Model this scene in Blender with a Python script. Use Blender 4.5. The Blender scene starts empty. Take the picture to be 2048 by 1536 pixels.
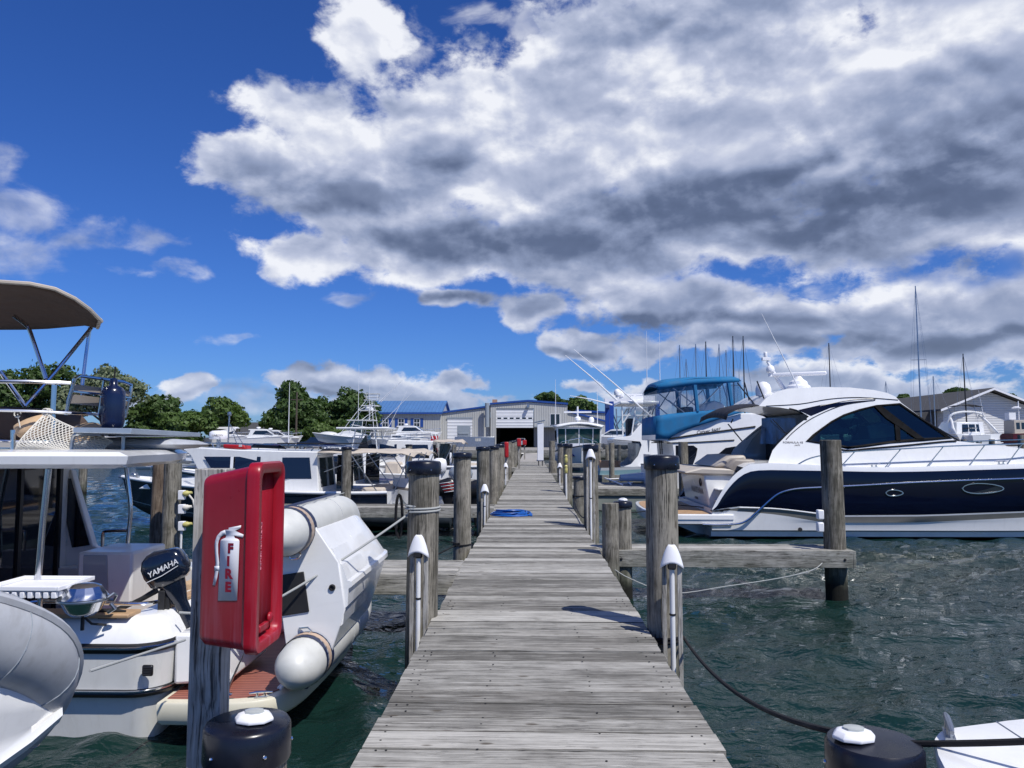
import bpy, bmesh, math, random
import numpy as np
from mathutils import Vector, Matrix
random.seed(7)
R = math.radians
SC = bpy.context.scene
COL = SC.collection

# ---------------------------------------------------------------- camera
CAM = Vector((0, 0, 2.25)); FPX = 1538.0
PITCH = R(4.24); YAW = R(1.41)
cd = bpy.data.cameras.new('camera'); cam = bpy.data.objects.new('camera', cd); COL.objects.link(cam)
cam.location = CAM; cam.rotation_euler = (R(90) + PITCH, 0, YAW)
cd.sensor_width = 36; cd.lens = 36 * FPX / 2048; cd.clip_start = .05; cd.clip_end = 8000
SC.camera = cam
_f = Vector((-math.sin(YAW)*math.cos(PITCH), math.cos(YAW)*math.cos(PITCH), math.sin(PITCH)))
_r = Vector((math.cos(YAW), math.sin(YAW), 0)); _u = _r.cross(_f)
def ray(px, py): return _f*FPX + _r*(px-1024) - _u*(py-768)
def P(px, py, Y):
    d = ray(px, py); return CAM + d*(Y/d.y)
def G(px, py, z):
    d = ray(px, py); return CAM + d*((z-CAM.z)/d.z)
def azel(px, py):
    d = ray(px, py).normalized(); return math.atan2(d.x, d.y), math.asin(d.z)

# ---------------------------------------------------------------- light
SUN_EL = R(55); SUN_AZ = R(137)
sv = Vector((math.sin(SUN_AZ)*math.cos(SUN_EL), math.cos(SUN_AZ)*math.cos(SUN_EL), math.sin(SUN_EL)))
sl = bpy.data.lights.new('sun', 'SUN'); sl.energy = 4.6; sl.angle = R(.53); sl.color = (1, .965, .9)
so = bpy.data.objects.new('sun', sl); COL.objects.link(so); so.rotation_euler = sv.to_track_quat('Z', 'Y').to_euler()
SC.view_settings.view_transform = 'Standard'; SC.view_settings.look = 'None'
SC.view_settings.exposure = 0.0; SC.view_settings.gamma = 1; SC.view_settings.use_curve_mapping = False

class NT:
    def __init__(s, tree): s.t = tree
    def n(s, typ, **kw):
        nd = s.t.nodes.new(typ)
        for k, v in kw.items(): setattr(nd, k, v)
        return nd
    def put(s, sock, v):
        if isinstance(v, bpy.types.NodeSocket): s.t.links.new(v, sock)
        elif v is not None: sock.default_value = v
    def m(s, op, a, b=None, c=None, clamp=False):
        nd = s.n('ShaderNodeMath', operation=op, use_clamp=clamp)
        for i, v in enumerate((a, b, c)):
            if v is not None: s.put(nd.inputs[i], v)
        return nd.outputs[0]
    def v(s, op, a, b=None, out=0):
        nd = s.n('ShaderNodeVectorMath', operation=op)
        s.put(nd.inputs[0], a)
        if b is not None:
            if op == 'SCALE': s.put(nd.inputs['Scale'], b)
            else: s.put(nd.inputs[1], b)
        return nd.outputs[out]
    def noise(s, vec, scale, detail=3, rough=.5, out=0, dist=0, lac=2):
        nd = s.n('ShaderNodeTexNoise'); s.put(nd.inputs['Vector'], vec)
        for k, v in (('Scale', scale), ('Detail', detail), ('Roughness', rough), ('Distortion', dist), ('Lacunarity', lac)): nd.inputs[k].default_value = v
        return nd.outputs[out]
    def mr(s, v, a, b, c=0., d=1., smooth=False):
        nd = s.n('ShaderNodeMapRange'); nd.interpolation_type = 'SMOOTHSTEP' if smooth else 'LINEAR'
        for i, x in enumerate((v, a, b, c, d)): s.put(nd.inputs[i], x)
        return nd.outputs[0]
    def mix(s, f, a, b, mode='MIX'):
        nd = s.n('ShaderNodeMix', data_type='RGBA', blend_type=mode)
        s.put(nd.inputs[0], f); s.put(nd.inputs[6], rgba(a)); s.put(nd.inputs[7], rgba(b)); return nd.outputs[2]
    def ramp(s, f, stops):
        nd = s.n('ShaderNodeValToRGB'); cr = nd.color_ramp
        while len(cr.elements) < len(stops): cr.elements.new(.5)
        for e, (p, c) in zip(cr.elements, stops): e.position = p; e.color = rgba(c)
        s.put(nd.inputs[0], f); return nd.outputs[0]
    def comb(s, x, y, z):
        nd = s.n('ShaderNodeCombineXYZ')
        for i, v in enumerate((x, y, z)): s.put(nd.inputs[i], v)
        return nd.outputs[0]
    def sep(s, v):
        nd = s.n('ShaderNodeSeparateXYZ'); s.put(nd.inputs[0], v); return nd.outputs
def rgba(c):
    if isinstance(c, bpy.types.NodeSocket): return c
    if isinstance(c, (int, float)): return (c, c, c, 1)
    return tuple(c) if len(c) == 4 else (*c, 1)

W = bpy.data.worlds.new('World'); SC.world = W; W.use_nodes = True
W.node_tree.nodes.clear(); w = NT(W.node_tree)
sky = w.n('ShaderNodeTexSky', sky_type='NISHITA'); sky.sun_disc = False
sky.sun_elevation = SUN_EL; sky.sun_rotation = SUN_AZ; sky.altitude = 0; sky.air_density = 1.0; sky.dust_density = .3; sky.ozone_density = 3.0
tc = w.n('ShaderNodeTexCoord'); dx, dy, dz = w.sep(tc.outputs['Generated'])
az = w.m('ARCTAN2', dx, dy); el = w.m('ARCSINE', dz)
q = w.comb(az, el, 0.)
warpc = w.v('SUBTRACT', w.noise(q, 5.5, 4, .55, out=1), (.5, .5, .5))
warp = w.v('MULTIPLY', warpc, (.16, .10, 0.))
qe = w.v('ADD', q, warp)
qn = w.v('MULTIPLY', q, (1., 1.55, 1.))
def blobs(lst, k=.35, pos=None):
    cur = None
    for (px, py, rx, ry) in lst:
        a, e = azel(px, py)
        v = w.v('MULTIPLY', w.v('SUBTRACT', pos or qe, (a, e, 0)), (FPX/rx, FPX/ry, 0))
        d = w.v('LENGTH', v, out=1)
        if cur is None: cur = d
        else:
            nd = w.n('ShaderNodeMath', operation='SMOOTH_MIN'); w.put(nd.inputs[0], cur); w.put(nd.inputs[1], d); nd.inputs[2].default_value = k; cur = nd.outputs[0]
    return cur
CLOUDS = [(1090, 330, 260, 160), (1900, 20, 300, 200), (520, 330, 120, 90), (680, 280, 190, 110), (560, 215, 110, 50), (850, 300, 200, 150), (700, 400, 210, 80),
 (600, 520, 110, 50), (850, 500, 260, 95), (1150, 480, 330, 130), (1150, 180, 300, 190), (1500, 280, 500, 300), (1500, -60, 420, 250), (2100, 100, 500, 520),
 (2000, 420, 420, 120), (740, 75, 95, 95), (900, 610, 80, 22), (1560, 470, 320, 60), (2050, 530, 60, 50),
 (1070, 625, 90, 36), (1350, 620, 230, 68), (1600, 640, 260, 62), (1950, 620, 260, 70), (1180, 690, 110, 32), (1500, 680, 200, 30), (1950, 670, 200, 40),
 (1650, 765, 170, 50), (1165, 773, 60, 24), (1300, 785, 120, 36), (1880, 775, 110, 30), (1180, 560, 150, 46), (1320, 610, 180, 44), (1760, 625, 230, 36),(1850, 690, 260, 30), (1300, 690, 140, 34),
 (700, 762, 210, 42), (830, 795, 190, 24), (410, 768, 60, 30), (330, 790, 120, 16), (930, 770, 50, 18),
]
FAINT = [(-10, 310, 60, 50), (40, 390, 110, 50), (20, 490, 120, 60), (230, 480, 110, 36), (300, 545, 90, 22), (370, 560, 50, 18), (950, 10, 90, 30), (465, 675, 60, 16), (840, 60, 60, 60), (1050, 30, 60, 50), (700, 600, 60, 14),(1650, 570, 60, 30), (480, 805, 300, 40), (1150, 820, 300, 24), (850, 830, 250, 20), (1900, 790, 200, 30)]
DARK = [(640, 405, 230, 50), (840, 330, 110, 34), (900, 500, 260, 52), (1120, 480, 200, 36), (1400, 410, 200, 50), (1750, 420, 260, 46), (1950, 330, 160, 60), (1560, 330, 120, 30),
 (1320, 648, 200, 12), (1700, 676, 200, 11), (1980, 668, 160, 12), (1120, 702, 90, 7), (1640, 802, 150, 10), (800, 812, 150, 8), (600, 782, 130, 7), (900, 606, 150, 10)]
BRIGHT = [(540, 250, 150, 50), (740, 285, 230, 55), (1010, 350, 110, 60), (1240, 285, 180, 40), (1500, 300, 110, 30), (1690, 320, 60, 24), (1700, 130, 200, 40), (1950, 60, 120, 50), (1130, 240, 100, 60), (740, 60, 90, 60), (420, 360, 60, 40), (1330, 130, 120, 40), (1000, 130, 120, 50), (620, 545, 90, 30), (850, 560, 160, 26), (1480, 570, 260, 22), (1780, 590, 200, 20), (1000, 220, 90, 60), (1630, 735, 140, 14), (700, 748, 150, 12), (410, 760, 60, 14), (1180, 270, 90, 40)]
dC = blobs(CLOUDS); dD = blobs(DARK, .5); dB = blobs(BRIGHT, .5)
n1 = w.noise(qn, 7.5, 12, .56, dist=.12)
n2 = w.noise(w.v('ADD', qn, (3.1, 1.7, .4)), 22., 9, .62, dist=.2)
backw = w.mr(w.m('ABSOLUTE', az), .85, 1.15, smooth=True)
gen = w.mr(w.noise(w.v('ADD', qn, (5, 5, 2)), 2.2, 2, .5), .35, .65, -1.0, .25)
env = w.m('SUBTRACT', 1.0, dC)
envm = w.m('ADD', w.m('MULTIPLY', env, w.m('SUBTRACT', 1., backw)), w.m('MULTIPLY', gen, backw))
envm = w.m('MINIMUM', envm, 1.0)
F = w.m('ADD', envm, w.m('ADD', w.m('MULTIPLY', w.m('SUBTRACT', n1, .5), 1.7), w.m('MULTIPLY', w.m('SUBTRACT', n2, .5), w.mr(el, .05, .2, 1.9, .95))))
alpha = w.mr(F, -.02, .34, smooth=True)
dF = blobs(FAINT, .25)
gap = w.mr(blobs([(1500, 556, 190, 24), (1760, 552, 240, 24), (1960, 548, 110, 30), (1360, 566, 60, 14)], .4), 1.25, .3, 0., .95, smooth=True)
alpha = w.m('MULTIPLY', alpha, w.m('SUBTRACT', 1., w.m('MULTIPLY', gap, w.mr(n2, .62, .42, .2, 1.), clamp=True)))
nf = w.noise(w.v('ADD', qn, (9, 2, 5)), 11., 10, .62, dist=.3)
FF = w.m('ADD', w.m('MINIMUM', w.m('SUBTRACT', 1., dF), .5), w.m('MULTIPLY', w.m('SUBTRACT', nf, .5), 2.6))
alf = w.m('MULTIPLY', w.m('MULTIPLY', w.mr(FF, .05, .85, smooth=True), .62), w.m('SUBTRACT', 1., backw))
alpha = w.m('MAXIMUM', alpha, alf)
# self shadowing of the cloud: same noise sampled a little further towards the sun
ns = w.noise(qn, 8.5, 6, .48, dist=.15)
nso = w.noise(w.v('ADD', qn, (.006, .020, 0.)), 8.5, 6, .48, dist=.15)
emb = w.m('MULTIPLY', w.m('SUBTRACT', ns, nso), w.mr(F, .2, 1.1, 2.2, .62))
nb = w.noise(w.v('ADD', w.v('MULTIPLY', qe, (1., 1.9, 1.)), (7.7, 2.2, 1.)), 3.4, 4, .42)
nbs = w.m('MULTIPLY', w.m('SUBTRACT', nb, .5), .6)
nwob = w.m('MULTIPLY', w.m('SUBTRACT', ns, .5), .85)
dk = w.mr(w.m('SUBTRACT', dD, nwob), 1.8, .3, 0., .31, smooth=True)
br = w.mr(w.m('SUBTRACT', dB, nwob), 1.7, .3, 0., .25, smooth=True)
rim = w.mr(F, .15, 1.0, .22, 0., smooth=True)
S = w.m('SUBTRACT', w.m('ADD', w.m('ADD', w.m('ADD', .535, emb), nbs), w.m('ADD', br, rim)), dk)
ccol = w.ramp(S, [(0., (.08, .11, .19)), (.25, (.125, .165, .275)), (.5, (.285, .345, .51)), (.75, (.52, .57, .73)), (1., (.90, .92, .98))])
# thin low clouds are seen through air
hz = w.mr(el, 0., .16, .35, 0.)
ccol = w.mix(hz, ccol, (.50, .60, .80))
skyc = w.n('ShaderNodeHueSaturation'); skyc.inputs['Saturation'].default_value = 1.12; w.put(skyc.inputs['Color'], sky.outputs[0])
skyg = w.mix(1., skyc.outputs[0], (.33, .56, 1.08), 'MULTIPLY')
cl10 = w.v('SCALE', ccol, 10.)
tot = w.mix(w.m('MULTIPLY', alpha, .97), skyg, cl10)
bg = w.n('ShaderNodeBackground'); w.put(bg.inputs[0], tot); bg.inputs[1].default_value = .1
wo = w.n('ShaderNodeOutputWorld'); w.t.links.new(bg.outputs[0], wo.inputs[0])
W.cycles.sampling_method = 'MANUAL'; W.cycles.sample_map_resolution = 512
# ---------------------------------------------------------------- mesh library
class MB:
    def __init__(s): s.v = []; s.f = []; s.mi = []
    def add(s, vs, fs, m=0):
        o = len(s.v); s.v += [tuple(v) for v in vs]
        s.f += [tuple(i+o for i in f) for f in fs]
        s.mi += (m if isinstance(m, list) else [m]*len(fs)); return s
    def box(s, c, d, m=0, rot=None):
        hx, hy, hz = d[0]/2, d[1]/2, d[2]/2
        vs = [Vector((x, y, z)) for x in (-hx, hx) for y in (-hy, hy) for z in (-hz, hz)]
        if rot: vs = [rot @ v for v in vs]
        vs = [v + Vector(c) for v in vs]
        return s.add(vs, [(0,1,3,2),(4,6,7,5),(0,4,5,1),(2,3,7,6),(0,2,6,4),(1,5,7,3)], m)
    def bx(s, x0, x1, y0, y1, z0, z1, m=0): return s.box(((x0+x1)/2, (y0+y1)/2, (z0+z1)/2), (x1-x0, y1-y0, z1-z0), m)
    def tube(s, pts, r, n=8, m=0, cap=True, closed=False):
        pts = [Vector(p) for p in pts]; N = len(pts)
        rs = r if isinstance(r, (list, tuple)) else [r]*N
        vs = []; up = None
        for i, p in enumerate(pts):
            if closed: t = pts[(i+1) % N] - pts[i-1]
            else: t = pts[min(i+1, N-1)] - pts[max(i-1, 0)]
            if t.length < 1e-9: t = Vector((0, 0, 1))
            t.normalize()
            if up is None: up = Vector((0, 0, 1)) if abs(t.z) < .9 else Vector((1, 0, 0))
            a = up - t*up.dot(t)
            if a.length < 1e-6: a = t.orthogonal()
            a.normalize(); up = a; b = t.cross(a)
            for k in range(n):
                an = 2*math.pi*k/n
                vs.append(p + (a*math.cos(an) + b*math.sin(an))*rs[i])
        fs = []
        for i in range(N if closed else N-1):
            j = (i+1) % N
            for k in range(n): fs.append((i*n+k, i*n+(k+1) % n, j*n+(k+1) % n, j*n+k))
        if cap and not closed: fs.append(tuple(range(n-1, -1, -1))); fs.append(tuple((N-1)*n+k for k in range(n)))
        return s.add(vs, fs, m)
    def lathe(s, prof, c=(0, 0, 0), n=20, m=0, rot=None, cap=True, ms=None):
        vs = []; c = Vector(c)
        for r_, z in prof:
            for k in range(n):
                a = 2*math.pi*k/n; v = Vector((r_*math.cos(a), r_*math.sin(a), z))
                if rot: v = rot @ v
                vs.append(v+c)
        fs = []; mm = []
        for i in range(len(prof)-1):
            for k in range(n): fs.append((i*n+k, i*n+(k+1) % n, (i+1)*n+(k+1) % n, (i+1)*n+k)); mm.append(ms[i] if ms else m)
        if cap:
            fs.append(tuple(range(n-1, -1, -1))); mm.append(ms[0] if ms else m)
            fs.append(tuple((len(prof)-1)*n+k for k in range(n))); mm.append(ms[-1] if ms else m)
        return s.add(vs, fs, mm)
    def prism(s, poly, off, m=0, mside=None):      # poly: list of 3D points, extruded by vector off
        n = len(poly); off = Vector(off); a = [Vector(p) for p in poly]; b = [p+off for p in a]
        fs = [tuple(range(n-1, -1, -1)), tuple(range(n, 2*n))] + [(i, (i+1) % n, n+(i+1) % n, n+i) for i in range(n)]
        return s.add(a+b, fs, [m, m] + [m if mside is None else mside]*n)
    def loft(s, secs, m=0, closed=False, cap=False, rowm=None):
        n = len(secs[0]); vs = [p for sec in secs for p in sec]; fs = []; mm = []
        for i in range(len(secs)-1):
            for k in range(n if closed else n-1):
                fs.append((i*n+k, (i+1)*n+k, (i+1)*n+(k+1) % n, i*n+(k+1) % n)); mm.append(rowm[k] if rowm else m)
        if cap: fs.append(tuple(range(n))); mm.append(m); fs.append(tuple((len(secs)-1)*n+k for k in range(n-1, -1, -1))); mm.append(m)
        return s.add(vs, fs, mm)
    def ell(s, c, r, n=14, k=8, m=0, z0=-1., rot=None):
        prof = []
        for i in range(k+1):
            a = math.asin(max(-1, z0)) + (math.pi/2-math.asin(max(-1, z0)))*i/k
            prof.append((max(math.cos(a), 1e-4), math.sin(a)))
        o = len(s.v); s.lathe(prof, n=n, m=m)
        for i in range(o, len(s.v)):
            v = Vector(s.v[i]); v = Vector((v.x*r[0], v.y*r[1], v.z*r[2]))
            if rot: v = rot @ v
            s.v[i] = tuple(v + Vector(c))
        return s
    def shift(s, d): s.v = [(x+d[0], y+d[1], z+d[2]) for x, y, z in s.v]; return s
    def xf(s, M): s.v = [tuple(M @ Vector(v)) for v in s.v]; return s
    def build(s, name, mats, parent=None, smooth=40, bevel=0, solid=0, sub=0, wire=0):
        me = bpy.data.meshes.new(name); me.from_pydata(s.v, [], s.f)
        if not isinstance(mats, (list, tuple)): mats = [mats]
        for m_ in mats: me.materials.append(m_)
        me.polygons.foreach_set('material_index', s.mi)
        bmm = bmesh.new(); bmm.from_mesh(me); bmesh.ops.recalc_face_normals(bmm, faces=bmm.faces); bmm.to_mesh(me); bmm.free()
        me.polygons.foreach_set('use_smooth', [True]*len(me.polygons)); me.set_sharp_from_angle(angle=R(smooth))
        me.validate(); me.update()
        o = bpy.data.objects.new(name, me); COL.objects.link(o)
        if parent is not None: o.parent = parent
        if solid: md = o.modifiers.new('solid', 'SOLIDIFY'); md.thickness = solid; md.offset = 0
        if wire: md = o.modifiers.new('wire', 'WIREFRAME'); md.thickness = wire
        if bevel: md = o.modifiers.new('bevel', 'BEVEL'); md.width = bevel; md.segments = 2; md.limit_method = 'ANGLE'; md.angle_limit = R(35)
        if sub: md = o.modifiers.new('sub', 'SUBSURF'); md.levels = sub; md.render_levels = sub
        return o
def split(mb, name, mats, parent, gap=0, **k):
    '''build each loose piece of mb as a part of its own (same name)'''
    n = len(mb.v); par = list(range(n))
    def fd(i):
        while par[i] != i: par[i] = par[par[i]]; i = par[i]
        return i
    for f in mb.f:
        for j in f[1:]: par[fd(j)] = fd(f[0])
    g = {}
    for fi, f in enumerate(mb.f): g.setdefault(fd(f[0]), []).append(fi)
    out = []
    for fl in g.values():
        c = MB(); mp = {}
        for fi in fl:
            nf = []
            for i in mb.f[fi]:
                if i not in mp: mp[i] = len(c.v); c.v.append(mb.v[i])
                nf.append(mp[i])
            c.f.append(tuple(nf)); c.mi.append(mb.mi[fi])
        out.append(c.build(name, mats, parent, **k))
    return out
def thing(name, label, cat, loc=(0, 0, 0), rz=0, group=None, s=1):
    o = bpy.data.objects.new(name, None); COL.objects.link(o); o.location = loc; o.rotation_euler = (0, 0, rz); o.scale = (s, s, s)
    o.empty_display_size = .1
    o['label'] = label; o['category'] = cat
    if group: o['group'] = group
    return o
def tag(o, label=None, cat=None, group=None, kind=None):
    if label: o['label'] = label
    if cat: o['category'] = cat
    if group: o['group'] = group
    if kind: o['kind'] = kind
    return o
def kids(o): return [c for c in COL.objects if c.parent == o]
def copy_tree(o, parent=None, loc=None, rz=None, label=None, group=None, s=None):
    c = o.copy(); COL.objects.link(c); c.parent = parent
    if loc is not None: c.location = loc
    if rz is not None: c.rotation_euler = (0, 0, rz)
    if s is not None: c.scale = s if isinstance(s, (tuple, list)) else (s, s, s)
    if label: c['label'] = label
    if group: c['group'] = group
    for k in kids(o): copy_tree(k, c)
    return c
def textmb(txt, size, m, name='lettering', parent=None, M=None, extr=.001, shear=0, bold=0, sx=1, label=None):
    cu = bpy.data.curves.new(name, 'FONT'); cu.body = txt; cu.size = size; cu.extrude = extr; cu.align_x = 'CENTER'; cu.align_y = 'CENTER'; cu.shear = shear; cu.offset = bold
    o = bpy.data.objects.new('tmp', cu); COL.objects.link(o)
    dg = bpy.context.evaluated_depsgraph_get(); dg.update()
    me = bpy.data.meshes.new_from_object(o.evaluated_get(dg)); me.name = name
    bpy.data.objects.remove(o)
    me.transform((M or Matrix()) @ Matrix.Diagonal((sx, 1, 1, 1)))
    me.materials.clear(); me.materials.append(m)
    ob = bpy.data.objects.new(name, me); COL.objects.link(ob)
    if parent is not None: ob.parent = parent
    if label: ob['label'] = label
    return ob
def frame(o, x, y):       # matrix: local x axis along x, y axis along y, origin o
    x = Vector(x).normalized(); y = Vector(y); z = x.cross(y).normalized(); y = z.cross(x)
    return Matrix(((x.x, y.x, z.x, o[0]), (x.y, y.y, z.y, o[1]), (x.z, y.z, z.z, o[2]), (0, 0, 0, 1)))
def lerp(a, b, t): return a + (b-a)*t
def arc(c, r, a0, a1, n, ax=(1, 0, 0), ay=(0, 0, 1)):
    c = Vector(c); ax = Vector(ax); ay = Vector(ay)
    return [c + ax*(r*math.cos(lerp(a0, a1, i/n))) + ay*(r*math.sin(lerp(a0, a1, i/n))) for i in range(n+1)]
def smoothpath(pts, k=6):        # Catmull-Rom
    pts = [Vector(p) for p in pts]; out = []
    for i in range(len(pts)-1):
        p0 = pts[max(i-1, 0)]; p1 = pts[i]; p2 = pts[i+1]; p3 = pts[min(i+2, len(pts)-1)]
        for j in range(k):
            t = j/k; out.append(.5*((2*p1) + (p2-p0)*t + (2*p0-5*p1+4*p2-p3)*t*t + (3*p1-p0-3*p2+p3)*t**3))
    return out + [pts[-1]]
def sag(a, b, d, n=14):
    a = Vector(a); b = Vector(b); return [a.lerp(b, i/n) - Vector((0, 0, d*4*(i/n)*(1-i/n))) for i in range(n+1)]

# ---------------------------------------------------------------- materials
def newmat(name):
    m = bpy.data.materials.new(name); m.use_nodes = True; t = NT(m.node_tree)
    b = m.node_tree.nodes['Principled BSDF']; return m, t, b
def coords(t, mode='Object'): return t.n('ShaderNodeTexCoord').outputs[mode]
def bump(t, b, h, strength=.3, dist=.01):
    nd = t.n('ShaderNodeBump'); nd.inputs['Strength'].default_value = strength; nd.inputs['Distance'].default_value = dist
    t.put(nd.inputs['Height'], h); t.t.links.new(nd.outputs[0], b.inputs['Normal'])
def paint(name, c, rough=.3, metal=0, spec=.5, coat=0, var=.06, vs=3., dirt=0, bumpv=0, bs=30, noz=False):
    m, t, b = newmat(name); co = coords(t)
    n = t.noise(co, vs, 5, .6); f = t.mr(n, .3, .7, 1-var, 1+var)
    col = t.v('SCALE', t.mix(0., c, c), f)
    if dirt:
        d = t.noise(t.v('MULTIPLY', co, (9., 9., 1.2)), 1.6, 6, .65)
        col = t.mix(t.mr(d, .52, .8, 0, dirt), col, (.16, .14, .11))
    t.put(b.inputs['Base Color'], col)
    b.inputs['Roughness'].default_value = rough
    if not metal: t.put(b.inputs['Roughness'], t.mr(n, .3, .7, max(rough*.8, .02), rough*1.25))
    b.inputs['Metallic'].default_value = metal; b.inputs['Specular IOR Level'].default_value = spec; b.inputs['Coat Weight'].default_value = coat; b.inputs['Coat Roughness'].default_value = .05
    if bumpv: bump(t, b, t.noise(co, bs, 4, .6), bumpv, .004)
    return m
def wood(name, axis, light, dark, tint=None, algae=True, gscale=1., isl=False):
    m, t, b = newmat(name)
    co = coords(t)
    rnd = t.n('ShaderNodeObjectInfo').outputs['Random']
    if isl: rnd = t.n('ShaderNodeNewGeometry').outputs['Random Per Island']
    off = t.m('MULTIPLY', rnd, 37.3); co2 = t.v('ADD', co, t.comb(off, t.m('MULTIPLY', off, .7), t.m('MULTIPLY', off, 1.3)))
    sc = [75., 75., 75.]; sc[axis] = 2.6
    sc2 = [20., 20., 20.]; sc2[axis] = 1.1
    sc3 = [90., 90., 90.]; sc3[axis] = 3.
    wv = t.v('SUBTRACT', t.noise(co2, 2.3, 2, .5, out=1), (.5, .5, .5)); co3 = t.v('ADD', co2, t.v('SCALE', wv, .045))
    g1 = t.noise(t.v('MULTIPLY', co3, tuple(x*gscale for x in sc)), 1., 5, .62)
    g2 = t.noise(t.v('MULTIPLY', co3, tuple(x*gscale for x in sc2)), 1., 4, .6)
    g3 = t.noise(t.v('MULTIPLY', co3, tuple(x*gscale for x in sc3)), 1., 4, .7)
    blot = t.noise(co2, 3.2, 5, .65)
    v = t.m('ADD', t.m('MULTIPLY', g1, .9), t.m('ADD', t.m('MULTIPLY', g2, .7 if not isl else .55), t.m('MULTIPLY', t.m('SUBTRACT', blot, .5), .45 if isl else .8)))
    v = t.m('ADD', v, t.m('MULTIPLY', t.m('SUBTRACT', rnd, .5), .42 if isl else .12))
    f = t.mr(v, .62, 1.0) if not isl else t.mr(v, .54, 1.0)
    col = t.mix(f, dark, light)
    col = t.mix(t.mr(t.noise(co2, 1.3, 3), .45, .7, 0, .3), col, t.mix(.5, col, tint or (.30, .27, .23)))
    crack = t.mr(g3, *((.33, .41) if isl else (.36, .45)), 0., 1.)           # long thin checks
    col = t.mix(t.mr(crack, 0, 1, .85, 0), col, (.022, .02, .018))
    # knots
    vo = t.n('ShaderNodeTexVoronoi'); ks = [6.5]*3; ks[axis] = 2.6; t.put(vo.inputs['Vector'], t.v('MULTIPLY', co2, tuple(ks))); vo.inputs['Scale'].default_value = 1
    kn = t.mr(vo.outputs['Distance'], .05, .13, 1., 0., smooth=True)
    col = t.mix(t.m('MULTIPLY', kn, .75), col, (.06, .045, .03))
    if algae:
        z = t.sep(t.n('ShaderNodeNewGeometry').outputs['Position'])[2]
        z2 = t.m('ADD', z, t.m('MULTIPLY', t.m('SUBTRACT', t.noise(co, 5., 4), .5), .35))
        col = t.mix(t.mr(z2, .1, .62, .75, 0.), col, (.05, .065, .04))
        col = t.mix(t.mr(z2, .10, .26, 1., 0.), col, (.014, .014, .011))
    t.put(b.inputs['Base Color'], col); b.inputs['Roughness'].default_value = .9; b.inputs['Specular IOR Level'].default_value = .25
    h = t.m('ADD', t.m('MULTIPLY', g1, .6), t.m('ADD', crack, t.m('MULTIPLY', g2, .5))); bump(t, b, h, .55, .006)
    return m
M = {}
M['deck'] = wood('weathered deck wood', 0, (.47, .455, .415), (.115, .11, .098), algae=False, isl=True)
M['beam'] = wood('weathered beam wood', 0, (.40, .385, .35), (.13, .125, .11), tint=(.2, .24, .18))
M['beamy'] = wood('weathered stringer wood', 1, (.36, .345, .32), (.12, .115, .10))
M['pile'] = wood('pile wood', 2, (.31, .285, .24), (.085, .078, .062), tint=(.20, .20, .15))
M['pile2'] = wood('brown pile wood', 2, (.25, .20, .15), (.08, .058, .042), tint=(.2, .12, .08))
M['post'] = wood('grey post wood', 2, (.55, .53, .49), (.24, .225, .20), algae=False)
M['white'] = paint('white gelcoat', (.80, .80, .79), .22, coat=.4, var=.03, dirt=.10)
M['whiteg'] = paint('grey white gelcoat', (.62, .62, .60), .3, coat=.2, var=.04, dirt=.15)
M['cream'] = paint('cream gelcoat', (.70, .66, .52), .35, var=.05, dirt=.12)
M['navy'] = paint('navy gelcoat', (.002, .0028, .012), .07, coat=.12, spec=.32, var=.1)
M['navyhull'] = paint('dark navy hull', (.006, .010, .022), .14, coat=.5, var=.15, dirt=.03)
M['blue'] = paint('bright blue hull', (.008, .03, .22), .15, coat=.6)
M['lightblue'] = paint('pale blue hull', (.34, .55, .58), .18, coat=.5)
M['bottomblue'] = paint('blue bottom paint', (.006, .022, .16), .7, var=.15, vs=6, dirt=.15)
M['greyhull'] = paint('grey hull', (.26, .29, .32), .2, coat=.4)
M['taupe'] = paint('taupe stripe', (.20, .19, .165), .2, coat=.5)
M['black'] = paint('black plastic', (.010, .010, .011), .35, bumpv=.08, bs=60)
M['capblack'] = paint('black pile cap', (.008, .009, .016), .28, var=.3, vs=9, spec=.5)
M['gasket'] = paint('black window gasket', (.003, .003, .004), .7, spec=.15)
M['rubber'] = paint('black rubber', (.015, .015, .016), .6)
M['steel'] = paint('stainless steel', (.62, .63, .65), .16, metal=1, var=.1)
M['dullsteel'] = paint('dull aluminium', (.42, .44, .46), .38, metal=1, var=.15)
M['alu'] = paint('brushed aluminium', (.5, .55, .6), .3, metal=.6, var=.1)
M['galv'] = paint('galvanised strap', (.10, .14, .15), .5, metal=.5, var=.3, vs=20)
M['plastic'] = paint('white plastic', (.80, .80, .82), .4, var=.03)
M['pvc'] = paint('white pvc pipe', (.72, .72, .72), .35, var=.05, vs=8, dirt=.15)
M['glass'] = paint('dark tinted glass', (.006, .008, .014), .03, spec=.9, var=.05)
M['greenglass'] = paint('green tinted glass', (.010, .05, .05), .05, spec=.9, var=.2, vs=1.5)
M['teak'] = paint('teak', (.42, .27, .15), .55, var=.15, vs=9)
M['bimini'] = paint('brown canvas', (.075, .047, .034), .85, var=.12, vs=5, bumpv=.3, bs=14)
M['tan'] = paint('tan canvas', (.52, .36, .22), .85, var=.12, vs=6, bumpv=.4, bs=12)
M['beigecanvas'] = paint('beige canvas', (.48, .42, .35), .85, var=.1, vs=3, bumpv=.3, bs=9)
M['beige'] = paint('beige vinyl', (.46, .41, .35), .5, var=.06, vs=5)
M['beiged'] = paint('taupe vinyl', (.28, .245, .21), .5, var=.06, vs=5)
M['teal'] = paint('teal canvas', (.006, .14, .32), .8, var=.16, vs=2.5, bumpv=.5, bs=5)
M['navycanvas'] = paint('black canvas', (.009, .010, .018), .7, var=.2, vs=5, bumpv=.3, bs=9)
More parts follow.
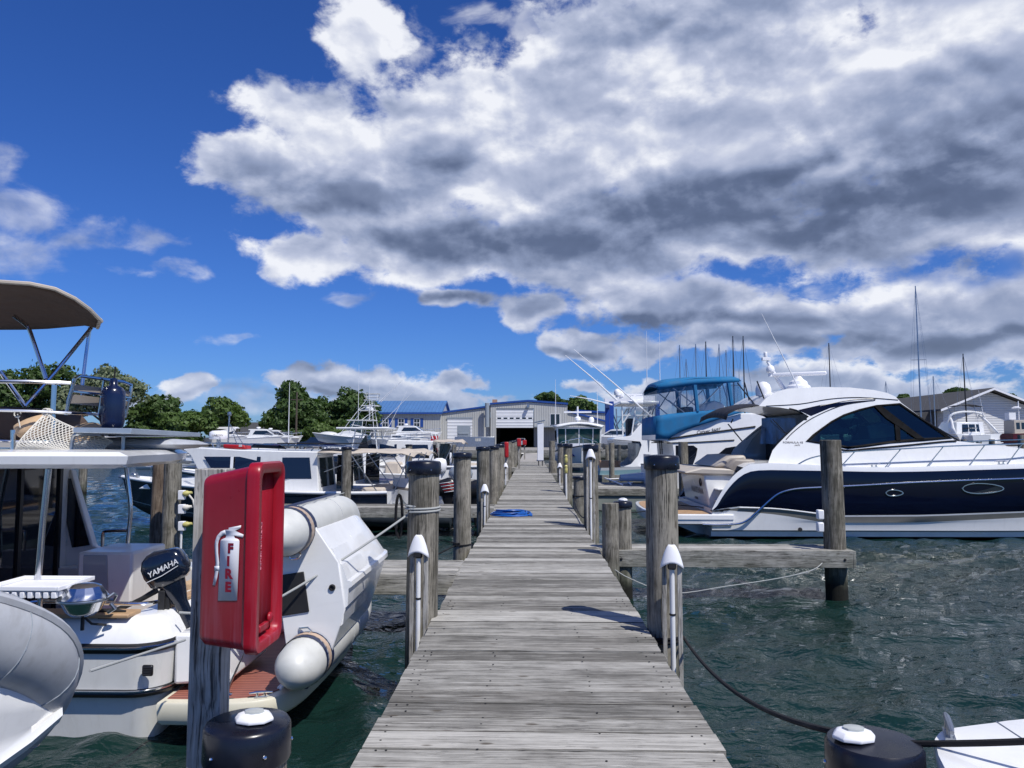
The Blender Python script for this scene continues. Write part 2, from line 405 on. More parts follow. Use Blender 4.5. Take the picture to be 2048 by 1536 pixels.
M['fender'] = paint('navy vinyl fender', (.006, .012, .045), .25, coat=.3, var=.2)
M['tubegrey'] = paint('grey hypalon', (.42, .435, .46), .42, var=.12, vs=4, dirt=.3, bumpv=.12, bs=7)
M['tubecream'] = paint('off white hypalon', (.60, .60, .56), .4, var=.06, vs=5, dirt=.14, bumpv=.1, bs=7)
M['tubedark'] = paint('dark hypalon', (.03, .04, .055), .4, var=.1)
M['stripeNavy'] = paint('navy rubbing strip', (.01, .018, .06), .45)
M['stripeTan'] = paint('tan rubbing strip', (.50, .36, .26), .5)
def fadedred():
    m, t, b = newmat('faded red plastic'); co = coords(t); n = t.noise(co, 5., 5, .6); st = t.noise(t.v('MULTIPLY', co, (38., 38., 2.)), 1., 5, .6); z = t.sep(co)[2]
    c = t.mix(t.mr(n, .3, .7), (.27, .004, .014), (.34, .010, .024)); c = t.mix(t.m('MULTIPLY', t.mr(st, .5, .78, 0, .5), t.mr(z, -.30, .0, 1., .15)), c, (.46, .16, .22))
    t.put(b.inputs['Base Color'], c); t.put(b.inputs['Roughness'], t.mr(n, .3, .7, .26, .42)); b.inputs['Specular IOR Level'].default_value = .4; bump(t, b, t.noise(co, 90., 3), .05, .003); return m
M['red'] = fadedred()
M['redp'] = paint('bright red', (.42, .012, .015), .4)
M['sticker'] = paint('white sticker', (.66, .66, .70), .4, var=.03)
M['letters'] = paint('dark lettering', (.012, .012, .016), .4)
M['lettersred'] = paint('red lettering', (.20, .004, .02), .4)
M['lettersw'] = paint('white lettering', (.75, .75, .75), .4)
M['letterstan'] = paint('grey tan lettering', (.22, .20, .18), .4)
M['ropeblack'] = paint('black rope', (.008, .008, .010), .9, bumpv=.6, bs=180)
M['ropegrey'] = paint('grey rope', (.36, .37, .36), .9, bumpv=.6, bs=180)
M['ropewhite'] = paint('white rope', (.65, .62, .55), .9, bumpv=.6, bs=180)
M['hose'] = paint('blue hose', (.012, .10, .38), .35, var=.1)
M['yellow'] = paint('yellow plastic', (.52, .47, .16), .45)
M['pink'] = paint('pink plastic', (.70, .25, .32), .4)
M['solarlens'] = paint('solar lens', (.42, .44, .42), .15, spec=.7)
M['panel'] = paint('solar panel', (.02, .04, .10), .1, spec=.7)
M['concrete'] = paint('concrete', (.34, .32, .29), .9, var=.18, vs=.6, bumpv=.2)
M['gravelyard'] = paint('boatyard gravel', (.27, .255, .23), .95, var=.25, vs=.3, bumpv=.4)
M['liftblue'] = paint('blue lift paint', (.01, .05, .28), .4)
M['cardboard'] = paint('cardboard', (.40, .24, .15), .8)
M['skirt'] = paint('grey green float skirt', (.20, .225, .205), .7, var=.15, vs=2, dirt=.2)
def clearm():
    m, t, b = newmat('clear vinyl'); tr = t.n('ShaderNodeBsdfTransparent'); tr.inputs[0].default_value = (.74, .76, .78, 1)
    gl = t.n('ShaderNodeBsdfGlossy'); gl.inputs[0].default_value = (.9, .92, .95, 1); gl.inputs['Roughness'].default_value = .12
    n = t.noise(t.v('MULTIPLY', coords(t), (5., 5., 1.5)), 1.5, 4, .6)
    mx = t.n('ShaderNodeMixShader'); t.put(mx.inputs[0], t.mr(n, .35, .7, .03, .16)); t.t.links.new(tr.outputs[0], mx.inputs[1]); t.t.links.new(gl.outputs[0], mx.inputs[2])
    t.t.links.new(mx.outputs[0], t.t.nodes['Material Output'].inputs[0]); return m
M['clear'] = clearm()
def tglass():
    m, t, b = newmat('tinted see through glass'); tr = t.n('ShaderNodeBsdfTransparent'); tr.inputs[0].default_value = (.16, .30, .29, 1)
    gl = t.n('ShaderNodeBsdfGlossy'); gl.inputs[0].default_value = (.8, .95, .95, 1); gl.inputs['Roughness'].default_value = .03; fr = t.n('ShaderNodeFresnel'); fr.inputs[0].default_value = 1.5
    mx = t.n('ShaderNodeMixShader'); t.put(mx.inputs[0], t.m('MULTIPLY_ADD', fr.outputs[0], .9, .03)); t.t.links.new(tr.outputs[0], mx.inputs[1]); t.t.links.new(gl.outputs[0], mx.inputs[2]); t.t.links.new(mx.outputs[0], t.t.nodes['Material Output'].inputs[0]); return m
M['tglass'] = tglass()
def teakdeck():
    m, t, b = newmat('red brown slatted deck'); co = coords(t); x, y, z = t.sep(co)
    fr = t.m('FRACT', t.m('MULTIPLY', y, 22.)); line = t.mr(t.m('ABSOLUTE', t.m('SUBTRACT', fr, .5)), .36, .42, 0., 1.)
    n = t.noise(t.v('MULTIPLY', co, (3, 30, 3)), 1.5, 4)
    col = t.mix(t.mr(n, .3, .7), (.27, .085, .06), (.36, .14, .10)); col = t.mix(line, col, (.06, .02, .018))
    t.put(b.inputs['Base Color'], col); b.inputs['Roughness'].default_value = .55; return m
M['teakdeck'] = teakdeck()
def corrug(name, c, freq=2.2, axis=0):
    m, t, b = newmat(name); co = coords(t); s_ = t.sep(co); x = s_[axis]
    fr = t.m('FRACT', t.m('MULTIPLY', x, freq)); rib = t.mr(t.m('ABSOLUTE', t.m('SUBTRACT', fr, .5)), .30, .46, 0., 1., smooth=True)
    n = t.noise(co, .25, 5, .6)
    col = t.v('SCALE', t.mix(0., c, c), t.mr(n, .3, .7, .9, 1.08)); t.put(b.inputs['Base Color'], col); b.inputs['Roughness'].default_value = .45
    bump(t, b, rib, 1., .05); return m
M['siding'] = corrug('grey ribbed metal siding', (.44, .44, .42), 2.2)
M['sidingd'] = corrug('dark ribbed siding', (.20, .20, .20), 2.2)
M['blueroof'] = corrug('blue standing seam roof', (.065, .17, .37), 1.4)
M['rollup'] = corrug('white sectional door', (.66, .67, .69), 1.6, 2)
M['lap'] = corrug('white lap siding', (.66, .66, .66), 2.6, 2)
M['shingle'] = paint('dark shingles', (.055, .055, .058), .9, var=.25, vs=1.2, bumpv=.4, bs=3)
M['bluetrim'] = paint('blue trim', (.015, .06, .26), .4)
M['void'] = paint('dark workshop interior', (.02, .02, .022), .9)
def leaf(name, a, b_):
    m, t, b = newmat(name); r_ = t.n('ShaderNodeNewGeometry').outputs['Random Per Island']
    n = t.noise(coords(t), .35, 3); f = t.m('ADD', t.m('MULTIPLY', r_, .5), t.m('MULTIPLY', n, .5))
    c = t.mix(f, a, b_); t.put(b.inputs['Base Color'], c); b.inputs['Roughness'].default_value = .55; b.inputs['Specular IOR Level'].default_value = .3
    tl = t.n('ShaderNodeBsdfTranslucent'); t.put(tl.inputs[0], t.v('MULTIPLY', c, (1.3, 1.6, .5)))
    mx = t.n('ShaderNodeMixShader'); mx.inputs[0].default_value = .22; t.t.links.new(b.outputs[0], mx.inputs[1]); t.t.links.new(tl.outputs[0], mx.inputs[2])
    t.t.links.new(mx.outputs[0], t.t.nodes['Material Output'].inputs[0]); return m
M['leaf'] = leaf('deciduous leaves', (.045, .085, .02), (.12, .18, .045))
M['leafd'] = leaf('dark leaves', (.028, .06, .016), (.08, .13, .035))
M['leafg'] = leaf('grey green leaves', (.08, .11, .05), (.24, .27, .17))
M['bark'] = paint('bark', (.07, .055, .042), .9, var=.2, vs=4, bumpv=.6)
# ---------------------------------------------------------------- water, land
def watermat():
    m, t, b = newmat('harbour water'); co = t.n('ShaderNodeNewGeometry').outputs['Position']
    x, y, z = t.sep(co)
    n = t.noise(co, .12, 3, .5)
    b.inputs['Roughness'].default_value = .02; b.inputs['IOR'].default_value = 1.33; b.inputs['Specular IOR Level'].default_value = .5
    t.put(b.inputs['Base Color'], t.mix(t.mr(n, .3, .7), (.005, .020, .0175), (.008, .027, .022)))
    h1 = t.noise(t.v('MULTIPLY', co, (1., 1.5, 1.)), 4.2, 3, .5, dist=1.1)
    h2 = t.noise(t.v('MULTIPLY', co, (1., 1.7, 1.)), 13., 3, .5, dist=.9)
    h3 = t.noise(t.v('MULTIPLY', co, (1., 1.6, 1.)), 38., 2, .5)
    h0 = t.noise(t.v('MULTIPLY', co, (.8, 1.3, 1.)), 1.5, 3, .55, dist=.5)
    h = t.m('ADD', t.m('MULTIPLY', h0, .10), t.m('ADD', t.m('MULTIPLY', h1, .040), t.m('ADD', t.m('MULTIPLY', h2, .0080), t.m('MULTIPLY', h3, .0004))))
    bump(t, b, h, .8, 1.0); return m
M['water'] = watermat()
def water():
    rng = np.random.default_rng(3)
    ny, nx = 430, 330
    ys = 1.2*(1.0117**np.arange(ny)); ys = np.concatenate([[-60., -20., -5., 0.3], ys, [220., 260., 330., 500.]])
    us = np.linspace(-1, 1, nx)
    Yg = np.repeat(ys[:, None], nx, 1); Wd = np.where(ys < 1.2, 60., 3.0+1.0*ys); Wd[ys < 1.2] = 5.
    X = us[None, :]*(np.clip(3+1.0*np.abs(ys), 5, 900))[:, None]
    Zg = np.zeros_like(X)
    for i in range(46):
        lam = rng.uniform(.28, 2.6); an = rng.normal(math.pi/2+.25, .65); k = 2*math.pi/lam
        amp = .0085*lam**.95*rng.uniform(.5, 1.2); ph = rng.uniform(0, 6.28)
        res = .0117*np.abs(Yg)*1.0; fade = np.clip(1.5-res*3.2/lam*1.6, 0, 1)
        s_ = np.sin(k*(X*math.cos(an)+Yg*math.sin(an))+ph+.8*np.sin(.9*X+.7*Yg+i)); Zg += amp*fade*(1-2*np.abs(s_)**.8*.5-.5+.25*s_)
    Zg[ys < 1.2] = 0
    n_y = len(ys); vs = np.stack([X, Yg, Zg], -1).reshape(-1, 3)
    a = (np.arange(n_y-1)[:, None]*nx+np.arange(nx-1)[None, :]).ravel(); fs = np.stack([a, a+1, a+nx+1, a+nx], 1)
    me = bpy.data.meshes.new('water'); me.vertices.add(len(vs)); me.vertices.foreach_set('co', vs.ravel())
    me.loops.add(len(fs)*4); me.loops.foreach_set('vertex_index', fs.ravel().astype(np.int32)); me.polygons.add(len(fs)); me.polygons.foreach_set('loop_start', np.arange(len(fs), dtype=np.int32)*4)
    me.polygons.foreach_set('use_smooth', [True]*len(fs)); me.update(calc_edges=True); me.validate(); me.materials.append(M['water'])
    o = bpy.data.objects.new('water', me); COL.objects.link(o); tag(o, kind='structure'); return o
water()
LZ = 1.0
LAND = MB(); LAND.bx(-3000, 3000, 96, 6000, -1.5, LZ); tag(LAND.build('ground', M['gravelyard']), kind='structure')
LB = MB(); LB.bx(-400, 400, 95.6, 95.99, -1.5, LZ+.12); tag(LB.build('bulkhead', M['beam']), 'long weathered timber bulkhead holding the boatyard edge above the water', 'bulkhead')
# ---------------------------------------------------------------- main dock and finger piers
DZ = .65; DL, DR = -.88, .99; DEND = 95.6
def planks(mb, x0, x1, y0, y1, along, z, wd=.235, th=.045, gap=.011, rag=.016, far=1e9):
    # along: axis the planks run along; laid side by side on the other axis
    a0, a1 = (y0, y1) if along == 0 else (x0, x1)
    p = a0
    while p < a1:
        wv = wd*random.uniform(.93, 1.05)
        if p+wv > a1: wv = a1-p
        if wv < .03: break
        e0 = random.uniform(-rag, rag*.5); e1 = random.uniform(-rag*.5, rag); zz = z + random.uniform(-.006, .006)
        sk = random.uniform(-.004, .004)
        q0, q1 = (p, p+wv-gap*random.choice((.8, 1., 1.3, 1.7, 2.6)))
        if along == 0:
            n = 5 if p < 12 else 1; secs = []
            for i in range(n+1):
                x = lerp(x0+e0, x1+e1, i/n); j0 = random.uniform(-.0025, .0025); j1 = random.uniform(-.003, .002); zc = zz+random.uniform(-.0012, .0012)
                secs.append([(x, q0+j0, zc), (x, q0+j0, zc-th), (x, q1+j1, zc-th), (x, q1+j1, zc), (x, q1+j1-.004, zc+.0025), (x, q0+j0+.004, zc+.0025)])
            mb.loft(secs, closed=True, cap=True)
        else: mb.bx(q0, q1, y0+e0, y1+e1, zz-th, zz)
        p += wv
dock = thing('dock', 'long straight weathered grey plank dock running from the foreground to the boatyard', 'dock', (0, 30, DZ))
d = MB(); planks(d, DL, DR, .6, 60, 0, DZ); d.shift((0, -30, -DZ)); d.build('decking', M['deck'], dock, smooth=30)
d = MB()
for x in (DL+.10, -.3, .4, DR-.10): d.bx(x-.04, x+.04, .6, DEND, DZ-.30, DZ-.052)
d.shift((0, -30, -DZ)); d.build('stringer', M['beamy'], dock)
d = MB()
for i in range(64):
    y = .66+(i//2)*.2335+(.06 if i % 2 else .17)
    for x in (DL+.07, DL+.13, -.28, .38, DR-.07, DR-.13):
        if random.random() < .6: d.lathe([(.0065, 0), (.0065, .0035), (.002, .004)], (x+random.uniform(-.01, .01), y+random.uniform(-.02, .02), DZ+.002), 6)
d.shift((0, -30, -DZ)); d.build('nail_head', M['rubber'], dock)['kind'] = 'stuff'
d = MB(); d.bx(DL-.05, DR+.05, 60.01, 95.59, DZ-.12, DZ+.004); d.shift((0, -30, -DZ)); d.build('concrete_deck', M['concrete'], dock)
d = MB(); d.add([(-1.3, 95.0, DZ+.01), (1.4, 95.0, DZ+.01), (1.4, 97.5, LZ+.02), (-1.3, 97.5, LZ+.02)], [(0, 1, 2, 3)]); d.shift((0, -30, -DZ)); d.build('ramp', M['concrete'], dock, solid=.05)

def finger(x0, x1, y0, y1, label, th=.24, plankx=True, z=DZ, skirt=None, mat='beam'):
    c = Vector(((x0+x1)/2, (y0+y1)/2, z)); t = thing('finger_pier', label, 'finger pier', c, 0, 'finger piers off the dock')
    a = MB(); planks(a, x0, x1, y0+.05, y1-.05, 0, z, wd=.24, rag=.01, gap=.014); a.shift(-c); a.build('decking', M['deck'], t)
    a = MB(); a.bx(x0, x1, y0, y0+.048, z-th, z+.006); a.bx(x0, x1, y1-.048, y1, z-th, z+.006)
    for x in (x0-.02, x1+.02): a.bx(x-.02, x+.02, y0+.0, y1, z-th, z+.002)
    a.shift(-c); a.build('rim_beam', M[mat], t, bevel=.006)
    for x in ([x1-.12, x0+.3] if x1 > 0 else [x0+.12, x1-.3]): a = MB(); a.lathe([(.02, 0), (.02, .008), (.012, .012)], (x, y0-.001, z-th/2), 8, rot=Matrix.Rotation(R(90), 3, 'X')); a.shift(-c); a.build('bolt', M['rubber'], t)
    if skirt: a = MB(); a.bx(x0, x1, y0+.06, y1-.06, -.1, z-th-.02); a.shift(-c); a.build('float', M[skirt], t)
    return t
finger(1.02, 4.68, 11.45, 12.15, 'narrow weathered finger pier ending at the tall bare pile beside the navy yacht')
finger(-5.9, -.91, 9.35, 10.45, 'nearest left finger pier passing behind the hanging off white dinghy')
finger(-7.8, -.91, 18.6, 19.6, 'left finger pier with mossy side lying in front of the moored navy hulled tug')
finger(1.02, 6.8, 26.0, 30.0, 'wide right finger pier on a grey green float with a loose white ladder on it', th=.22, skirt='skirt')
finger(1.02, 5.4, 36.5, 38.6, 'short pale finger pier in front of the light blue sportfisher', th=.42, mat='beam')
finger(-9, -.95, 31, 32.2, 'left finger pier behind the navy tug and before the white cabin boat')
finger(1.1, 9, 54, 55.2, 'far right finger pier in front of the green windowed trawler')
finger(-16, -.95, 46, 47.2, 'far left finger pier beyond the white cabin boat')

# ---------------------------------------------------------------- piles
def pile(x, y, top, r=.138, cap=None, label='', base=-.6, mat='pile', lean=None, name='pile', group='round timber piles'):
    lean = lean or (random.uniform(-.010, .010), random.uniform(-.008, .008))
    t = thing(name, label, 'pile', (x, y, 0), random.uniform(0, 6) if lean[0]**2 < .0002 else 0, group)
    ztop = top - (.0 if not cap else .035)
    prof = []; nz = 22; ph = random.uniform(0, 6)
    a = MB(); n = 22; secs = []
    for i in range(nz+1):
        z = lerp(base, ztop, i/nz); rr = r*(1.06-.06*i/nz)*(1+.006*math.sin(3*z+ph)); cx = lean[0]*z + .006*math.sin(1.3*z+ph); cy = lean[1]*z
        secs.append([(cx+rr*(1+.012*math.sin(2*k+ph)+.008*math.sin(5*k*.7))*math.cos(2*math.pi*k/n), cy+rr*(1+.012*math.sin(2*k+ph))*math.sin(2*math.pi*k/n), z) for k in range(n)])
    cx, cy = lean[0]*ztop, lean[1]*ztop
    secs.append([((p[0]-cx)*.93+cx, (p[1]-cy)*.93+cy, ztop+.006) for p in secs[-1]])
    a.loft(secs, closed=True, cap=True); a.build('shaft', M[mat], t, smooth=50)
    if cap:
        b = MB(); h = .11 if cap is True else cap
        b.lathe([(r+.016, ztop-h+.02), (r+.020, ztop-h+.03), (r+.018, ztop+.012), (r+.008, ztop+.027), (r*.5, ztop+.036), (.01, ztop+.04)], (cx, cy, 0), 30)
        o = b.build('cap', M['capblack'], t, smooth=50)
        if y < 9:
            for k in range(5): b = MB(); an = k*1.2566+.4; b.ell((cx+(r+.019)*math.cos(an), cy+(r+.019)*math.sin(an), ztop-h*.45), (.008, .008, .008), 8, 4); b.build('screw', M['steel'], t)
    return t
def solarlight(parent, x, y, z, s=1., rz=0):
    a = MB(); a.lathe([(.085, 0), (.086, .012), (.07, .03), (.052, .036)], (0, 0, 0), 8)
    a.box((-.0, -.045, .026), (.05, .02, .012)); a.xf(Matrix.Translation((x, y, z)) @ Matrix.Rotation(rz, 4, 'Z') @ Matrix.Diagonal((s, .8*s, s, 1))); o = a.build('solar_light', M['plastic'], parent, bevel=.003)
    a = MB(); a.lathe([(.044, .036), (.042, .044), (.03, .047), (.01, .048)], (0, 0, 0), 8); a.xf(Matrix.Translation((x, y, z)) @ Matrix.Rotation(rz, 4, 'Z') @ Matrix.Diagonal((s, .8*s, s, 1))); a.build('lens', M['solarlens'], o)
def standpipe(x, y, ztop, zb, label, battens=True, ry=None):
    # conduit with a white hood: stands beside a pile, screwed to two battens
    t = thing('standpipe', label, 'standpipe', (x, y, zb), random.uniform(-.15, .15), 'white hooded standpipes by the piles')
    h = ztop-zb
    a = MB(); a.tube([(0, 0, 0), (0, 0, h-.12)], .021, 12); a.build('pipe', M['pvc'], t)
    a = MB()
    for f in (.45,): a.lathe([(.025, 0), (.028, .008), (.025, .016)], (0, 0, h*f), 12)
    a.build('band', M['rubber'], t)
    # hood: folded sheet, half cone open to the front and below
    a = MB(); rows = []
    for i in range(9):
        z = h-.145*i/8; rad = lerp(.022, .096, (i/8)**.75)
        row = []
        for k in range(17):
            an = R(-200)+R(220)*k/16*1.0; an = R(180)*k/16
            dip = .05*(i/8)**2*(abs(math.cos(an)))**2
            row.append((rad*math.cos(an), -.045*math.sin(an)*rad/.108*1.4, z-dip))
        rows.append(row)
    a.loft(rows); a.build('hood', M['plastic'], t, solid=.005)
    a = MB(); a.lathe([(.03, h-.20), (.036, h-.185), (.036, h-.12), (.02, h-.09)], (0, .0, 0), 12); a.box((0, -.035, h-.165), (.055, .06, .04)); a.build('faucet', M['rubber'], t)
    if battens:
        for s_ in (-1, 1):
            a = MB(); a.bx(s_*.062-.018, s_*.062+.018, .0, .045, -.18, h-.17); a.build('batten', M['post'], t, bevel=.003)
    return t
pR = pile(1.135, 6.75, 2.13, .135, True, 'tall capped pile at the right dock edge carrying the nearest right standpipe')
pL = pile(-1.0, 7.15, 2.07, .142, True, 'tall capped pile at the left dock edge with grey dock line wrapped around it')
a = MB(); a.box((0, 0, 0), (.035, .006, .36)); a.xf(pL.matrix_world.inverted() if False else Matrix()); 
bt = MB(); bt.bx(-.018, .018, -.004, .004, 1.60, 1.88)
o = bt.build('strap', M['galv'], pL); o.location = (0, 0, 0)
def worldchild(o, parent, loc):       # put child at a world location under a rotated root
    o.matrix_parent_inverse = Matrix(); rz = parent.rotation_euler[2]
    Mi = (Matrix.Translation(parent.location) @ Matrix.Rotation(rz, 4, 'Z')).inverted(); m_ = Mi @ Matrix.Translation(loc)
    o.location = m_.to_translation(); o.rotation_euler = (0, 0, -rz)
worldchild(o, pL, (-1.0, 7.15-.146, 0))
standpipe(-.985, 6.80, 1.43, .42, 'nearest left white hooded standpipe on battens against the roped pile')
standpipe(1.155, 6.44, 1.40, .36, 'nearest right white hooded standpipe on battens against the tall capped pile')
pile(1.13, 11.1, 1.36, .118, False, 'short bare pile at the dock edge where the right finger pier starts')
pile(1.13, 14.6, 2.19, .135, True, 'capped pile at the right dock edge with the second right standpipe')
standpipe(1.10, 14.3, 2.1, .45, 'second right white hooded standpipe, in front of a capped pile')
p_ = pile(1.37, 11.6, 1.36, .125, .08, 'short capped pile off the dock with a white solar light on top'); solarlight(p_, 0, 0, 1.365, .9)
pile(1.14, 18.3, 1.43, .145, .06, 'short thick stub pile at the right dock edge with black line around it')
pile(1.16, 24.5, 2.17, .14, True, 'right edge pile with the yellow shore power plugs')
pile(1.15, 29.6, 2.16, .14, True, 'right edge pile beside the far white standpipe')
standpipe(1.05, 28.3, 1.45, .65, 'far right white hooded standpipe standing free on the dock edge', battens=False)
standpipe(-.93, 28.3, 1.45, .65, 'far left white hooded standpipe standing free on the dock edge', battens=False)
pile(1.1, 39, 1.25, .2, False, 'short fat stub pile near the tall white cabinet')
pile(1.25, 46, 2.25, .17, False, 'bare far right dock pile behind the tall white cabinet')
pile(-1.03, 11.6, 2.08, .128, .07, 'second left dock pile, capped, with black line at its foot')
pile(-1.04, 17.0, 2.13, .14, .07, 'third left dock pile, cracked, with a standpipe in front')
standpipe(-1.0, 16.7, 1.32, .45, 'second left white hooded standpipe, beyond the coiled blue hose')
for i, (y, tp, lab) in enumerate([(21.5, 2.12, 'fourth left dock pile, right behind the cracked pile'), (26.5, 2.14, 'fifth left dock pile, nearly hidden behind the fourth'), (33, 2.2, 'left dock pile just past the far left standpipe'),
        (39, 2.2, 'left dock pile in front of the first red cabinet'), (47, 2.25, 'left dock pile between the two red cabinets'), (57, 2.3, 'left dock pile before the concrete part of the dock'), (70, 2.4, 'left dock pile beside the concrete part of the dock'), (86, 2.5, 'last left dock pile before the boatyard')]):
    pile(-1.05-(.03*i), y, tp, .14+.004*i, .08 if i != 3 else False, lab)
pile(-1.3, 36, 1.35, .13, False, 'low stub pile on the left past the far standpipe'); pile(-1.3, 52, 1.5, .13, False, 'low stub pile on the left beyond the second red cabinet')
# bottom foreground capped piles
c = P(490, 1437, 2.92); p_ = pile(c.x, 2.92, c.z, .138, .13, 'black capped pile with a white solar light at the foot of the fire box post'); solarlight(p_, 0, 0, c.z+.004, .85); kids(p_)[-1].parent = p_
c = P(1745, 1475, 2.9); p2 = pile(c.x, 2.9, c.z, .148, .13, 'black capped pile with a solar light at lower right beside the white boat bow'); solarlight(p2, 0, 0, c.z+.004, .9)
for pp, wx, wy in ((p_, .045, -.03), (p2, -.075, -.02)):
    k = [q for q in kids(pp) if q.name.startswith('solar')][0]; worldchild(k, pp, (pp.location.x+wx, pp.location.y+wy, 0))
# finger end pile and others
pile(P(1664, 1100, 11.9).x, 11.75, 2.26, .152, False, 'tall bare pile with dark wet foot at the end of the right finger pier', lean=(-.018, 0))
pile(P(343, 1000, 12.5).x, 12.5, 1.93, .135, False, 'tall green grey pile with the shore power boxes left of the fire box', base=-.5)
pile(P(317, 1000, 13.2).x, 13.2, 1.86, .125, False, 'brown peeling pile with barnacles, close behind the green grey pile', mat='pile2')
pile(P(693, 900, 20).x, 20.0, 2.1, .125, .05, 'capped slim pile standing in front of the navy tug cockpit')
pile(P(817, 900, 30.6).x, 30.6, 2.12, .13, .05, 'capped slim pile behind the roped pile, by the blue hulled console boat')
pile(P(1182, 990, 25.7).x+.02, 25.6, 1.35, .13, False, 'low pile at the corner of the wide right finger pier')
pile(P(1366, 900, 24).x, 24.0, 2.22, .145, False, 'bare yellowish pile between the teal canopied boat and the navy yacht')
pile(P(1223, 900, 35.9).x, 35.9, 2.15, .12, False, 'thin dark pile in front of the light blue sportfisher')
pile(P(1197, 900, 52).x, 52.5, 2.1, .2, False, 'dark far pile right of the green windowed trawler')
for i, (px, y, tp) in enumerate([(168, 33, 1.75), (398, 36, 2.0), (410, 41, 2.0), (432, 38, 1.95), (455, 44, 2.1), (545, 52, 2.1), (1006, 64, 1.9), (908, 52, 2.0), (1215, 62, 1.9), (1238, 74, 1.9), (350, 60, 1.8), (280, 64, 1.8)]):
    pile(P(px, 900, y).x, y, tp, .16, False, ['lone far pile in the open water left of the navy tug bow', 'slim grey pile behind the navy tug foredeck, left one of a pair', 'slim grey pile behind the navy tug foredeck, right one of a pair', 'grey pile behind the navy tug wheelhouse front', 'grey far pile behind the tug wheelhouse', 'far pile behind the tug roof', 'far pile beside the concrete dock', 'far pile behind the white cabin boat', 'far pile right of the trawler', 'far pile in front of the travel lift', 'far pile behind the white skiff', 'farthest left pile under the trees'][i])
for i, (px, y) in enumerate([(1892, 60), (1928, 58), (1958, 62), (1984, 59), (2043, 57), (1903, 66)]):
    pile(P(px, 900, y).x, y, 2.25+(.45 if px == 2043 else .12*(i % 2)), .2, False, ['dark green pile at left below the white boat on stands', 'second dark green pile below the white boat on stands', 'taller third dark green pile below the white boat on stands', 'fourth dark green pile below the white boat on stands', 'dark pile at the right picture edge by the red tug', 'dark pile half hidden behind the first below the white boat'][i])
# ---------------------------------------------------------------- boat helpers. local axes: x from stern (0) to bow (L), y port(+), z up from waterline
class Hull:
    def __init__(s, L, B, hs, hb, flare=.12, rake=.9, full=2.4, sag=0., sternw=.92, deep=.3, bstart=.35):
        s.L, s.B, s.hs, s.hb, s.flare, s.rake, s.full, s.sag, s.sw, s.deep, s.bs = L, B, hs, hb, flare, rake, full, sag, sternw, deep, bstart
    def sheer(s, t): return lerp(s.hs, s.hb, t**1.6) - s.sag*4*t*(1-t)
    def half(s, t):
        b = s.B/2*(s.sw + (1-s.sw)*min(t/.3, 1)); 
        if t > s.bs: b *= 1-((t-s.bs)/(1-s.bs))**s.full
        return max(b, .012)
    def pt(s, t, f, side=1):   # f: 0 keel .. 1 sheer
        zs = s.sheer(t); zc = .04 + .35*zs*max(0, (t-.4)/.6)**2; bc = s.half(min(t*1.0, 1))*(1-s.flare*1.0-.30*t**3); zk = -s.deep*(1-t**6) + (zc+.02)*t**6
        if f < .25: g = f/.25; z = lerp(zk, zc, g); y = bc*g
        else: g = (f-.25)/.75; z = lerp(zc, zs, g); y = lerp(bc, s.half(t), g**(1.+.8*t))
        x = t*(s.L-s.rake) + s.rake*max(0, (t-.3)/.7)*(.15+.85*max(0, z)/max(zs, .01))
        return Vector((x, side*y, z))
    def build(s, parent, rows, mats, nt=26, name='hull', deck=None, well=None, transom=0):
        """rows: list of (f0, material index) boundaries ascending from keel"""
        fs = [r[0] for r in rows] + [1.]; a = MB(); ff = []; mm = []
        for i in range(len(rows)):
            k = max(1, int((fs[i+1]-fs[i])/.14))
            for j in range(k): ff.append(lerp(fs[i], fs[i+1], j/k)); mm.append(rows[i][1])
        ff.append(1.)
        for sd in (1, -1):
            a.loft([[s.pt((i/nt)**.9, f, sd) for f in ff] for i in range(nt+1)], rowm=mm)
        tr = [s.pt(0, f, 1) for f in ff]; n = len(tr)
        for i in range(n-1):
            p, q_ = tr[i], tr[i+1]; a.add([p, q_, (q_.x, -q_.y, q_.z), (p.x, -p.y, p.z)], [(0, 1, 2, 3)], mm[i] if transom is None else transom)
        o = a.build(name, mats, parent, smooth=50)
        return o
    def deck(s, parent, m, t0=0., t1=1., inset=0.0, dz=0., nt=20, name='deck', crown=.03):
        a = MB(); rows = []
        for i in range(nt+1):
            t = lerp(t0, t1, i/nt); p = s.pt(t, 1.); b = max(p.y-inset, .003); rows.append([(p.x, b*u, p.z+dz+crown*(1-u*u)) for u in (-1, -.6, -.2, .2, .6, 1)])
        a.loft(rows); return a.build(name, m, parent)
    def rail(s, parent, m, r=.03, f=1., t0=0, t1=1., name='rub_rail', dz=0, both=True, n=8):
        a = MB()
        for sd in (1, -1): a.tube([s.pt(lerp(t0, t1, i/24), f, sd)+Vector((0, 0, dz)) for i in range(25)], r, n)
        return a.build(name, m, parent)
def bowrail(h, parent, t0, t1, hgt, m=None, n=5, r=.013, lean=.0, name='bow_rail', inset=.06):
    a = MB()
    def pt(t, z, sd): p = h.pt(t, 1., sd); return Vector((p.x+lean*z, p.y-sd*inset if abs(p.y) > inset else 0, p.z+z))
    for sd in (1, -1):
        top = [pt(t0-.02, 0, sd)] + [pt(lerp(t0, t1, i/12), hgt, sd) for i in range(13)]; a.tube(top, r, 6)
        for i in range(n): t = lerp(t0+.02, t1-.01, i/(n-1)); a.tube([pt(t, 0, sd), pt(t, hgt, sd)], r*.85, 6)
    return a.build(name, m or M['steel'], parent)
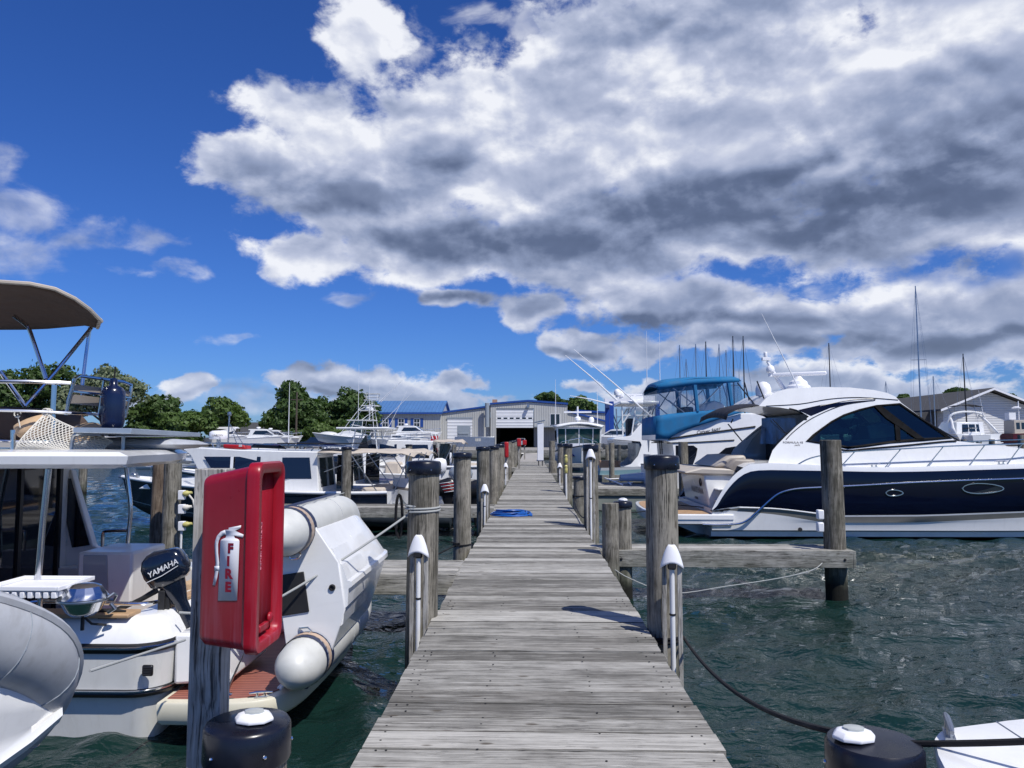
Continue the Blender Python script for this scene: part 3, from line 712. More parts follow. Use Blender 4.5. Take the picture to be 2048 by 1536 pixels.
class House:
    """cabin: planar side walls. prof = closed list of (x,z); half width linear in x and z"""
    def __init__(s, prof, w0, z0, w1, z1, x0=0, kx=0.): s.p, s.w0, s.z0, s.w1, s.z1, s.x0, s.kx = prof, w0, z0, w1, z1, x0, kx
    def w(s, x, z): return lerp(s.w0, s.w1, (z-s.z0)/(s.z1-s.z0)) - s.kx*max(0, x-s.x0)
    def pt(s, x, z, sd=1, off=0): return Vector((x, sd*(s.w(x, z)+off), z))
    def build(s, name, m, parent, bevel=.02, skip=()):
        a = MB(); n = len(s.p)
        L_ = [s.pt(x, z, 1) for x, z in s.p]; R_ = [s.pt(x, z, -1) for x, z in s.p]
        fs = [tuple(range(n)), tuple(range(2*n-1, n-1, -1))] + [(i, n+i, n+(i+1) % n, (i+1) % n) for i in range(n) if i not in skip]
        a.add(L_+R_, fs); return a.build(name, m, parent, bevel=bevel, smooth=30)
    def panel(s, name, poly, m, parent, sides=(1, -1), off=.004, th=.012, single=True, bevel=0):
        out = []
        for sd in sides:
            a = MB(); pts = [s.pt(x, z, sd, off-th) for x, z in poly]; a.prism(pts, (0, sd*th, 0)); out.append(a.build(name, m, parent, bevel=bevel))
        return out
    def front(s, name, i, u0, u1, v0, v1, m, parent, off=.006, th=.012):
        """panel on edge i->i+1 of the profile; u across (-1..1), v along"""
        (xa, za), (xb, zb) = s.p[i], s.p[(i+1) % len(s.p)]
        def q_(u, v): x, z = lerp(xa, xb, v), lerp(za, zb, v); return Vector((x, u*s.w(x, z), z))
        pts = [q_(u0, v0), q_(u1, v0), q_(u1, v1), q_(u0, v1)]; nrm = (pts[1]-pts[0]).cross(pts[3]-pts[0]).normalized()
        ctr = Vector((sum(p[0] for p in s.p)/len(s.p), 0, sum(p[1] for p in s.p)/len(s.p)))
        if nrm.dot(pts[0]-ctr) < 0: nrm = -nrm
        a = MB(); a.prism([p+nrm*(off-th) for p in pts], nrm*th); return a.build(name, m, parent)
def whip(parent, p, h, r=.012, lean=(0, 0), m=None, name='antenna'):
    a = MB(); p = Vector(p); a.tube([p, p+Vector((lean[0]*.3*h, lean[1]*.3*h, h*.3)), p+Vector((lean[0]*h, lean[1]*h, h))], [r*1.3, r, r*.45], 6); return a.build(name, m or M['plastic'], parent)
def radome(parent, p, r=.3, h=.25, name='radome'):
    a = MB(); a.lathe([(r*.5, -.08), (r*.5, 0), (r*.93, .01), (r, h*.35), (r*.96, h*.75), (r*.7, h*.97), (.01, h)], p, 20); return a.build(name, M['plastic'], parent, smooth=60)
def satdome(parent, p, r=.3, name='satellite_dome'):
    a = MB(); a.lathe([(r*.55, -.1), (r*.55, 0), (r*.95, .02), (r, r*.7), (r*.98, r), (r*.8, r*1.55), (r*.4, r*1.87), (.01, r*1.95)], p, 20); return a.build(name, M['plastic'], parent, smooth=60)
def fenderpart(p, r=.1, h=.5, mat='fender', top=.6, label=None, name='fender'):
    t = thing(name, label, 'fender', p, 0)
    a = MB(); a.lathe([(.01, 0), (r*.5, .01), (r*.9, .04), (r, .09), (r, h-.10), (r*.95, h-.06), (r*.78, h-.025), (r*.35, h), (r*.30, h+.06), (.01, h+.07)], n=24); a.build('body', M[mat], t, smooth=60)
    a = MB(); a.tube([(0, 0, h+.04), (0.01, 0, h+top)], .008, 6); a.tube([(0, 0, -.05), (0, 0, .02)], .03, 8); a.build('line', M['ropeblack'], t); return t
def outboard(label, loc, rz, tilt=0, s=1., text=None, mat='navyhull', tiller=True, par=None):
    t = thing('outboard_motor', label, 'outboard motor', loc, rz, None, s)
    Mt = Matrix.Rotation(tilt, 4, 'Y')
    # cowl, local: x forward (towards boat), z up, pivot at origin
    a = MB(); secs = []
    for (z, x0, x1, hw) in [(.18, -.20, .14, .095), (.22, -.25, .19, .125), (.32, -.28, .215, .145), (.42, -.28, .21, .145), (.50, -.26, .17, .130), (.545, -.22, .10, .10), (.56, -.15, .02, .05)]:
        cx, hx = (x0+x1)/2, (x1-x0)/2
        secs.append([(cx+hx*math.copysign(abs(math.cos(an))**.55, math.cos(an)), hw*math.copysign(abs(math.sin(an))**.55, math.sin(an)), z+.05*(math.cos(an)*.5)*(z > .3)) for an in [2*math.pi*k/24 for k in range(24)]])
    a.loft(secs, closed=True, cap=True); a.xf(Mt); cw = a.build('cowl', M[mat], t, smooth=50)
    a = MB(); a.loft([[(-.03+hx*math.copysign(abs(math.cos(an))**.6, math.cos(an)), hw*math.copysign(abs(math.sin(an))**.6, math.sin(an)), z) for an in [2*math.pi*k/16 for k in range(16)]] for (z, hx, hw) in [(.20, .15, .09), (.08, .12, .075), (-.06, .075, .045), (-.40, .07, .035), (-.62, .06, .03)]], closed=True, cap=True)
    a.prism([(-.14, -.006, -.60), (.10, -.006, -.60), (.10, -.006, -.615), (-.14, -.006, -.63)], (0, .012, 0)); a.bx(-.16, .08, -.055, .055, -.475, -.46)
    a.tube([(-.14, 0, -.60), (.10, 0, -.60), (.14, 0, -.60)], [.035, .04, .01], 10); a.prism([(-.02, -.008, -.62), (.06, -.008, -.62), (.0, -.008, -.76), (-.05, -.008, -.76)], (0, .016, 0)); a.xf(Mt); a.build('leg', M[mat], t, smooth=50)
    a = MB()
    for k in range(3):
        rr = Matrix.Rotation(k*2.094, 3, 'X'); a.add([rr @ Vector(v)+Vector((-.18, 0, -.60)) for v in [(0, -.03, .02), (.03, .03, .02), (.035, .055, .11), (-.01, -.04, .12)]], [(0, 1, 2, 3)])
    a.xf(Mt); a.build('propeller', M['dullsteel'], t, solid=.008)
    a = MB(); a.bx(.10, .17, -.09, .09, -.22, .10); a.bx(.06, .12, -.05, .05, -.30, .16); a.tube([(.16, -.10, -.02), (.16, .10, -.02)], .018, 8); a.tube([(.20, -.06, -.15), (.30, -.06, -.15)], .01, 6); a.tube([(.20, .06, -.15), (.30, .06, -.15)], .01, 6); a.build('bracket', M['rubber'], t, bevel=.008)
    if tiller:
        a = MB(); a.tube([(.15, 0, .17), (.32, 0, .15), (.45, 0, .15)], [.035, .028, .022], 10); a.tube([(.45, 0, .15), (.62, 0, .15), (.66, 0, .15)], [.028, .03, .02], 12); a.xf(Mt); a.build('tiller', M['rubber'], t)
    if text:
        for sd in (-1, 1):
            mt = Mt @ frame((-.04, sd*.151, .37), (sd*-1. if sd > 0 else 1., 0, .06), (0, 0, 1)); textmb(text, .085, M['lettersw'], 'brand_lettering', cw, mt, shear=.25, bold=.001)
        a = MB()
        for sd in (-1, 1): a.tube([(.17, sd*.149, .30), (-.0, sd*.152, .30), (-.2, sd*.147, .33)], .004, 6)
        a.xf(Mt); a.build('pinstripe', M['lettersw'], cw)
    return t

# ------------------ inflatable dinghy; local: x stern (0) to bow, y across, z deck up. keel at -z
def dinghy(label, M4, tube='tubecream', L=2.75, B=1.56, rt=.215, hullm='white', pad=True):
    t = thing('inflatable_dinghy', label, 'inflatable dinghy'); t.matrix_world = M4
    t.location, q_, s_ = M4.decompose(); t.rotation_euler = q_.to_euler(); hb = B/2-rt
    path = [(-.22, hb), (0, hb), (.8, hb), (1.5, hb*.985), (1.95, hb*.86), (2.25, hb*.62), (2.45, hb*.32), (2.52, 0)]
    full = [Vector((x, y, .05+.22*max(0, (x-1.2)/1.3)**2)) for x, y in path]; full = full + [Vector((p.x, -p.y, p.z)) for p in full[-2::-1]]
    sp = smoothpath(full, 5); n = len(sp); rs = []
    for i in range(n):
        x = sp[i].x; rs.append(rt)
    # pointed cones at both stern ends
    e0 = [sp[0]+Vector((-.30, 0, .03)), sp[0]+Vector((-.26, 0, .02)), sp[0]+Vector((-.15, 0, .01))]; e1 = [Vector((p.x, -p.y, p.z)) for p in e0[::-1]]
    a = MB(); a.tube(e0+sp+e1, [rt*.30, rt*.62, rt*.9]+rs+[rt*.9, rt*.62, rt*.30], 26); tb = a.build('tube', M[tube], t, smooth=60)
    for i in list(range(3, n-3, 7)):
        tg = (sp[i+1]-sp[i-1]).normalized(); a = MB(); ax = tg.orthogonal().normalized(); ay = tg.cross(ax)
        a.tube([sp[i]+(ax*math.cos(k*.2513)+ay*math.sin(k*.2513))*(rt+.0005) for k in range(25)], .0028, 5, closed=True); a.build('seam', M['tubegrey' if tube != 'tubegrey' else 'greyhull'], tb)
    for sd in (1, -1):
        a = MB(); a.tube([(.9, sd*(hb+rt*.7), .06+rt*.72), (.93, sd*(hb+rt*.78), .06+rt*.86), (1.12, sd*(hb+rt*.78), .06+rt*.86), (1.15, sd*(hb+rt*.7), .06+rt*.72)], .012, 6); a.build('grab_handle', M['rubber'], tb)
        a = MB(); a.tube([(.0+x*.09, sd*(hb+rt*1.0+.0), -.02-.012*math.sin(x*3.14159/2)) for x in range(0, 19)], .005, 5); a.build('grab_line', M['ropegrey'], tb)
    # seams and rubbing strips around the stern ends
    for sd in (1, -1):
        a = MB(); b = MB()
        for (x0, w_, mm) in ((-.20, .07, 0), (-.12, .07, 1), (-.04, .075, 0)):
            rr = rt+.007; sec = [[(x0+dx_, sd*hb+rr*math.cos(an), .055+rr*math.sin(an)) for an in [2*math.pi*k/26 for k in range(26)]] for dx_ in (0, w_)]
            (a if mm == 0 else b).loft(sec, closed=True)
        a.build('rubbing_strip', M['stripeNavy'], tb); b.build('rubbing_strip', M['stripeTan'], tb)
    a = MB(); sm = [p+Vector((0, 0, 0)) for p in sp]
    out = []
    for i in range(n):
        tg = (sp[min(i+1, n-1)]-sp[max(i-1, 0)]).normalized(); nr = Vector((tg.y, -tg.x, 0)).normalized(); nr = nr if nr.dot(sp[i]-Vector((1., 0, 0))) > 0 else -nr
        out.append(sp[i]+nr*(rt*.999))
    a.tube(out, .022, 6); a.build('rub_strake', M['stripeNavy' if tube == 'tubecream' else 'tubegrey'], t)
    # rigid hull: vee bottom
    a = MB(); rows = []
    for i in range(19):
        x = lerp(0, 2.62, i/18); u = i/18
        yb = lerp(hb-.02, hb-.06, u) if x < 1.5 else max(0.012, (hb-.05)*(1-((x-1.5)/1.14)**2.1))
        zk = -.36+.02*u+.44*max(0, (u-.6)/.4)**2.2; zc = -.16+.30*max(0, (u-.5)/.5)**1.8; zt = .06+.22*max(0, (x-1.2)/1.3)**2
        st = .03
        row = [(x, yb+.05, zt), (x, yb, zc+.03), (x, yb*.96, zc), (x, yb*.66, lerp(zc, zk, .36)), (x, yb*.62, lerp(zc, zk, .36)-st*(1-u)), (x, yb*.38, lerp(zc, zk, .66)), (x, yb*.34, lerp(zc, zk, .66)-st*(1-u)), (x, .035, zk+.012), (x, .02, zk-.02)]
        rows.append(row+[(p[0], -p[1], p[2]) for p in row[::-1]])
    a.loft(rows); a.add(rows[0], [tuple(range(len(rows[0])))]); h = a.build('hull', M[hullm], t, smooth=42, bevel=.012)
    # transom plate with motor pad
    a = MB(); a.prism([(-.02, -hb+.0, .24), (-.02, hb, .24), (-.02, hb-.0, -.14), (-.02, .2, -.3), (-.02, -.2, -.3), (-.02, -hb, -.14)], (.045, 0, 0)); tr = a.build('transom', M['white' if hullm == 'white' else hullm], t, bevel=.008)
    if pad:
        a = MB(); a.bx(-.034, -.021, -.17, .17, .0, .25); p_ = a.build('motor_pad', M['rubber'], tr, bevel=.01)
        a = MB(); a.lathe([(.028, 0), (.028, .012), (.018, .016), (.017, .004)], (-.023, 0, -.22), 12, rot=Matrix.Rotation(R(-90), 3, 'Y')); a.build('drain_plug', M['rubber'], tr)
        for sd in (1, -1):
            a = MB(); a.tube([(-.03, sd*.32-.03, .1), (-.06, sd*.32-.03, .02), (-.07, sd*.32, -.01), (-.06, sd*.32+.03, .02), (-.03, sd*.32+.03, .1)], .008, 6, closed=True); a.build('tow_ring', M['steel'], tr)
    return t
# ---------------------------------------------------------------- near left trawler yacht (bow to the left, stern to the dock)
A0 = Vector((-5.2, 7.5, 0)); tug = thing('trawler_yacht', 'near white trawler yacht with brown bimini, red brown swim platform and dark cabin glass', 'motor yacht', A0)
def LA(p): return Vector(p)-A0
YN, YF, XS = 6.05, 8.85, -2.87          # near side, far side, transom
def tb(mb, name, mat, parent=tug, **k): mb.shift(-A0); return mb.build(name, mat, parent, **k)
# outline of the hull in plan with rounded stern corners
def plan(off=0., xs=XS):
    r_ = .28; out = [(-12.5, YN-off)]
    out += [(xs-r_+(r_+off)*math.cos(a), YN+r_+(r_+off)*math.sin(a)) for a in [R(-90+15*i) for i in range(7)]]
    out += [(xs-r_+(r_+off)*math.cos(a), YF-r_+(r_+off)*math.sin(a)) for a in [R(0+15*i) for i in range(7)]]
    return out + [(-12.5, YF+off)]
def ring(levels, m, name, mats, parent=tug, cap=False):
    a = MB(); secs = [[(x, y, z) for x, y in plan(o)] for (z, o) in levels]; a.loft(secs, rowm=None)
    if cap: a.add(secs[-1], [tuple(range(len(secs[-1])))])
    a.mi = [m]*len(a.f); return tb(a, name, mats, parent)
def plan_sh(off): return plan(off)
ring([(-.35, -.16), (.05, -.10), (.27, -.06)], 0, 'lower_hull', M['whiteg'])
ring([(.27, -.03), (.62, 0.)], 0, 'hull', M['whiteg'])
a = MB(); a.tube([(x, y, .285) for x, y in plan(-.035)], .035, 8); hr = tb(a, 'rub_rail', M['black'])
a = MB(); a.tube([(x, y, .305) for x, y in plan(.0)], .010, 6); tb(a, 'rail_insert', M['steel'])
a = MB(); a.tube([(x, y, .63) for x, y in plan(-.012)], .040, 8); tb(a, 'rub_rail', M['black'])
a = MB(); a.tube([(x, y, .642) for x, y in plan(.028)], .012, 6); tb(a, 'rail_insert', M['steel'])
# bulwark: tumbles home, with cap
ring([(.665, -.01), (.70, -.02), (.80, -.07), (.845, -.13), (.855, -.19), (.85, -.36)], 0, 'gunwale', M['white'])
a = MB(); pl = plan(-.14); pi = plan(-.33); a.loft([[(x, y, .853) for x, y in pl[3:-3]], [(x, y, .853) for x, y in pi[3:-3]]]); 
a = MB(); a.bx(-4.35, -3.18, YN+.06, YN+.27, .852, .885); a.bx(-3.13, -3.02, 6.5, 8.3, .853, .886); tb(a, 'teak_step', M['teak'], bevel=.01)
ring([(.85, -.36), (.35, -.38)], 0, 'cockpit_liner', M['whiteg'])
a = MB(); a.bx(-12, XS-.3, YN+.37, YF-.37, .30, .35); tb(a, 'cockpit_sole', M['teakdeck'])
# vent louvre and drain
vx = P(297, 1340, YN); a = MB(); a.box((vx.x, YN-.012, vx.z), (.085, .03, .085)); v_ = tb(a, 'vent', M['black'], bevel=.012)
a = MB()
for i in range(5): a.box((vx.x, YN-.03, vx.z-.028+.014*i), (.066, .014, .006), rot=Matrix.Rotation(R(-25), 3, 'X'))
tb(a, 'louvre', M['rubber'], v_)
# gunwale cleat
def cleat(c, s=1., rz=0, mat='rubber', parent=None, name='cleat', label=None):
    a = MB(); a.tube([(-.11, 0, .045), (-.05, 0, .05), (.05, 0, .05), (.11, 0, .045)], [.008, .013, .013, .008], 8)
    for x in (-.035, .035): a.tube([(x, 0, 0), (x, 0, .05)], .012, 8)
    a.bx(-.06, .06, -.018, .018, 0, .008); a.xf(Matrix.Translation(c) @ Matrix.Rotation(rz, 4, 'Z') @ Matrix.Scale(s, 4)); return a.build(name, M[mat], parent)
cleat(LA((-3.38, YN+.14, .835)), 1.25, 0, 'rubber', tug)
# transom door panel on the swim platform side
a = MB(); a.prism([(XS+.002, 6.6, .34), (XS+.002, 7.5, .34), (XS+.002, 7.5, .84), (XS+.002, 6.6, .84)], (.02, 0, 0)); tb(a, 'transom_door', M['white'], bevel=.01)
a = MB(); a.prism([(XS+.0, 6.25, .30), (XS+.42, 6.35, .30), (XS+.42, 6.35, .36), (XS+.36, 6.33, .62), (XS+.1, 6.27, .70), (XS, 6.25, .70)], (0, .9, 0)); tb(a, 'transom_locker', M['white'], bevel=.025)
# swim platform
ol = [(XS-.02, 6.02), (-2.55, 6.02), (-2.25, 6.05), (-2.03, 6.16), (-1.90, 6.45), (-1.86, 7.0), (-1.86, 7.9), (-1.92, 8.45), (-2.05, 8.75), (-2.3, 8.88), (XS-.02, 8.9)]
ol = [tuple(p) for p in [(v.x, v.y) for v in smoothpath([(x, y, 0) for x, y in ol], 4)]]
a = MB(); a.loft([[(x, y, z) for x, y in [((px_+2.6)*k+-2.6, (py_-7.46)*k2+7.46) for px_, py_ in ol]] for z, k, k2 in ((.06, .93, .97), (.10, .985, .99), (.22, 1., 1.), (.235, .985, .995))], closed=True, cap=True); pf = tb(a, 'swim_platform', M['cream'], smooth=45)
a = MB(); a.prism([(-2.6+(x+2.6)*.86, 7.46+(y-7.46)*.93, .236) for x, y in ol], (0, 0, .006)); tb(a, 'platform_decking', M['teakdeck'], pf)
cleat(LA((-2.13, 6.17, .238)), .8, R(15), 'steel', pf)
a = MB(); dp = (-2.42, 6.55)
for (x, y) in ((-2.42, 6.2), (-2.0, 7.9)): a.tube([(x, y, .24), (x, y, .9)], .018, 8); a.lathe([(.05, .24), (.05, .25), (.02, .26)], (x, y, 0), 12)
a.tube([(-2.42, 6.2, .9), (-2.2, 6.3, .97), (-2.0, 6.9, 1.0)], .018, 8); a.tube([(-2.42, 6.2, .26), (-2.5, 6.9, .5), (-2.55, 7.6, .6)], .012, 6)
tb(a, 'davit', M['steel'], pf)
lad = MB()
for s_ in (0, .26): lad.tube([(-2.02, 6.30+s_, .26), (-1.93, 6.30+s_, .36), (-1.86, 6.30+s_, .50)], .012, 6)
for k in range(4): f = k/3; lad.box((lerp(-2.02, -1.86, f), 6.43, lerp(.27, .49, f)), (.05, .26, .012))
tb(lad, 'boarding_ladder', M['plastic'], pf)
# cabin: aft bulkhead with dark glass doors, far wing with slanted window
XB = -5.25
a = MB(); a.bx(-12, XB, YN+.40, YF-.12, .33, 2.02); tb(a, 'cabin', M['whiteg'], bevel=.02)
a = MB(); a.bx(XB-.008, XB+.012, 6.50, 8.48, .42, 1.98); dr = tb(a, 'cabin_door', M['glass'])
a = MB()
for y in (6.50, 7.15, 7.82, 8.48): a.bx(XB+.012, XB+.035, y-.025, y+.025, .40, 1.99)
a.bx(XB+.012, XB+.03, 6.5, 8.48, .38, .43); tb(a, 'door_frame', M['black'], dr)
a = MB(); a.box((XB+.02, 7.45, .98), (.006, .10, .10)); tb(a, 'notice', M['yellow'], dr)
# wing on the far side
wy = YF-.18; Wg = [P(105, 938, wy), P(142, 940, wy), P(186, 1092, wy), P(205, 1100, wy), P(265, 1102, wy), P(268, 1215, wy), P(140, 1215, wy)]
a = MB(); a.prism(Wg, (0, .10, 0)); wg = tb(a, 'cockpit_wing', M['whiteg'], bevel=.012)
a = MB(); a.prism([P(115, 958, wy-.004), P(142, 957, wy-.004), P(180, 1090, wy-.004), P(145, 1095, wy-.004)], (0, -.012, 0)); tb(a, 'wing_window', M['glass'], wg)
a = MB(); a.bx(-4.35, -3.05, YF-.75, YF-.38, .35, .93); tb(a, 'cockpit_settee', M['whiteg'], bevel=.03)
hy = 7.6; hq = [P(168, 1110, hy), P(215, 1110, hy), P(217, 1200, hy), P(166, 1200, hy)]
c0 = P(165, 1105, hy).x; c1 = P(265, 1105, hy).x; a = MB(); a.bx(c0-.05, c1, hy+.002, hy+.7, .35, P(0, 1104, hy).z); ck = tb(a, 'galley_locker', M['whiteg'], bevel=.025)
a = MB(); a.prism(hq, (0, -.012, 0)); tb(a, 'locker_door', M['greyhull'], ck, bevel=.006)
# roof with aft overhang and rounded aft edge
rf = [(-13, 6.15), (P(262, 940, 6.2).x, 6.15), (-3.34, 6.5), (-3.40, 7.2), (-3.55, 7.9), (-3.84, 8.55), (-4.1, 8.8), (-13, 8.9)]
zr = P(100, 937, 6.2).z
a = MB(); a.loft([[(-7+(x+7)*k, 7.5+(y-7.5)*k, z) for x, y in rf] for z, k in ((zr, .965), (zr+.035, .995), (zr+.10, 1.), (zr+.135, .975), (zr+.15, .9))], closed=True, cap=True); roof = tb(a, 'cabin_roof', M['white'], smooth=35)
a = MB(); a.tube(smoothpath([P(246, 926, 6.5), P(290, 925, 7.2), P(340, 920, 8.0), P(378, 922, 8.9)], 5), [.035]*16, 8); tb(a, 'awning_rail', M['whiteg'], roof)
a = MB(); a.tube([P(97, 938, 6.22), P(86, 1040, 6.22), P(76, 1160, 6.22)], .026, 10); tb(a, 'roof_post', M['steel'])
a = MB(); a.tube(smoothpath([P(252, 936, 8.6), P(261, 1010, 8.6), P(258, 1060, 8.6), P(253, 1104, 8.6)], 4), .024, 10); tb(a, 'roof_post', M['steel'])
a = MB(); a.tube(smoothpath([P(205, 1102, 8.6), P(206, 1068, 8.6), P(216, 1062, 8.6), P(254, 1061, 8.6)], 4), .018, 8); tb(a, 'grab_rail', M['steel'])
a = MB(); a.tube(smoothpath([P(152, 980, 8.8), P(165, 1000, 8.8), P(182, 1050, 8.8)], 4), .014, 8); tb(a, 'grab_rail', M['steel'])
# stern rail in front: rail from tray post over to the outboard bracket
a = MB(); rl = [P(60, 1245, 6.25), P(60, 1215, 6.25), P(75, 1203, 6.25), P(200, 1206, 6.3), P(290, 1207, 6.35), P(335, 1198, 6.6)]; a.tube(smoothpath(rl, 5), .016, 8); tb(a, 'stern_rail', M['steel'])
# flybridge
a = MB()
a.tube([P(-80, 762, 6.5), P(60, 763, 6.7), P(141, 766, 6.9)], .018, 8); a.tube([P(-80, 818, 6.5), P(60, 822, 6.7), P(141, 826, 6.9), P(200, 829, 7.4), P(250, 832, 8.0)], .014, 8)
a.tube([P(109, 765, 6.85), P(106, 828, 6.85), P(105, 900, 6.85)], .022, 8); a.tube([P(-40, 880, 6.5), P(10, 882, 6.7), P(110, 886, 6.9)], .013, 8); a.tube([P(26, 860, 6.6), P(26, 905, 6.6)], .02, 8); a.shift(-A0); split(a, 'flybridge_rail', M['steel'], tug)
a = MB()
for L_ in ([(0, 742, 6.8), (50, 812, 6.9)], [(183, 655, 7.4), (110, 745, 7.1), (50, 812, 6.9)]): a.tube([P(*q) for q in L_], .019, 8)
a.tube(smoothpath([P(28, 632, 7.0), P(52, 650, 7.0), P(62, 668, 7.0), P(92, 758, 6.95)], 4), .019, 8); a.tube([P(180, 655, 7.4), P(172, 710, 7.4), P(165, 766, 7.3), P(165, 810, 7.3)], .017, 8); a.shift(-A0); split(a, 'bimini_frame', M['steel'], tug)
# bimini canopy: rows from near edge to far edge, columns towards the aft end
near = [(-160, 575), (-60, 560), (0, 561), (60, 567), (110, 580), (150, 600), (180, 620), (203, 641)]
far = [(-160, 668), (-60, 663), (0, 659), (50, 657), (95, 655), (135, 653), (170, 652), (195, 658)]
a = MB(); rows = []
for i in range(8):
    r0 = P(*near[i], lerp(6.3, 6.95, (i/7)**2)); r1 = P(*far[i], lerp(8.7, 8.0, (i/7)**2)); row = []
    for j in range(9): t_ = j/8; p = r0.lerp(r1, t_); p.z += .05*4*t_*(1-t_)*(1-i/7*.5) - .012*math.sin(j*2.1+i); row.append(p)
    rows.append(row)
a.loft(rows); bi = tb(a, 'bimini_canopy', M['bimini'], solid=.012, smooth=60)
a = MB(); a.tube([q[0] for q in rows]+[rows[-1][j] for j in range(1, 9)], .018, 6); tb(a, 'canopy_hem', M['beigecanvas'], bi)
# folding helm seat frame
a = MB(); fr = [P(132, 830, 7.0), P(137, 800, 7.0), P(150, 757, 7.0), P(160, 752, 7.05), P(245, 763, 7.5), P(263, 770, 7.6), P(262, 782, 7.6), P(250, 835, 7.6)]; a.tube(fr, .015, 8)
a.tube([P(146, 783, 7.0), P(205, 789, 7.3), P(262, 796, 7.6)], .012, 6); a.tube([P(208, 760, 7.3), P(197, 832, 7.3)], .012, 6); st = tb(a, 'helm_seat', M['steel'])
a = MB(); a.prism([P(147, 768, 7.06), P(257, 782, 7.62), P(256, 792, 7.62), P(146, 782, 7.06)], (0, .02, 0)); a.prism([P(143, 788, 7.06), P(254, 802, 7.62), P(250, 818, 7.62), P(139, 807, 7.06)], (0, .02, 0)); tb(a, 'seat_slat', M['beiged'], st)
# fly console and hatch seen under the rail
a = MB(); a.prism([P(-60, 835, 7.3), P(0, 812, 7.3), P(40, 815, 7.3), P(62, 840, 7.3), P(60, 880, 7.3), P(-60, 880, 7.3)], (0, 1.0, 0)); tb(a, 'console_cover', M['bimini'], bevel=.04)
# solar panel on its frame
sp_ = [P(146, 862, 6.6), P(260, 868, 6.6), P(400, 876, 8.3), P(262, 868, 8.3)]
a = MB(); zz = P(146, 865, 6.6).z; xa, xb = P(146, 865, 6.6).x, P(262, 868, 6.6).x; xc = P(401, 876, 8.3).x
a.prism([(xa, 6.6, zz), (xb, 6.6, zz-.01), (xc, 8.3, zz-.03), (xc-1.0, 8.3, zz-.03)], (0, 0, .045)); so_ = tb(a, 'solar_panel', M['alu'], bevel=.004)
a = MB(); a.prism([(xa+.05, 6.63, zz+.046), (xb-.04, 6.63, zz+.036), (xc-.05, 8.27, zz+.016), (xc-.97, 8.27, zz+.016)], (0, 0, .003)); tb(a, 'solar_cells', M['panel'], so_)
a = MB()
for q in ([(140, 912, 6.7), (146, 875, 6.7), (158, 868, 6.7), (200, 869, 6.9)], [(245, 918, 7.2), (247, 872, 7.2)], [(350, 914, 8.1), (351, 878, 8.1)]): a.tube(smoothpath([P(*k) for k in q], 4), .017, 8)
a.tube(smoothpath([P(162, 906, 6.9), P(146, 890, 6.9), P(152, 872, 6.9), P(200, 870, 7.0)], 4), .012, 8); a.shift(-A0); split(a, 'panel_bracket', M['dullsteel'], so_)
# paddle board / grey storage on roof
a = MB(); c = P(250, 906, 7.6); a.ell((c.x, c.y, zr+.19), (.85, .33, .07), 20, 6, z0=-1); tb(a, 'life_raft_cover', M['tubegrey'], roof)
# wooden step box under grill, tan seat
a = MB(); q = P(395, 1185, 7.4); a.bx(q.x-.12, q.x+.16, 7.3, 7.9, .36, .92); tb(a, 'tan_seat', M['tan'], bevel=.03)

# things on the boat
t = thing('canvas_bundle', 'tan canvas cover bundled up behind the white net on the flybridge', 'canvas cover', P(65, 870, 6.9))
a = MB(); c = t.location; random.seed(4)
secs = []
for i, (px, y0, y1, dpt) in enumerate([(33, 850, 858, .05), (42, 845, 872, .12), (55, 838, 882, .16), (70, 832, 878, .16), (85, 828, 872, .13), (94, 828, 868, .05)]):
    p0, p1 = P(px, y0, 6.9), P(px, y1, 6.9); r0 = (p0.z-p1.z)/2; m_ = (p0+p1)/2
    secs.append([(m_.x-c.x, dpt*math.cos(an)*(1+.12*math.sin(3*an+i)), m_.z-c.z+r0*math.sin(an)*(1+.06*math.sin(4*an+i*2))) for an in [2*math.pi*k/14 for k in range(14)]])
a.loft(secs, closed=True, cap=True); a.build('folded_canvas', M['tan'], t, sub=1)
a = MB(); secs = []
for i, (px, y0, y1, dpt) in enumerate([(130, 862, 900, .05), (145, 852, 902, .15), (165, 846, 903, .2), (185, 842, 902, .2), (200, 846, 900, .1)]):
    p0, p1 = P(px, y0, 7.5), P(px, y1, 7.5); r0 = (p0.z-p1.z)/2; m_ = (p0+p1)/2
    secs.append([(m_.x-c.x, .6+dpt*math.cos(an)*(1+.12*math.sin(3*an+i)), m_.z-c.z+r0*math.sin(an)) for an in [2*math.pi*k/14 for k in range(14)]])
a.loft(secs, closed=True, cap=True); a.build('folded_canvas', M['tan'], t, sub=1)
# net: grid wires sagging from the rail to the roof
a = MB(); rows = []
top = [P(92, 826, 6.8), P(110, 838, 6.8), P(135, 850, 6.85), P(165, 862, 6.9), P(200, 872, 7.0), P(225, 884, 7.1)]; bot = [P(30, 903, 6.6), P(70, 900, 6.6), P(110, 903, 6.65), P(135, 907, 6.7), P(170, 906, 6.8), P(215, 905, 6.9)]
tp, bt_ = smoothpath(top, 4), smoothpath(bot, 4); nn = len(tp)
t = thing('cargo_net', 'white knotted cargo net tied between the flybridge rail and the cabin roof', 'net', tp[0]); o0 = t.location.copy()
for k in range(nn-1):
    pass
nu, nv = 20, 11
def npt(u, v):
    iu = u*(nn-1); i = min(int(iu), nn-2); f = iu-i; p = tp[i].lerp(tp[i+1], f); q = bt_[i].lerp(bt_[i+1], f); r_ = p.lerp(q, v); r_ = r_ - Vector((0, .12*math.sin(math.pi*v), .06*math.sin(math.pi*v)*(1-u*.5))); return r_
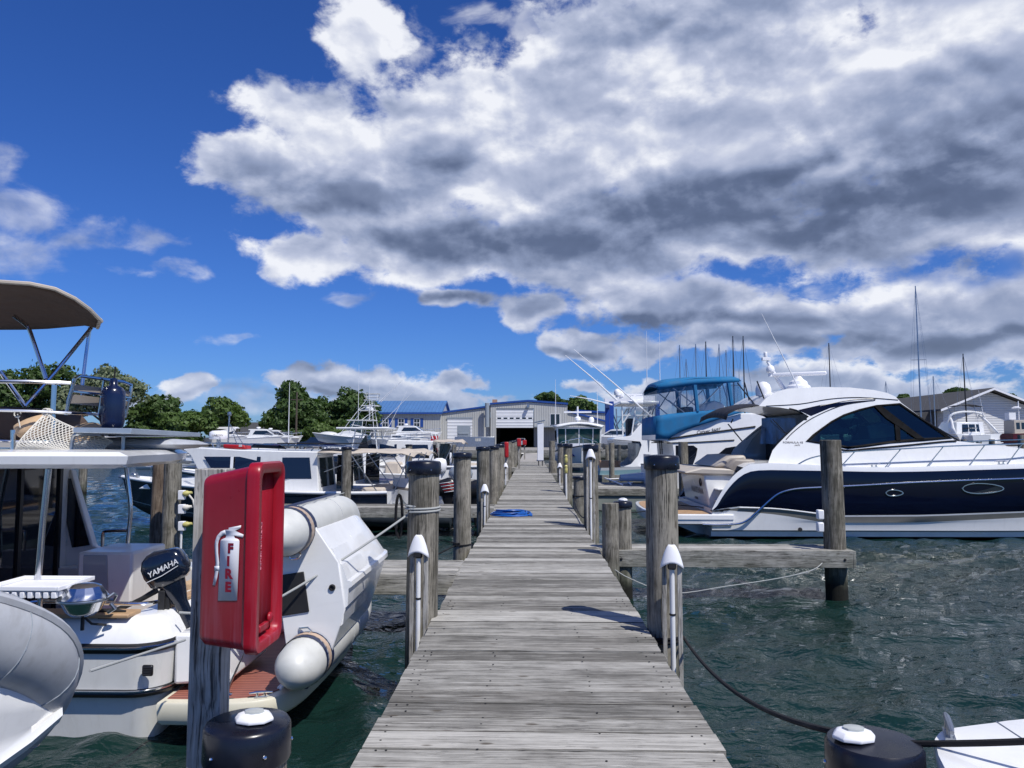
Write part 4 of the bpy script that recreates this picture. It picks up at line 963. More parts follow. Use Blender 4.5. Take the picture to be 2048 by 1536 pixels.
for i in range(nu):
    for j in range(nv):
        u0, v0 = i/nu, j/nv; du, dv = 1/nu, 1/nv
        for (ua, va, ub, vb) in ((u0, v0+dv/2, u0+du/2, v0), (u0+du/2, v0, u0+du, v0+dv/2), (u0+du, v0+dv/2, u0+du/2, v0+dv), (u0+du/2, v0+dv, u0, v0+dv/2)):
            a.tube([npt(ua, va)-o0, npt(ub, vb)-o0], .0042, 4, cap=False)
a.tube([p-o0 for p in tp], .007, 6); a.tube([p-o0 for p in bt_], .006, 6); a.tube([npt(0, i/10)-o0 for i in range(11)], .006, 6)
a.build('mesh', M['ropewhite'], t)
a = MB(); c = P(93, 824, 6.8)-o0
for i in range(3): a.tube([c+Vector((.03*math.cos(k)*(1+.3*i), .02*i-.02, .03*math.sin(k))) for k in [j*.7 for j in range(9)]], .006, 6)
c2 = P(35, 828, 6.7)-o0; a.tube([c2+Vector((.03*math.cos(k), 0, .03*math.sin(k))) for k in [j*.7 for j in range(9)]], .006, 6); a.tube([c2, c2+Vector((.03, 0, -.12))], .005, 5); a.build('knot', M['ropewhite'], t)
p0 = P(224, 862, 7.3); fenderpart((p0.x, 7.3, p0.z), .108, .44, 'fender', .18, 'large upright navy fender tied to the flybridge seat frame')
# bait tray, grill, outboard, pink cloth
c = P(82, 1165, 6.0); t = thing('bait_tray', 'white plastic filleting tray with notched front, mounted on the stern rail', 'tray', c)
w2, d2 = .27, .22; a = MB(); a.bx(-w2, w2, -d2, d2, -.03, -.018)
for (x0, x1, y0, y1) in ((-w2-.02, -w2, -d2-.02, d2+.02), (w2, w2+.02, -d2-.02, d2+.02), (-w2, w2, -d2-.02, -d2), (-w2, w2, d2, d2+.02)): a.bx(x0, x1, y0, y1, -.02, .012)
a.build('pan', M['plastic'], t, bevel=.004)
a = MB()
for k in range(9): a.bx(-w2+.02+k*.06, -w2+.055+k*.06, -d2-.018, -d2+.02, -.075, -.031)
a.bx(-w2, w2, -d2+.022, d2-.02, -.07, -.032); a.build('underside', M['plastic'], t, bevel=.004)
a = MB(); a.tube([(0, 0, -.07), (0, 0, -.3)], .018, 8); a.build('post', M['steel'], t)
c = P(167, 1197, 5.95); t = thing('kettle_grill', 'polished round marine grill with faceted lid clamped to the stern rail', 'grill', c, R(20))
a = MB(); a.lathe([(.178, 0), (.185, .012), (.178, .02), (.15, .055), (.125, .095), (.08, .112), (.02, .118)], n=14); a.build('lid', M['steel'], t, smooth=20)
a = MB(); a.lathe([(.02, -.13), (.085, -.125), (.125, -.09), (.165, -.02), (.18, -.003)], n=28); a.build('bowl', M['steel'], t)
a = MB(); a.lathe([(.186, -.012), (.188, 0), (.186, .006)], n=28, cap=False); a.tube([(.17, -.03, .0), (.21, -.02, .03), (.23, 0, .01), (.21, .02, -.03), (.17, .02, -.02)], .012, 8); a.tube([(.19, .0, -.05), (.22, .0, -.09), (.17, .02, -.12)], .016, 8); a.build('rim_clamp', M['dullsteel'], t)
a = MB(); a.tube([(0, 0, -.13), (0, 0, -.24)], .014, 8); a.tube([(0, 0, -.13), (.06, .02, -.2), (.16, .04, -.22)], .009, 6); a.build('mount', M['rubber'], t)
c = P(352, 1196, 6.5)
outboard('dark navy portable outboard motor tilted up on the stern rail beside the fire box post', c, R(190), R(24), .74, 'YAMAHA', 'navyhull')
c = P(565, 1256, 8.2); t = thing('pink_float', 'small pink float lying on the swim platform behind the fire box', 'float', c); a = MB(); a.lathe([(.01, -.16), (.04, -.12), (.055, -.04), (.05, .06), (.025, .1), (.02, .16), (.01, .165)], rot=Matrix.Rotation(R(85), 3, 'Y')); a.build('body', M['pink'], t)
# hanging dinghy standing on its side on the swim platform: deck faces -x, bow away from us
cz = P(600, 1190, 6.5).z
def dmat(cx, cy, cz, yaw, roll, pitch=0):
    return Matrix.Translation((cx, cy, cz)) @ Matrix.Rotation(yaw, 4, 'Z') @ Matrix.Rotation(R(90), 4, 'Z') @ Matrix.Rotation(R(-90)+roll, 4, 'X') @ Matrix.Rotation(pitch, 4, 'Y')
dinghy('off white inflatable dinghy hanging on its side at the stern, black motor pad showing', dmat(-1.90, 6.60, .98, R(0), R(-9)), 'tubecream', B=1.45, rt=.195, L=2.6)
u_ = Vector((.62, .76, -.14)).normalized(); w_ = Vector((-.66, .48, .50)); v_ = w_.cross(u_).normalized(); w_ = u_.cross(v_); tip = P(95, 1470, 3.3)
Md = Matrix(((u_.x, v_.x, w_.x, 0), (u_.y, v_.y, w_.y, 0), (u_.z, v_.z, w_.z, 0), (0, 0, 0, 1))); og = tip-u_*2.55; Md.translation = og
dinghy('nearest grey tubed inflatable dinghy with white hull at the lower left edge of the view', Md, 'tubegrey', B=1.5, rt=.19)
from mathutils.geometry import tessellate_polygon
# ---------------------------------------------------------------- fire extinguisher box on its post
c = P(405, 1200, 3.05); t = thing('wooden_post', 'square weathered post that carries the red fire extinguisher box', 'post', (c.x, 3.07, 0))
a = MB(); xa, xb = P(389, 940, 3.02).x, P(452, 940, 3.02).x; zt = P(420, 938, 3.02).z; xa -= c.x; xb -= c.x
a.bx(xa, xb, -.05, .05, -.5, zt); a.build('post', M['post'], t, bevel=.004)
xs_ = -.962; yn, yf = 2.72, 3.005; zb, zt = 1.497, 2.172
fb = thing('fire_extinguisher_box', 'red moulded fire extinguisher box with white extinguisher symbol on its side', 'fire box', (xs_, (yn+yf)/2, (zb+zt)/2)); O = Vector(fb.location)
def rrect(y0, y1, z0, z1, r, x, n=5):
    out = []
    for (cy, cz, a0) in ((y1-r, z1-r, 0), (y0+r, z1-r, 90), (y0+r, z0+r, 180), (y1-r, z0+r, 270)):
        out += [(x-O.x, cy+r*math.cos(R(a0+90*i/n))-O.y, cz+r*math.sin(R(a0+90*i/n))-O.z) for i in range(n+1)]
    return out
xb_ = -1.178
secs = [rrect(yn+.05, yf-.05, zb+.04, zt-.055, .03, xb_-.004), rrect(yn+.038, yf-.04, zb+.025, zt-.045, .04, xb_+.012), rrect(yn+.012, yf-.012, zb+.012, zt-.014, .04, xs_-.055), rrect(yn+.008, yf-.01, zb+.010, zt-.012, .04, xs_-.048), rrect(yn, yf, zb, zt, .045, xs_-.044), rrect(yn-.003, yf+.003, zb-.002, zt+.002, .048, xs_-.008),
        rrect(yn+.002, yf-.002, zb+.004, zt-.004, .044, xs_), rrect(yn+.028, yf-.028, zb+.035, zt-.035, .03, xs_), rrect(yn+.033, yf-.033, zb+.04, zt-.04, .028, xs_-.006), rrect(yn+.036, yf-.036, zb+.043, zt-.043, .026, xs_-.035)]
a = MB(); a.loft(secs, closed=True); a.add(secs[0], [tuple(range(len(secs[0])))])
bd = a.build('shell', M['red'], fb, smooth=50)
a = MB(); f = rrect(yn+.036, yf-.036, zb+.043, zt-.043, .026, xs_-.035); a.add(f, [tuple(range(len(f)))]); dr = a.build('door_panel', M['red'], fb, solid=.003)
a = MB(); a.bx(xs_-.034-O.x, xs_-.016-O.x, -.05, .04, zb+.06-O.z, zb+.085-O.z); a.lathe([(.02, 0), (.022, .01), (.012, .016)], (xs_-.03-O.x, .07, zb+.09-O.z), 12, rot=Matrix.Rotation(R(90), 3, 'Y')); a.build('latch', M['red'], dr, bevel=.004)
mt = frame((xs_-.030-O.x, -.03, .03), (0, 0, -1), (0, 1, 0)); textmb('EXTINGUISHER', .026, M['pink'], 'door_lettering', dr, mt)
# near side: plane through three shell points
A_ = Vector(secs[1][0])*0; pA = Vector((xb_+.012, yn+.038, 1.6)); pB = Vector((xs_-.055, yn+.012, 1.6)); nrm = (pB-pA).cross(Vector((0, 0, 1))).normalized(); nrm = nrm if nrm.y < 0 else -nrm
def SP(px, py):
    d = ray(px, py); t_ = (pA-CAM).dot(nrm)/d.dot(nrm); return CAM+d*t_
def zz_(L_): return [SP(420+x/7.314, 1030+y/7.314)-O for x, y in L_]
body = [(122, 1250), (402, 1250), (435, 378), (425, 360), (400, 345), (367, 335), (355, 297), (490, 330), (495, 285), (372, 230), (455, 190), (460, 150), (280, 185), (278, 212), (225, 216), (228, 240), (245, 292), (235, 330), (200, 345), (168, 362), (160, 378)]
hose = [(225, 216), (165, 240), (110, 300), (80, 380), (75, 430), (80, 560), (92, 640), (90, 738), (72, 760), (72, 810), (90, 822), (45, 1020), (80, 1032), (126, 812), (146, 800), (141, 738), (135, 640), (122, 560), (120, 430), (132, 370), (165, 310), (215, 285), (245, 292), (228, 240)]
st = None
outer = [(225, 216), (165, 240), (110, 300), (82, 370), (75, 430), (80, 560), (90, 690), (86, 780), (68, 900), (45, 1020)]
inner = [(245, 292), (215, 287), (165, 315), (135, 370), (122, 430), (124, 560), (138, 690), (134, 790), (112, 910), (80, 1032)]
for i in range(2):
    a = MB()
    if i == 0: a.add([p+nrm*.0022 for p in zz_(body)], [tuple(t_) for t_ in tessellate_polygon([[Vector((x, y, 0)) for x, y in body]])])
    else:
        a.loft([[p+nrm*.0022 for p in zz_([o_, n_])] for o_, n_ in zip(outer, inner)]); a.add([p+nrm*.0024 for p in zz_([(72, 745), (140, 745), (140, 815), (72, 815)])], [(0, 1, 2, 3)])
    o = a.build('extinguisher_symbol' if i == 0 else 'symbol_hose', M['sticker'], fb if st is None else st, solid=.001, smooth=3); st = st or o
ex = (pB-pA).normalized()
for ch, (cx, cy) in zip('FIRE', [(307, 492), (275, 680), (277, 866), (270, 1058)]):
    p = SP(420+cx/7.314, 1030+cy/7.314)-O+nrm*.0036
    textmb(ch, .0455, M['lettersred'], 'letter', st, frame(p, ex, (0, 0, 1)), .0006, bold=.0022, sx=1.0)
# mooring lines
def rope(pts, r, label, mat='ropegrey', cat='rope', group=None):
    c = Vector(pts[0]); t = MB(); t.tube([Vector(p)-c for p in pts], r, 7); o = t.build('rope', M[mat], None); o.location = c; tag(o, label, cat, group); return o
def wrap(cx, cy, r, z, turns, pitch=.03, n=18, a0=0, tilt=0): return [Vector((cx+r*math.cos(a0+2*math.pi*k/n), cy+r*math.sin(a0+2*math.pi*k/n), z+pitch*k/n+tilt*math.cos(a0+2*math.pi*k/n))) for k in range(int(turns*n)+1)]
zq = P(850, 1018, 7.0).z
far_ = P(182, 1343, 4.0)
mid = P(375, 1280, 5.0)
rope(wrap(-1.0, 7.15, .156, zq-.03, 2.1, .026, a0=R(230))+[P(815, 1030, 7.1)]+sag(P(812, 1032, 7.08), P(560, 1195, 6.4), .02, 8)+sag(P(560, 1195, 6.4), (-2.86, 6.3, .86), .05, 6), .0105, 'long grey dock line from the roped pile down past the hanging dinghy')
rope(sag(P(370, 1280, 5.8), P(180, 1342, 4.6), .0, 8), .009, 'grey line from the fire box post area to the grey dinghy')
rope(wrap(-1.03, 11.6, .137, DZ+.05, 1.4, .03, a0=R(120))+sag((-1.14, 11.5, DZ+.05), (-3.2, 9.4, .2), .1, 8), .011, 'black line tied round the foot of the second left pile', 'ropeblack')
rope(wrap(1.135, 6.75, .15, DZ-.10, 1.6, .03, a0=R(100))+sag((1.29, 6.72, DZ-.06), P(1660, 1462, 3.05), .13, 16)+[P(1700, 1470, 2.98)], .0125, 'thick black dock line sagging from the right pile to the capped pile', 'ropeblack')
rope(sag(P(1815, 1487, 2.9), P(2140, 1478, 2.55), .005, 6), .0115, 'black line lying across the white boat bow at lower right', 'ropeblack')
rope(smoothpath([P(1225, 1136, 11.0), P(1262, 1158, 11.0), P(1345, 1186, 11.0), P(1450, 1173, 11.1), P(1560, 1156, 11.2), P(1625, 1140, 11.3), P(1648, 1122, 11.5)], 4), .007, 'thin pale line over the water to the end of the right finger pier', 'ropegrey')
rope(wrap(1.14, 18.3, .155, .95, 1.5, .02)+sag((1.0, 18.2, .9), (1.0, 14.7, .8), .1, 6), .012, 'black line round the thick stub pile', 'ropeblack')
rope(sag((1.2, 14.8, .95), P(1330, 1010, 19.5), .12, 10), .012, 'black line from the second standpipe pile to the yacht platform', 'ropeblack')
# black lines hanging on the roped pile
c = (-1.03-.15, 7.15, 1.75)
a = MB()
for k in range(3): a.tube([(c[0]-.03-.008*k+.05*math.cos(an)*.6, 7.12+.015*k, 1.56+.20*math.sin(an)) for an in [2*math.pi*j/16 for j in range(16)]], .008, 6, closed=True)
a.shift((-c[0], -7.15, -1.75)); o = a.build('coiled_line', M['ropeblack'], None); o.location = c; tag(o, 'loop of thin black line hanging on the left side of the roped pile', 'rope')
# blue hose coil
c = G(1021, 1030, DZ); a = MB(); random.seed(11)
pts = []
for k in range(0, 9*22):
    an = 2*math.pi*k/22; rr = .40-.018*(k//22)+.035*math.sin(an*.37+1)+.02*math.sin(an*1.27); ox = .05*math.sin(an*.11); pts.append((rr*math.cos(an)*1.08+ox, rr*math.sin(an)*1.15, .014+.010*(k//22)*abs(math.sin(an*.5+.3*(k//22)))+.004*(k//22)))
pts += [(.3, -.2, .05), (.42, -.33, .02), (.47, -.37, .015)]
a.tube(smoothpath(pts, 2), .0135, 8); o = a.build('garden_hose', M['hose'], None); o.location = (c.x, c.y, DZ+.003); tag(o, 'bright blue hose coiled flat on the left edge of the dock', 'hose')
# shore power on the green grey pile
pc = P(368, 1010, 12.35)
t = thing('shore_power_pedestal', 'stack of white shore power boxes with yellow plugs on the green grey pile', 'power pedestal', P(365, 1010, 12.33)); o0 = t.location
for (py, m_) in ((990, 'plastic'), (1018, 'plastic'), (1052, 'plastic')):
    p = P(364, py, 12.33)-o0; a = MB(); a.box(p, (.10, .09, .15)); b = a.build('outlet_box', M[m_], t, bevel=.01)
    q_ = P(373, py-2, 12.31)-o0; a = MB(); a.lathe([(.035, 0), (.045, .02), (.045, .07), (.03, .09), (.02, .14)], q_-Vector((.05, 0, 0)), 12, rot=Matrix.Rotation(R(80), 3, 'Y')); a.build('plug', M['yellow' if py != 1018 else 'ropewhite'], b)
a = MB(); a.tube([P(363, 1060, 12.33)-o0, P(362, 1085, 12.33)-o0, (0, 0, -1.2)], .018, 8); a.build('conduit', M['pvc'], t)
a = MB(); a.tube([P(378, 990, 12.3)-o0, P(386, 1000, 12.3)-o0, P(390, 1020, 12.3)-o0, P(392, 1060, 12.3)-o0], .016, 8); a.build('shore_cable', M['ropewhite'], t)
t = thing('shore_power_pedestal', 'yellow shore power plugs on the right edge pile', 'power pedestal', P(1132, 928, 24.3)); o0 = t.location
for k in (-1, 1):
    a = MB(); a.lathe([(.03, -.13), (.055, -.10), (.055, .0), (.04, .06), (.055, .09), (.03, .13)], (0, 0, k*.16), 12); a.build('plug', M['yellow'], t)
a = MB(); a.tube([(0, 0, -.3), (.01, 0, -1.4)], .03, 8); a.build('conduit', M['pvc'], t)
# red fire cabinets and white cabinet along the dock
def cabinet(x, y, z, w_, h, label, mat='redp', d_=.25):
    t = thing('fire_cabinet', label, 'fire cabinet', (x, y, z), 0, 'red fire cabinets along the dock'); a = MB(); a.bx(-w_/2, w_/2, -d_/2, d_/2, 0, h); a.build('shell', M[mat], t, bevel=.03)
    a = MB(); a.bx(-w_/2+.04, w_/2-.04, -d_/2-.012, -d_/2+.002, .06, h-.06); a.build('door', M[mat], t, bevel=.006)
    a = MB(); a.bx(-.06, .06, d_/2+.01, d_/2+.13, -(z-.2), h*.8); a.build('post', M['post'], t); return t
for (px, y0, y1, Y, lab) in [(1013, 884, 915, 31, 'red fire cabinet on the left edge of the dock, nearest of the far ones'), (1038, 877, 893, 44, 'second far red fire cabinet on the left edge of the dock'), (1049, 880, 890, 66, 'third far red fire cabinet beside the concrete dock'), (869, 872, 884, 100, 'small red cabinet against the grey shed')]:
    p1 = P(px, y1, Y); p0 = P(px, y0, Y); cabinet(p1.x, Y, p1.z, (.012 if px < 1000 else .0065)*Y*.8, p0.z-p1.z, lab)
p = P(1081, 934, 50); t = thing('dock_cabinet', 'tall narrow white cabinet with sloped top standing on the dock', 'cabinet', (p.x, p.y, DZ)); a = MB(); a.bx(-.2, .2, -.22, .22, .35, 2.75); a.build('body', M['plastic'], t, bevel=.02)
a = MB(); a.prism([(-.4, -.3, 2.76), (.28, -.3, 2.9), (.28, -.3, 2.96), (-.4, -.3, 2.82)], (0, .6, 0)); a.build('top', M['dullsteel'], t)
a = MB()
for x in (-.12, .12): a.tube([(x, 0, 0), (x, 0, .35)], .03, 6)
a.build('leg', M['rubber'], t)
for i, (px, py, r_, lab) in enumerate([(1040, 908, .45, 'white hose heap lying on the far dock'), (1050, 897, .6, 'white hose heap at the start of the concrete dock')]):
    c = G(px, py, DZ); a = MB(); a.tube([((r_-.01*k*.3)*math.cos(k*.5)*1.4, (r_-.01*k*.3)*math.sin(k*.5)*(1+.2*math.sin(k)), .03+.015*(k//12)) for k in range(60)], .028, 6); o = a.build('hose', M['ropewhite'], None); o.location = (c.x, c.y, DZ+.01); tag(o, lab, 'hose')
# ---------------------------------------------------------------- navy express yacht on the right, bow to the right
YC = 20.6; YW = 2.1; Y0 = Vector((10, YC, 0))
yt = thing('express_yacht', 'large navy and white express yacht with curved hardtop, grey green glass and white swim platform', 'motor yacht', Y0)
def cur(lst, Y=YC-YW):
    q = [P(px, py, Y) for px, py in lst]; xs = [p.x for p in q]; zs = [p.z for p in q]
    return lambda x: float(np.interp(x, xs, zs))
EXT = [(2200, 926), (2330, 921), (2480, 914)]
zs_ = cur([(1425, 1018), (1434, 1000), (1447, 978), (1463, 956), (1480, 940), (1498, 929), (1536, 926), (1600, 928), (1675, 933), (1767, 935), (1938, 931), (2048, 928)]+EXT)
znt = cur([(1425, 1020), (1434, 1012), (1447, 990), (1463, 969), (1479, 954), (1492, 946), (1508, 941), (1542, 940), (1672, 942), (1760, 944), (1850, 943), (2048, 937), (2200, 933), (2330, 929), (2480, 920)])
znb = cur([(1425, 1023), (1479, 1016), (1558, 1019), (1640, 1029), (1682, 1034), (1850, 1033), (2048, 1026), (2200, 1018), (2330, 1005), (2480, 980)])
ztb = cur([(1425, 1025), (1458, 1021), (1560, 1030), (1640, 1044), (1690, 1046), (1850, 1045), (2048, 1036), (2200, 1027), (2330, 1014), (2480, 990)])
def yhalf(x): t = (x-11)/6.6; return YW*(1-max(0, t)**2.3) if t < 1 else .02
x0 = P(1425, 1018, YC-YW).x
sts = [x0+.0, x0+.05, x0+.1, x0+.16, x0+.23, x0+.31, x0+.4, x0+.5, x0+.62, x0+.76, x0+.92, x0+1.1, x0+1.4] + [x0+1.8+.6*i for i in range(17)] + [x0+12.1+.15*i for i in range(4)]
def rowz(x):
    s = zs_(x); nt_ = min(znt(x), s-.004); nb = min(znb(x), nt_-.004); tb_ = min(ztb(x), nb-.004)
    up = max(0, (x-13)/4.6)
    return [-.5+.5*up**2, -.02+.3*up**3, .10+.3*up**3, .14+.3*up**3, .30+.3*up**3, (tb_+.32)/2, tb_-.0, nb-.0, nb+.035, lerp(nb, nt_, .33), lerp(nb, nt_, .66), nt_, s]
rmat = [1, 0, 3, 0, 0, 0, 2, 0, 4, 4, 4, 0]
a = MB()
for sd in (-1, 1):
    secs = []
    for x in sts:
        zz = rowz(x); h = yhalf(x); k = max(0, (x-10)/7.6)
        ws = [0.02, .90-.1*k, .92-.1*k, .955-.1*k, .965-.09*k, .972-.08*k, .978-.07*k, .985-.06*k, .992-.05*k, 1.-.03*k, 1.003-.015*k, 1., .985]
        secs.append([(x-Y0.x, sd*h*w_, z) for z, w_ in zip(zz, ws)])
    a.loft(secs, rowm=rmat)
f0 = [(x0-Y0.x, -p[1], p[2]) if False else p for p in secs[0]]; a.add([(p[0], -p[1], p[2]) for p in f0]+f0[::-1], [tuple(range(2*len(f0)))], 0)
a.build('hull', [M['white'], M['rubber'], M['taupe'], M['greyhull'], M['navy']], yt, smooth=35)
def ysurf(px, py, off=.0):
    p = P(px, py, YC-YW); h = yhalf(p.x); p = P(px, py, YC-h*.99-off); return p-Y0
a = MB(); a.tube(smoothpath([ysurf(x, y, .03) for x, y in [(1405, 1049), (1440, 1050), (1479, 1047), (1498, 1038), (1512, 1026), (1527, 1012), (1540, 1000), (1556, 988), (1575, 981), (1600, 977), (1637, 975), (1720, 971), (1811, 966), (1930, 961), (2048, 957), (2200, 950), (2330, 944)]], 4), .028, 8); a.build('chrome_rub_rail', M['steel'], yt)
a = MB(); a.tube(smoothpath([ysurf(x, y, .012) for x, y in [(1479, 1015), (1558, 1018), (1640, 1028)]], 4), .012, 6); a.build('accent_line', M['white'], yt)
for (px, py, w_, h_) in ((1789, 986, 17, 6), (1966, 977, 41, 10)):
    a = MB(); a.tube([ysurf(px+w_*math.cos(an), py+h_*math.sin(an)*(1-.2*math.cos(an)), .03) for an in [2*math.pi*k/28 for k in range(28)]], .018, 6, closed=True); o = a.build('porthole', M['steel'], yt)
    a = MB(); a.prism([ysurf(px+w_*.95*math.cos(an), py+h_*.95*math.sin(an)*(1-.2*math.cos(an)), .022) for an in [2*math.pi*k/28 for k in range(28)]], (0, .02, 0)); a.build('pane', M['glass'], o)
a = MB(); a.lathe([(.05, 0), (.05, .02), (.03, .024)], ysurf(1600, 1059, .0), 12, rot=Matrix.Rotation(R(90), 3, 'X')); a.build('exhaust_outlet', M['rubber'], yt)
# deck sheet
a = MB(); secs = []
for x in sts[9:]: h = yhalf(x)*.985; secs.append([(x-Y0.x, h*u, zs_(x)+.05*(1-u*u)) for u in (-1, -.8, -.4, 0, .4, .8, 1)])
a.loft(secs); a.build('deck', M['white'], yt)
# swim platform
a = MB(); xa = 2.95; xb = x0+.5; zt_ = P(1400, 1029, YC-YW).z; zb_ = P(1400, 1048, YC-YW).z
pl_ = smoothpath([(xb, -YW, 0), (xa+.7, -YW, 0), (xa+.25, -YW+.06, 0), (xa+.06, -YW+.35, 0), (xa-.05, -1, 0), (xa-.1, 0, 0), (xa-.05, 1, 0), (xa+.06, YW-.35, 0), (xa+.25, YW-.06, 0), (xa+.7, YW, 0), (xb, YW, 0)], 3)
a.loft([[(4+(p.x-4)*k-Y0.x, p.y*k, z) for p in pl_] for z, k in ((zb_-.03, .93), (zb_, .985), (zb_+.1, .992), (zb_+.105, 1.), (zt_-.02, 1.), (zt_, .99))], closed=True, cap=True); pf = a.build('swim_platform', M['white'], yt, smooth=30)
a = MB(); a.prism([(4+(p.x-4)*.9-Y0.x-.02, p.y*.93, zt_+.001) for p in pl_], (0, 0, .008)); a.build('teak_decking', M['teak'], pf)
a = MB()
for sd in (-1.2, 1.2): a.prism([(xb-Y0.x, sd, .28), (xb-Y0.x, sd, -.25), (xb-.5-Y0.x, sd, -.12), (xa+.6-Y0.x, sd, .2), (xa+.6-Y0.x, sd, .28)], (0, .05, 0))
a.build('platform_bracket', M['dullsteel'], pf)
# transom module with cushions
xt = 4.37; a = MB(); TY0, TY1 = -1.42, 1.5
a.prism([(xt-Y0.x+.02, TY0, zt_), (xt-Y0.x-.12, TY0, 1.43), (5.35-Y0.x, TY0, 1.48), (5.35-Y0.x, TY0, zt_)], (0, TY1-TY0, 0)); tm = a.build('transom', M['white'], yt, bevel=.04)
for k, z in ((0, .80), (1, 1.08)):
    a = MB(); a.bx(4.5-Y0.x, 5.0-Y0.x, TY0-.36, TY0-.005, z-.02, z+.02); a.build('step', M['white'], tm, bevel=.012)
a = MB(); a.bx(4.95-Y0.x, 5.5-Y0.x, -1.97, TY0+.02, zt_, 1.42); a.build('side_locker', M['white'], yt, bevel=.05)
xd, yd = (Vector((-.12-.02, 0, 1.43-zt_))).normalized(), Vector((0, -1, 0))
def tface(y, z): return Vector((xt-Y0.x+lerp(.02, -.12, (z-zt_)/(1.43-zt_))-.004, y, z))
textmb('ANAPENNA', .235, M['letterstan'], 'name_lettering', tm, frame(tface(-.35, .98), (0, -1, 0), xd), .002, sx=1.15)
textmb('DETROIT', .10, M['letterstan'], 'port_lettering', tm, frame(tface(-.1, .76), (0, -1, 0), xd), .002)
a = MB(); ctr = tface(-.95, 1.22)
a.tube([ctr+Vector((-.004, .09*math.cos(an), .09*math.sin(an))) for an in [2*math.pi*k/20 for k in range(20)]], .018, 6, closed=True); a.build('round_emblem', M['letters'], tm)
def cushion(poly, y0, y1, name, mat):
    a = MB(); a.prism([(x-Y0.x, y0, z) for x, z in poly], (0, y1-y0, 0)); return a.build(name, M[mat], yt, bevel=.06)
cushion([(3.75, 1.50), (3.8, 1.43), (5.0, 1.40), (5.3, 1.50), (5.2, 1.56), (4.2, 1.60)], -1.5, 1.4, 'sunpad', 'beige')
cushion([(4.75, 1.60), (5.0, 1.82), (5.5, 1.80), (5.55, 1.50), (5.3, 1.25), (4.9, 1.5)], -1.5, -1.2, 'side_bolster', 'beiged')
cushion([(4.55, 1.60), (4.95, 1.88), (5.35, 1.90), (5.45, 1.55)], -1.19, 1.3, 'backrest_cushion', 'beige')
# cabin / hardtop
def hconv(lst, w0=1.86, z0=1.75, w1=1.42, z1=3.45):
    out = []
    for px, py in lst:
        Y = YC-1.7
        for _ in range(4): p = P(px, py, Y); Y = YC-lerp(w0, w1, (p.z-z0)/(z1-z0))
        out.append((p.x-Y0.x, p.z))
    return out
prof_px = [(1536, 926), (1545, 901), (1556, 888), (1571, 873), (1594, 851), (1618, 833), (1600, 822), (1560, 815), (1518, 812), (1532, 796), (1552, 784), (1577, 777), (1640, 774), (1700, 775), (1748, 780), (1775, 786), (1792, 794), (1803, 806), (1850, 840), (1912, 882), (1990, 890), (2060, 899), (2130, 912), (2190, 930), (2048, 934), (1900, 936), (1675, 936), (1600, 930)]
HS = House(hconv(prof_px), 1.86, 1.75, 1.42, 3.45)
# skip the aft opening (edges 0..4) so that the cockpit is open under the hardtop
a = MB(); n = len(HS.p)
Lp = [HS.pt(x, z, 1) for x, z in HS.p]; Rp = [HS.pt(x, z, -1) for x, z in HS.p]
from mathutils.geometry import tessellate_polygon
hole = hconv([(1618, 882), (1643, 861), (1664, 846), (1688, 833), (1719, 822), (1752, 813), (1799, 810), (1846, 842), (1892, 874), (1846, 876), (1793, 880), (1735, 888), (1697, 893), (1674, 888)])
bmx = MB(); allp = HS.p+hole; tri = tessellate_polygon([[Vector((x, z, 0)) for x, z in HS.p], [Vector((x, z, 0)) for x, z in hole]]); N_ = len(allp)
bmx.add([HS.pt(x, z, 1) for x, z in allp]+[HS.pt(x, z, -1) for x, z in allp], [tuple(t_) for t_ in tri]+[tuple(i+N_ for i in t_[::-1]) for t_ in tri]+[(i, N_+i, N_+(i+1) % n, (i+1) % n) for i in range(n) if i not in (0, 1, 2, 3, 4)])
cab = bmx.build('cabin_and_hardtop', M['white'], yt, smooth=28)
a = MB(); fx = HS.p
a.prism([(fx[-4][0]-1.2, -1.5, 1.8), (hconv([(1700, 885)])[0][0], -1.5, 2.25), (hconv([(1790, 880)])[0][0], -1.5, 2.35), (hconv([(1880, 878)])[0][0], -1.5, 2.35), (hconv([(1880, 890)])[0][0], -1.5, 1.8)], (0, 3.0, 0)); a.build('saloon_sole', M['greyhull'], cab)
a = MB(); x_ = hconv([(1760, 870)])[0][0]; a.prism([(x_, -1.2, 2.2), (x_-.1, -1.2, 2.62), (x_+.25, -1.2, 2.72), (x_+.9, -1.2, 2.5), (x_+.9, -1.2, 2.2)], (0, 1.1, 0)); a.build('dashboard', M['white'], cab, bevel=.03)
a = MB(); a.tube([(x_-.2, -.7+.2*math.cos(k*.5), 2.62+.2*math.sin(k*.5)) for k in range(13)], .02, 6); a.build('steering_wheel', M['black'], cab)
for yy in (-.9, .1): a = MB(); a.box((x_-.75, yy, 2.5), (.5, .55, .16)); a.box((x_-.98, yy, 2.75), (.14, .55, .55)); a.build('helm_seat', M['beige'], cab, bevel=.06)
a = MB(); a.box((x_-1.1, .7, 2.3), (.9, .7, .3)); a.box((x_-1.1, 1.05, 2.5), (.9, .15, .3)); a.build('settee', M['beiged'], cab, bevel=.06)
a = MB(); a.tube([HS.pt(*hconv([(1792, 852)])[0], 1, -.1), HS.pt(*hconv([(1655, 880)])[0], 1, -.3)], .03, 6); a.build('curtain_track', M['white'], cab)
def HPn(name, px, mat, parent=cab, off=.004, th=.012, sides=(1, -1)): return HS.panel(name, hconv(px), M[mat], parent, sides, off, th)
side_frame = [(1611, 883), (1625, 869), (1641, 857), (1662, 842), (1686, 829), (1718, 818), (1752, 810), (1800, 806), (1850, 840), (1904, 877), (1850, 882), (1780, 887), (1732, 894), (1696, 898), (1672, 893)]
wf = []
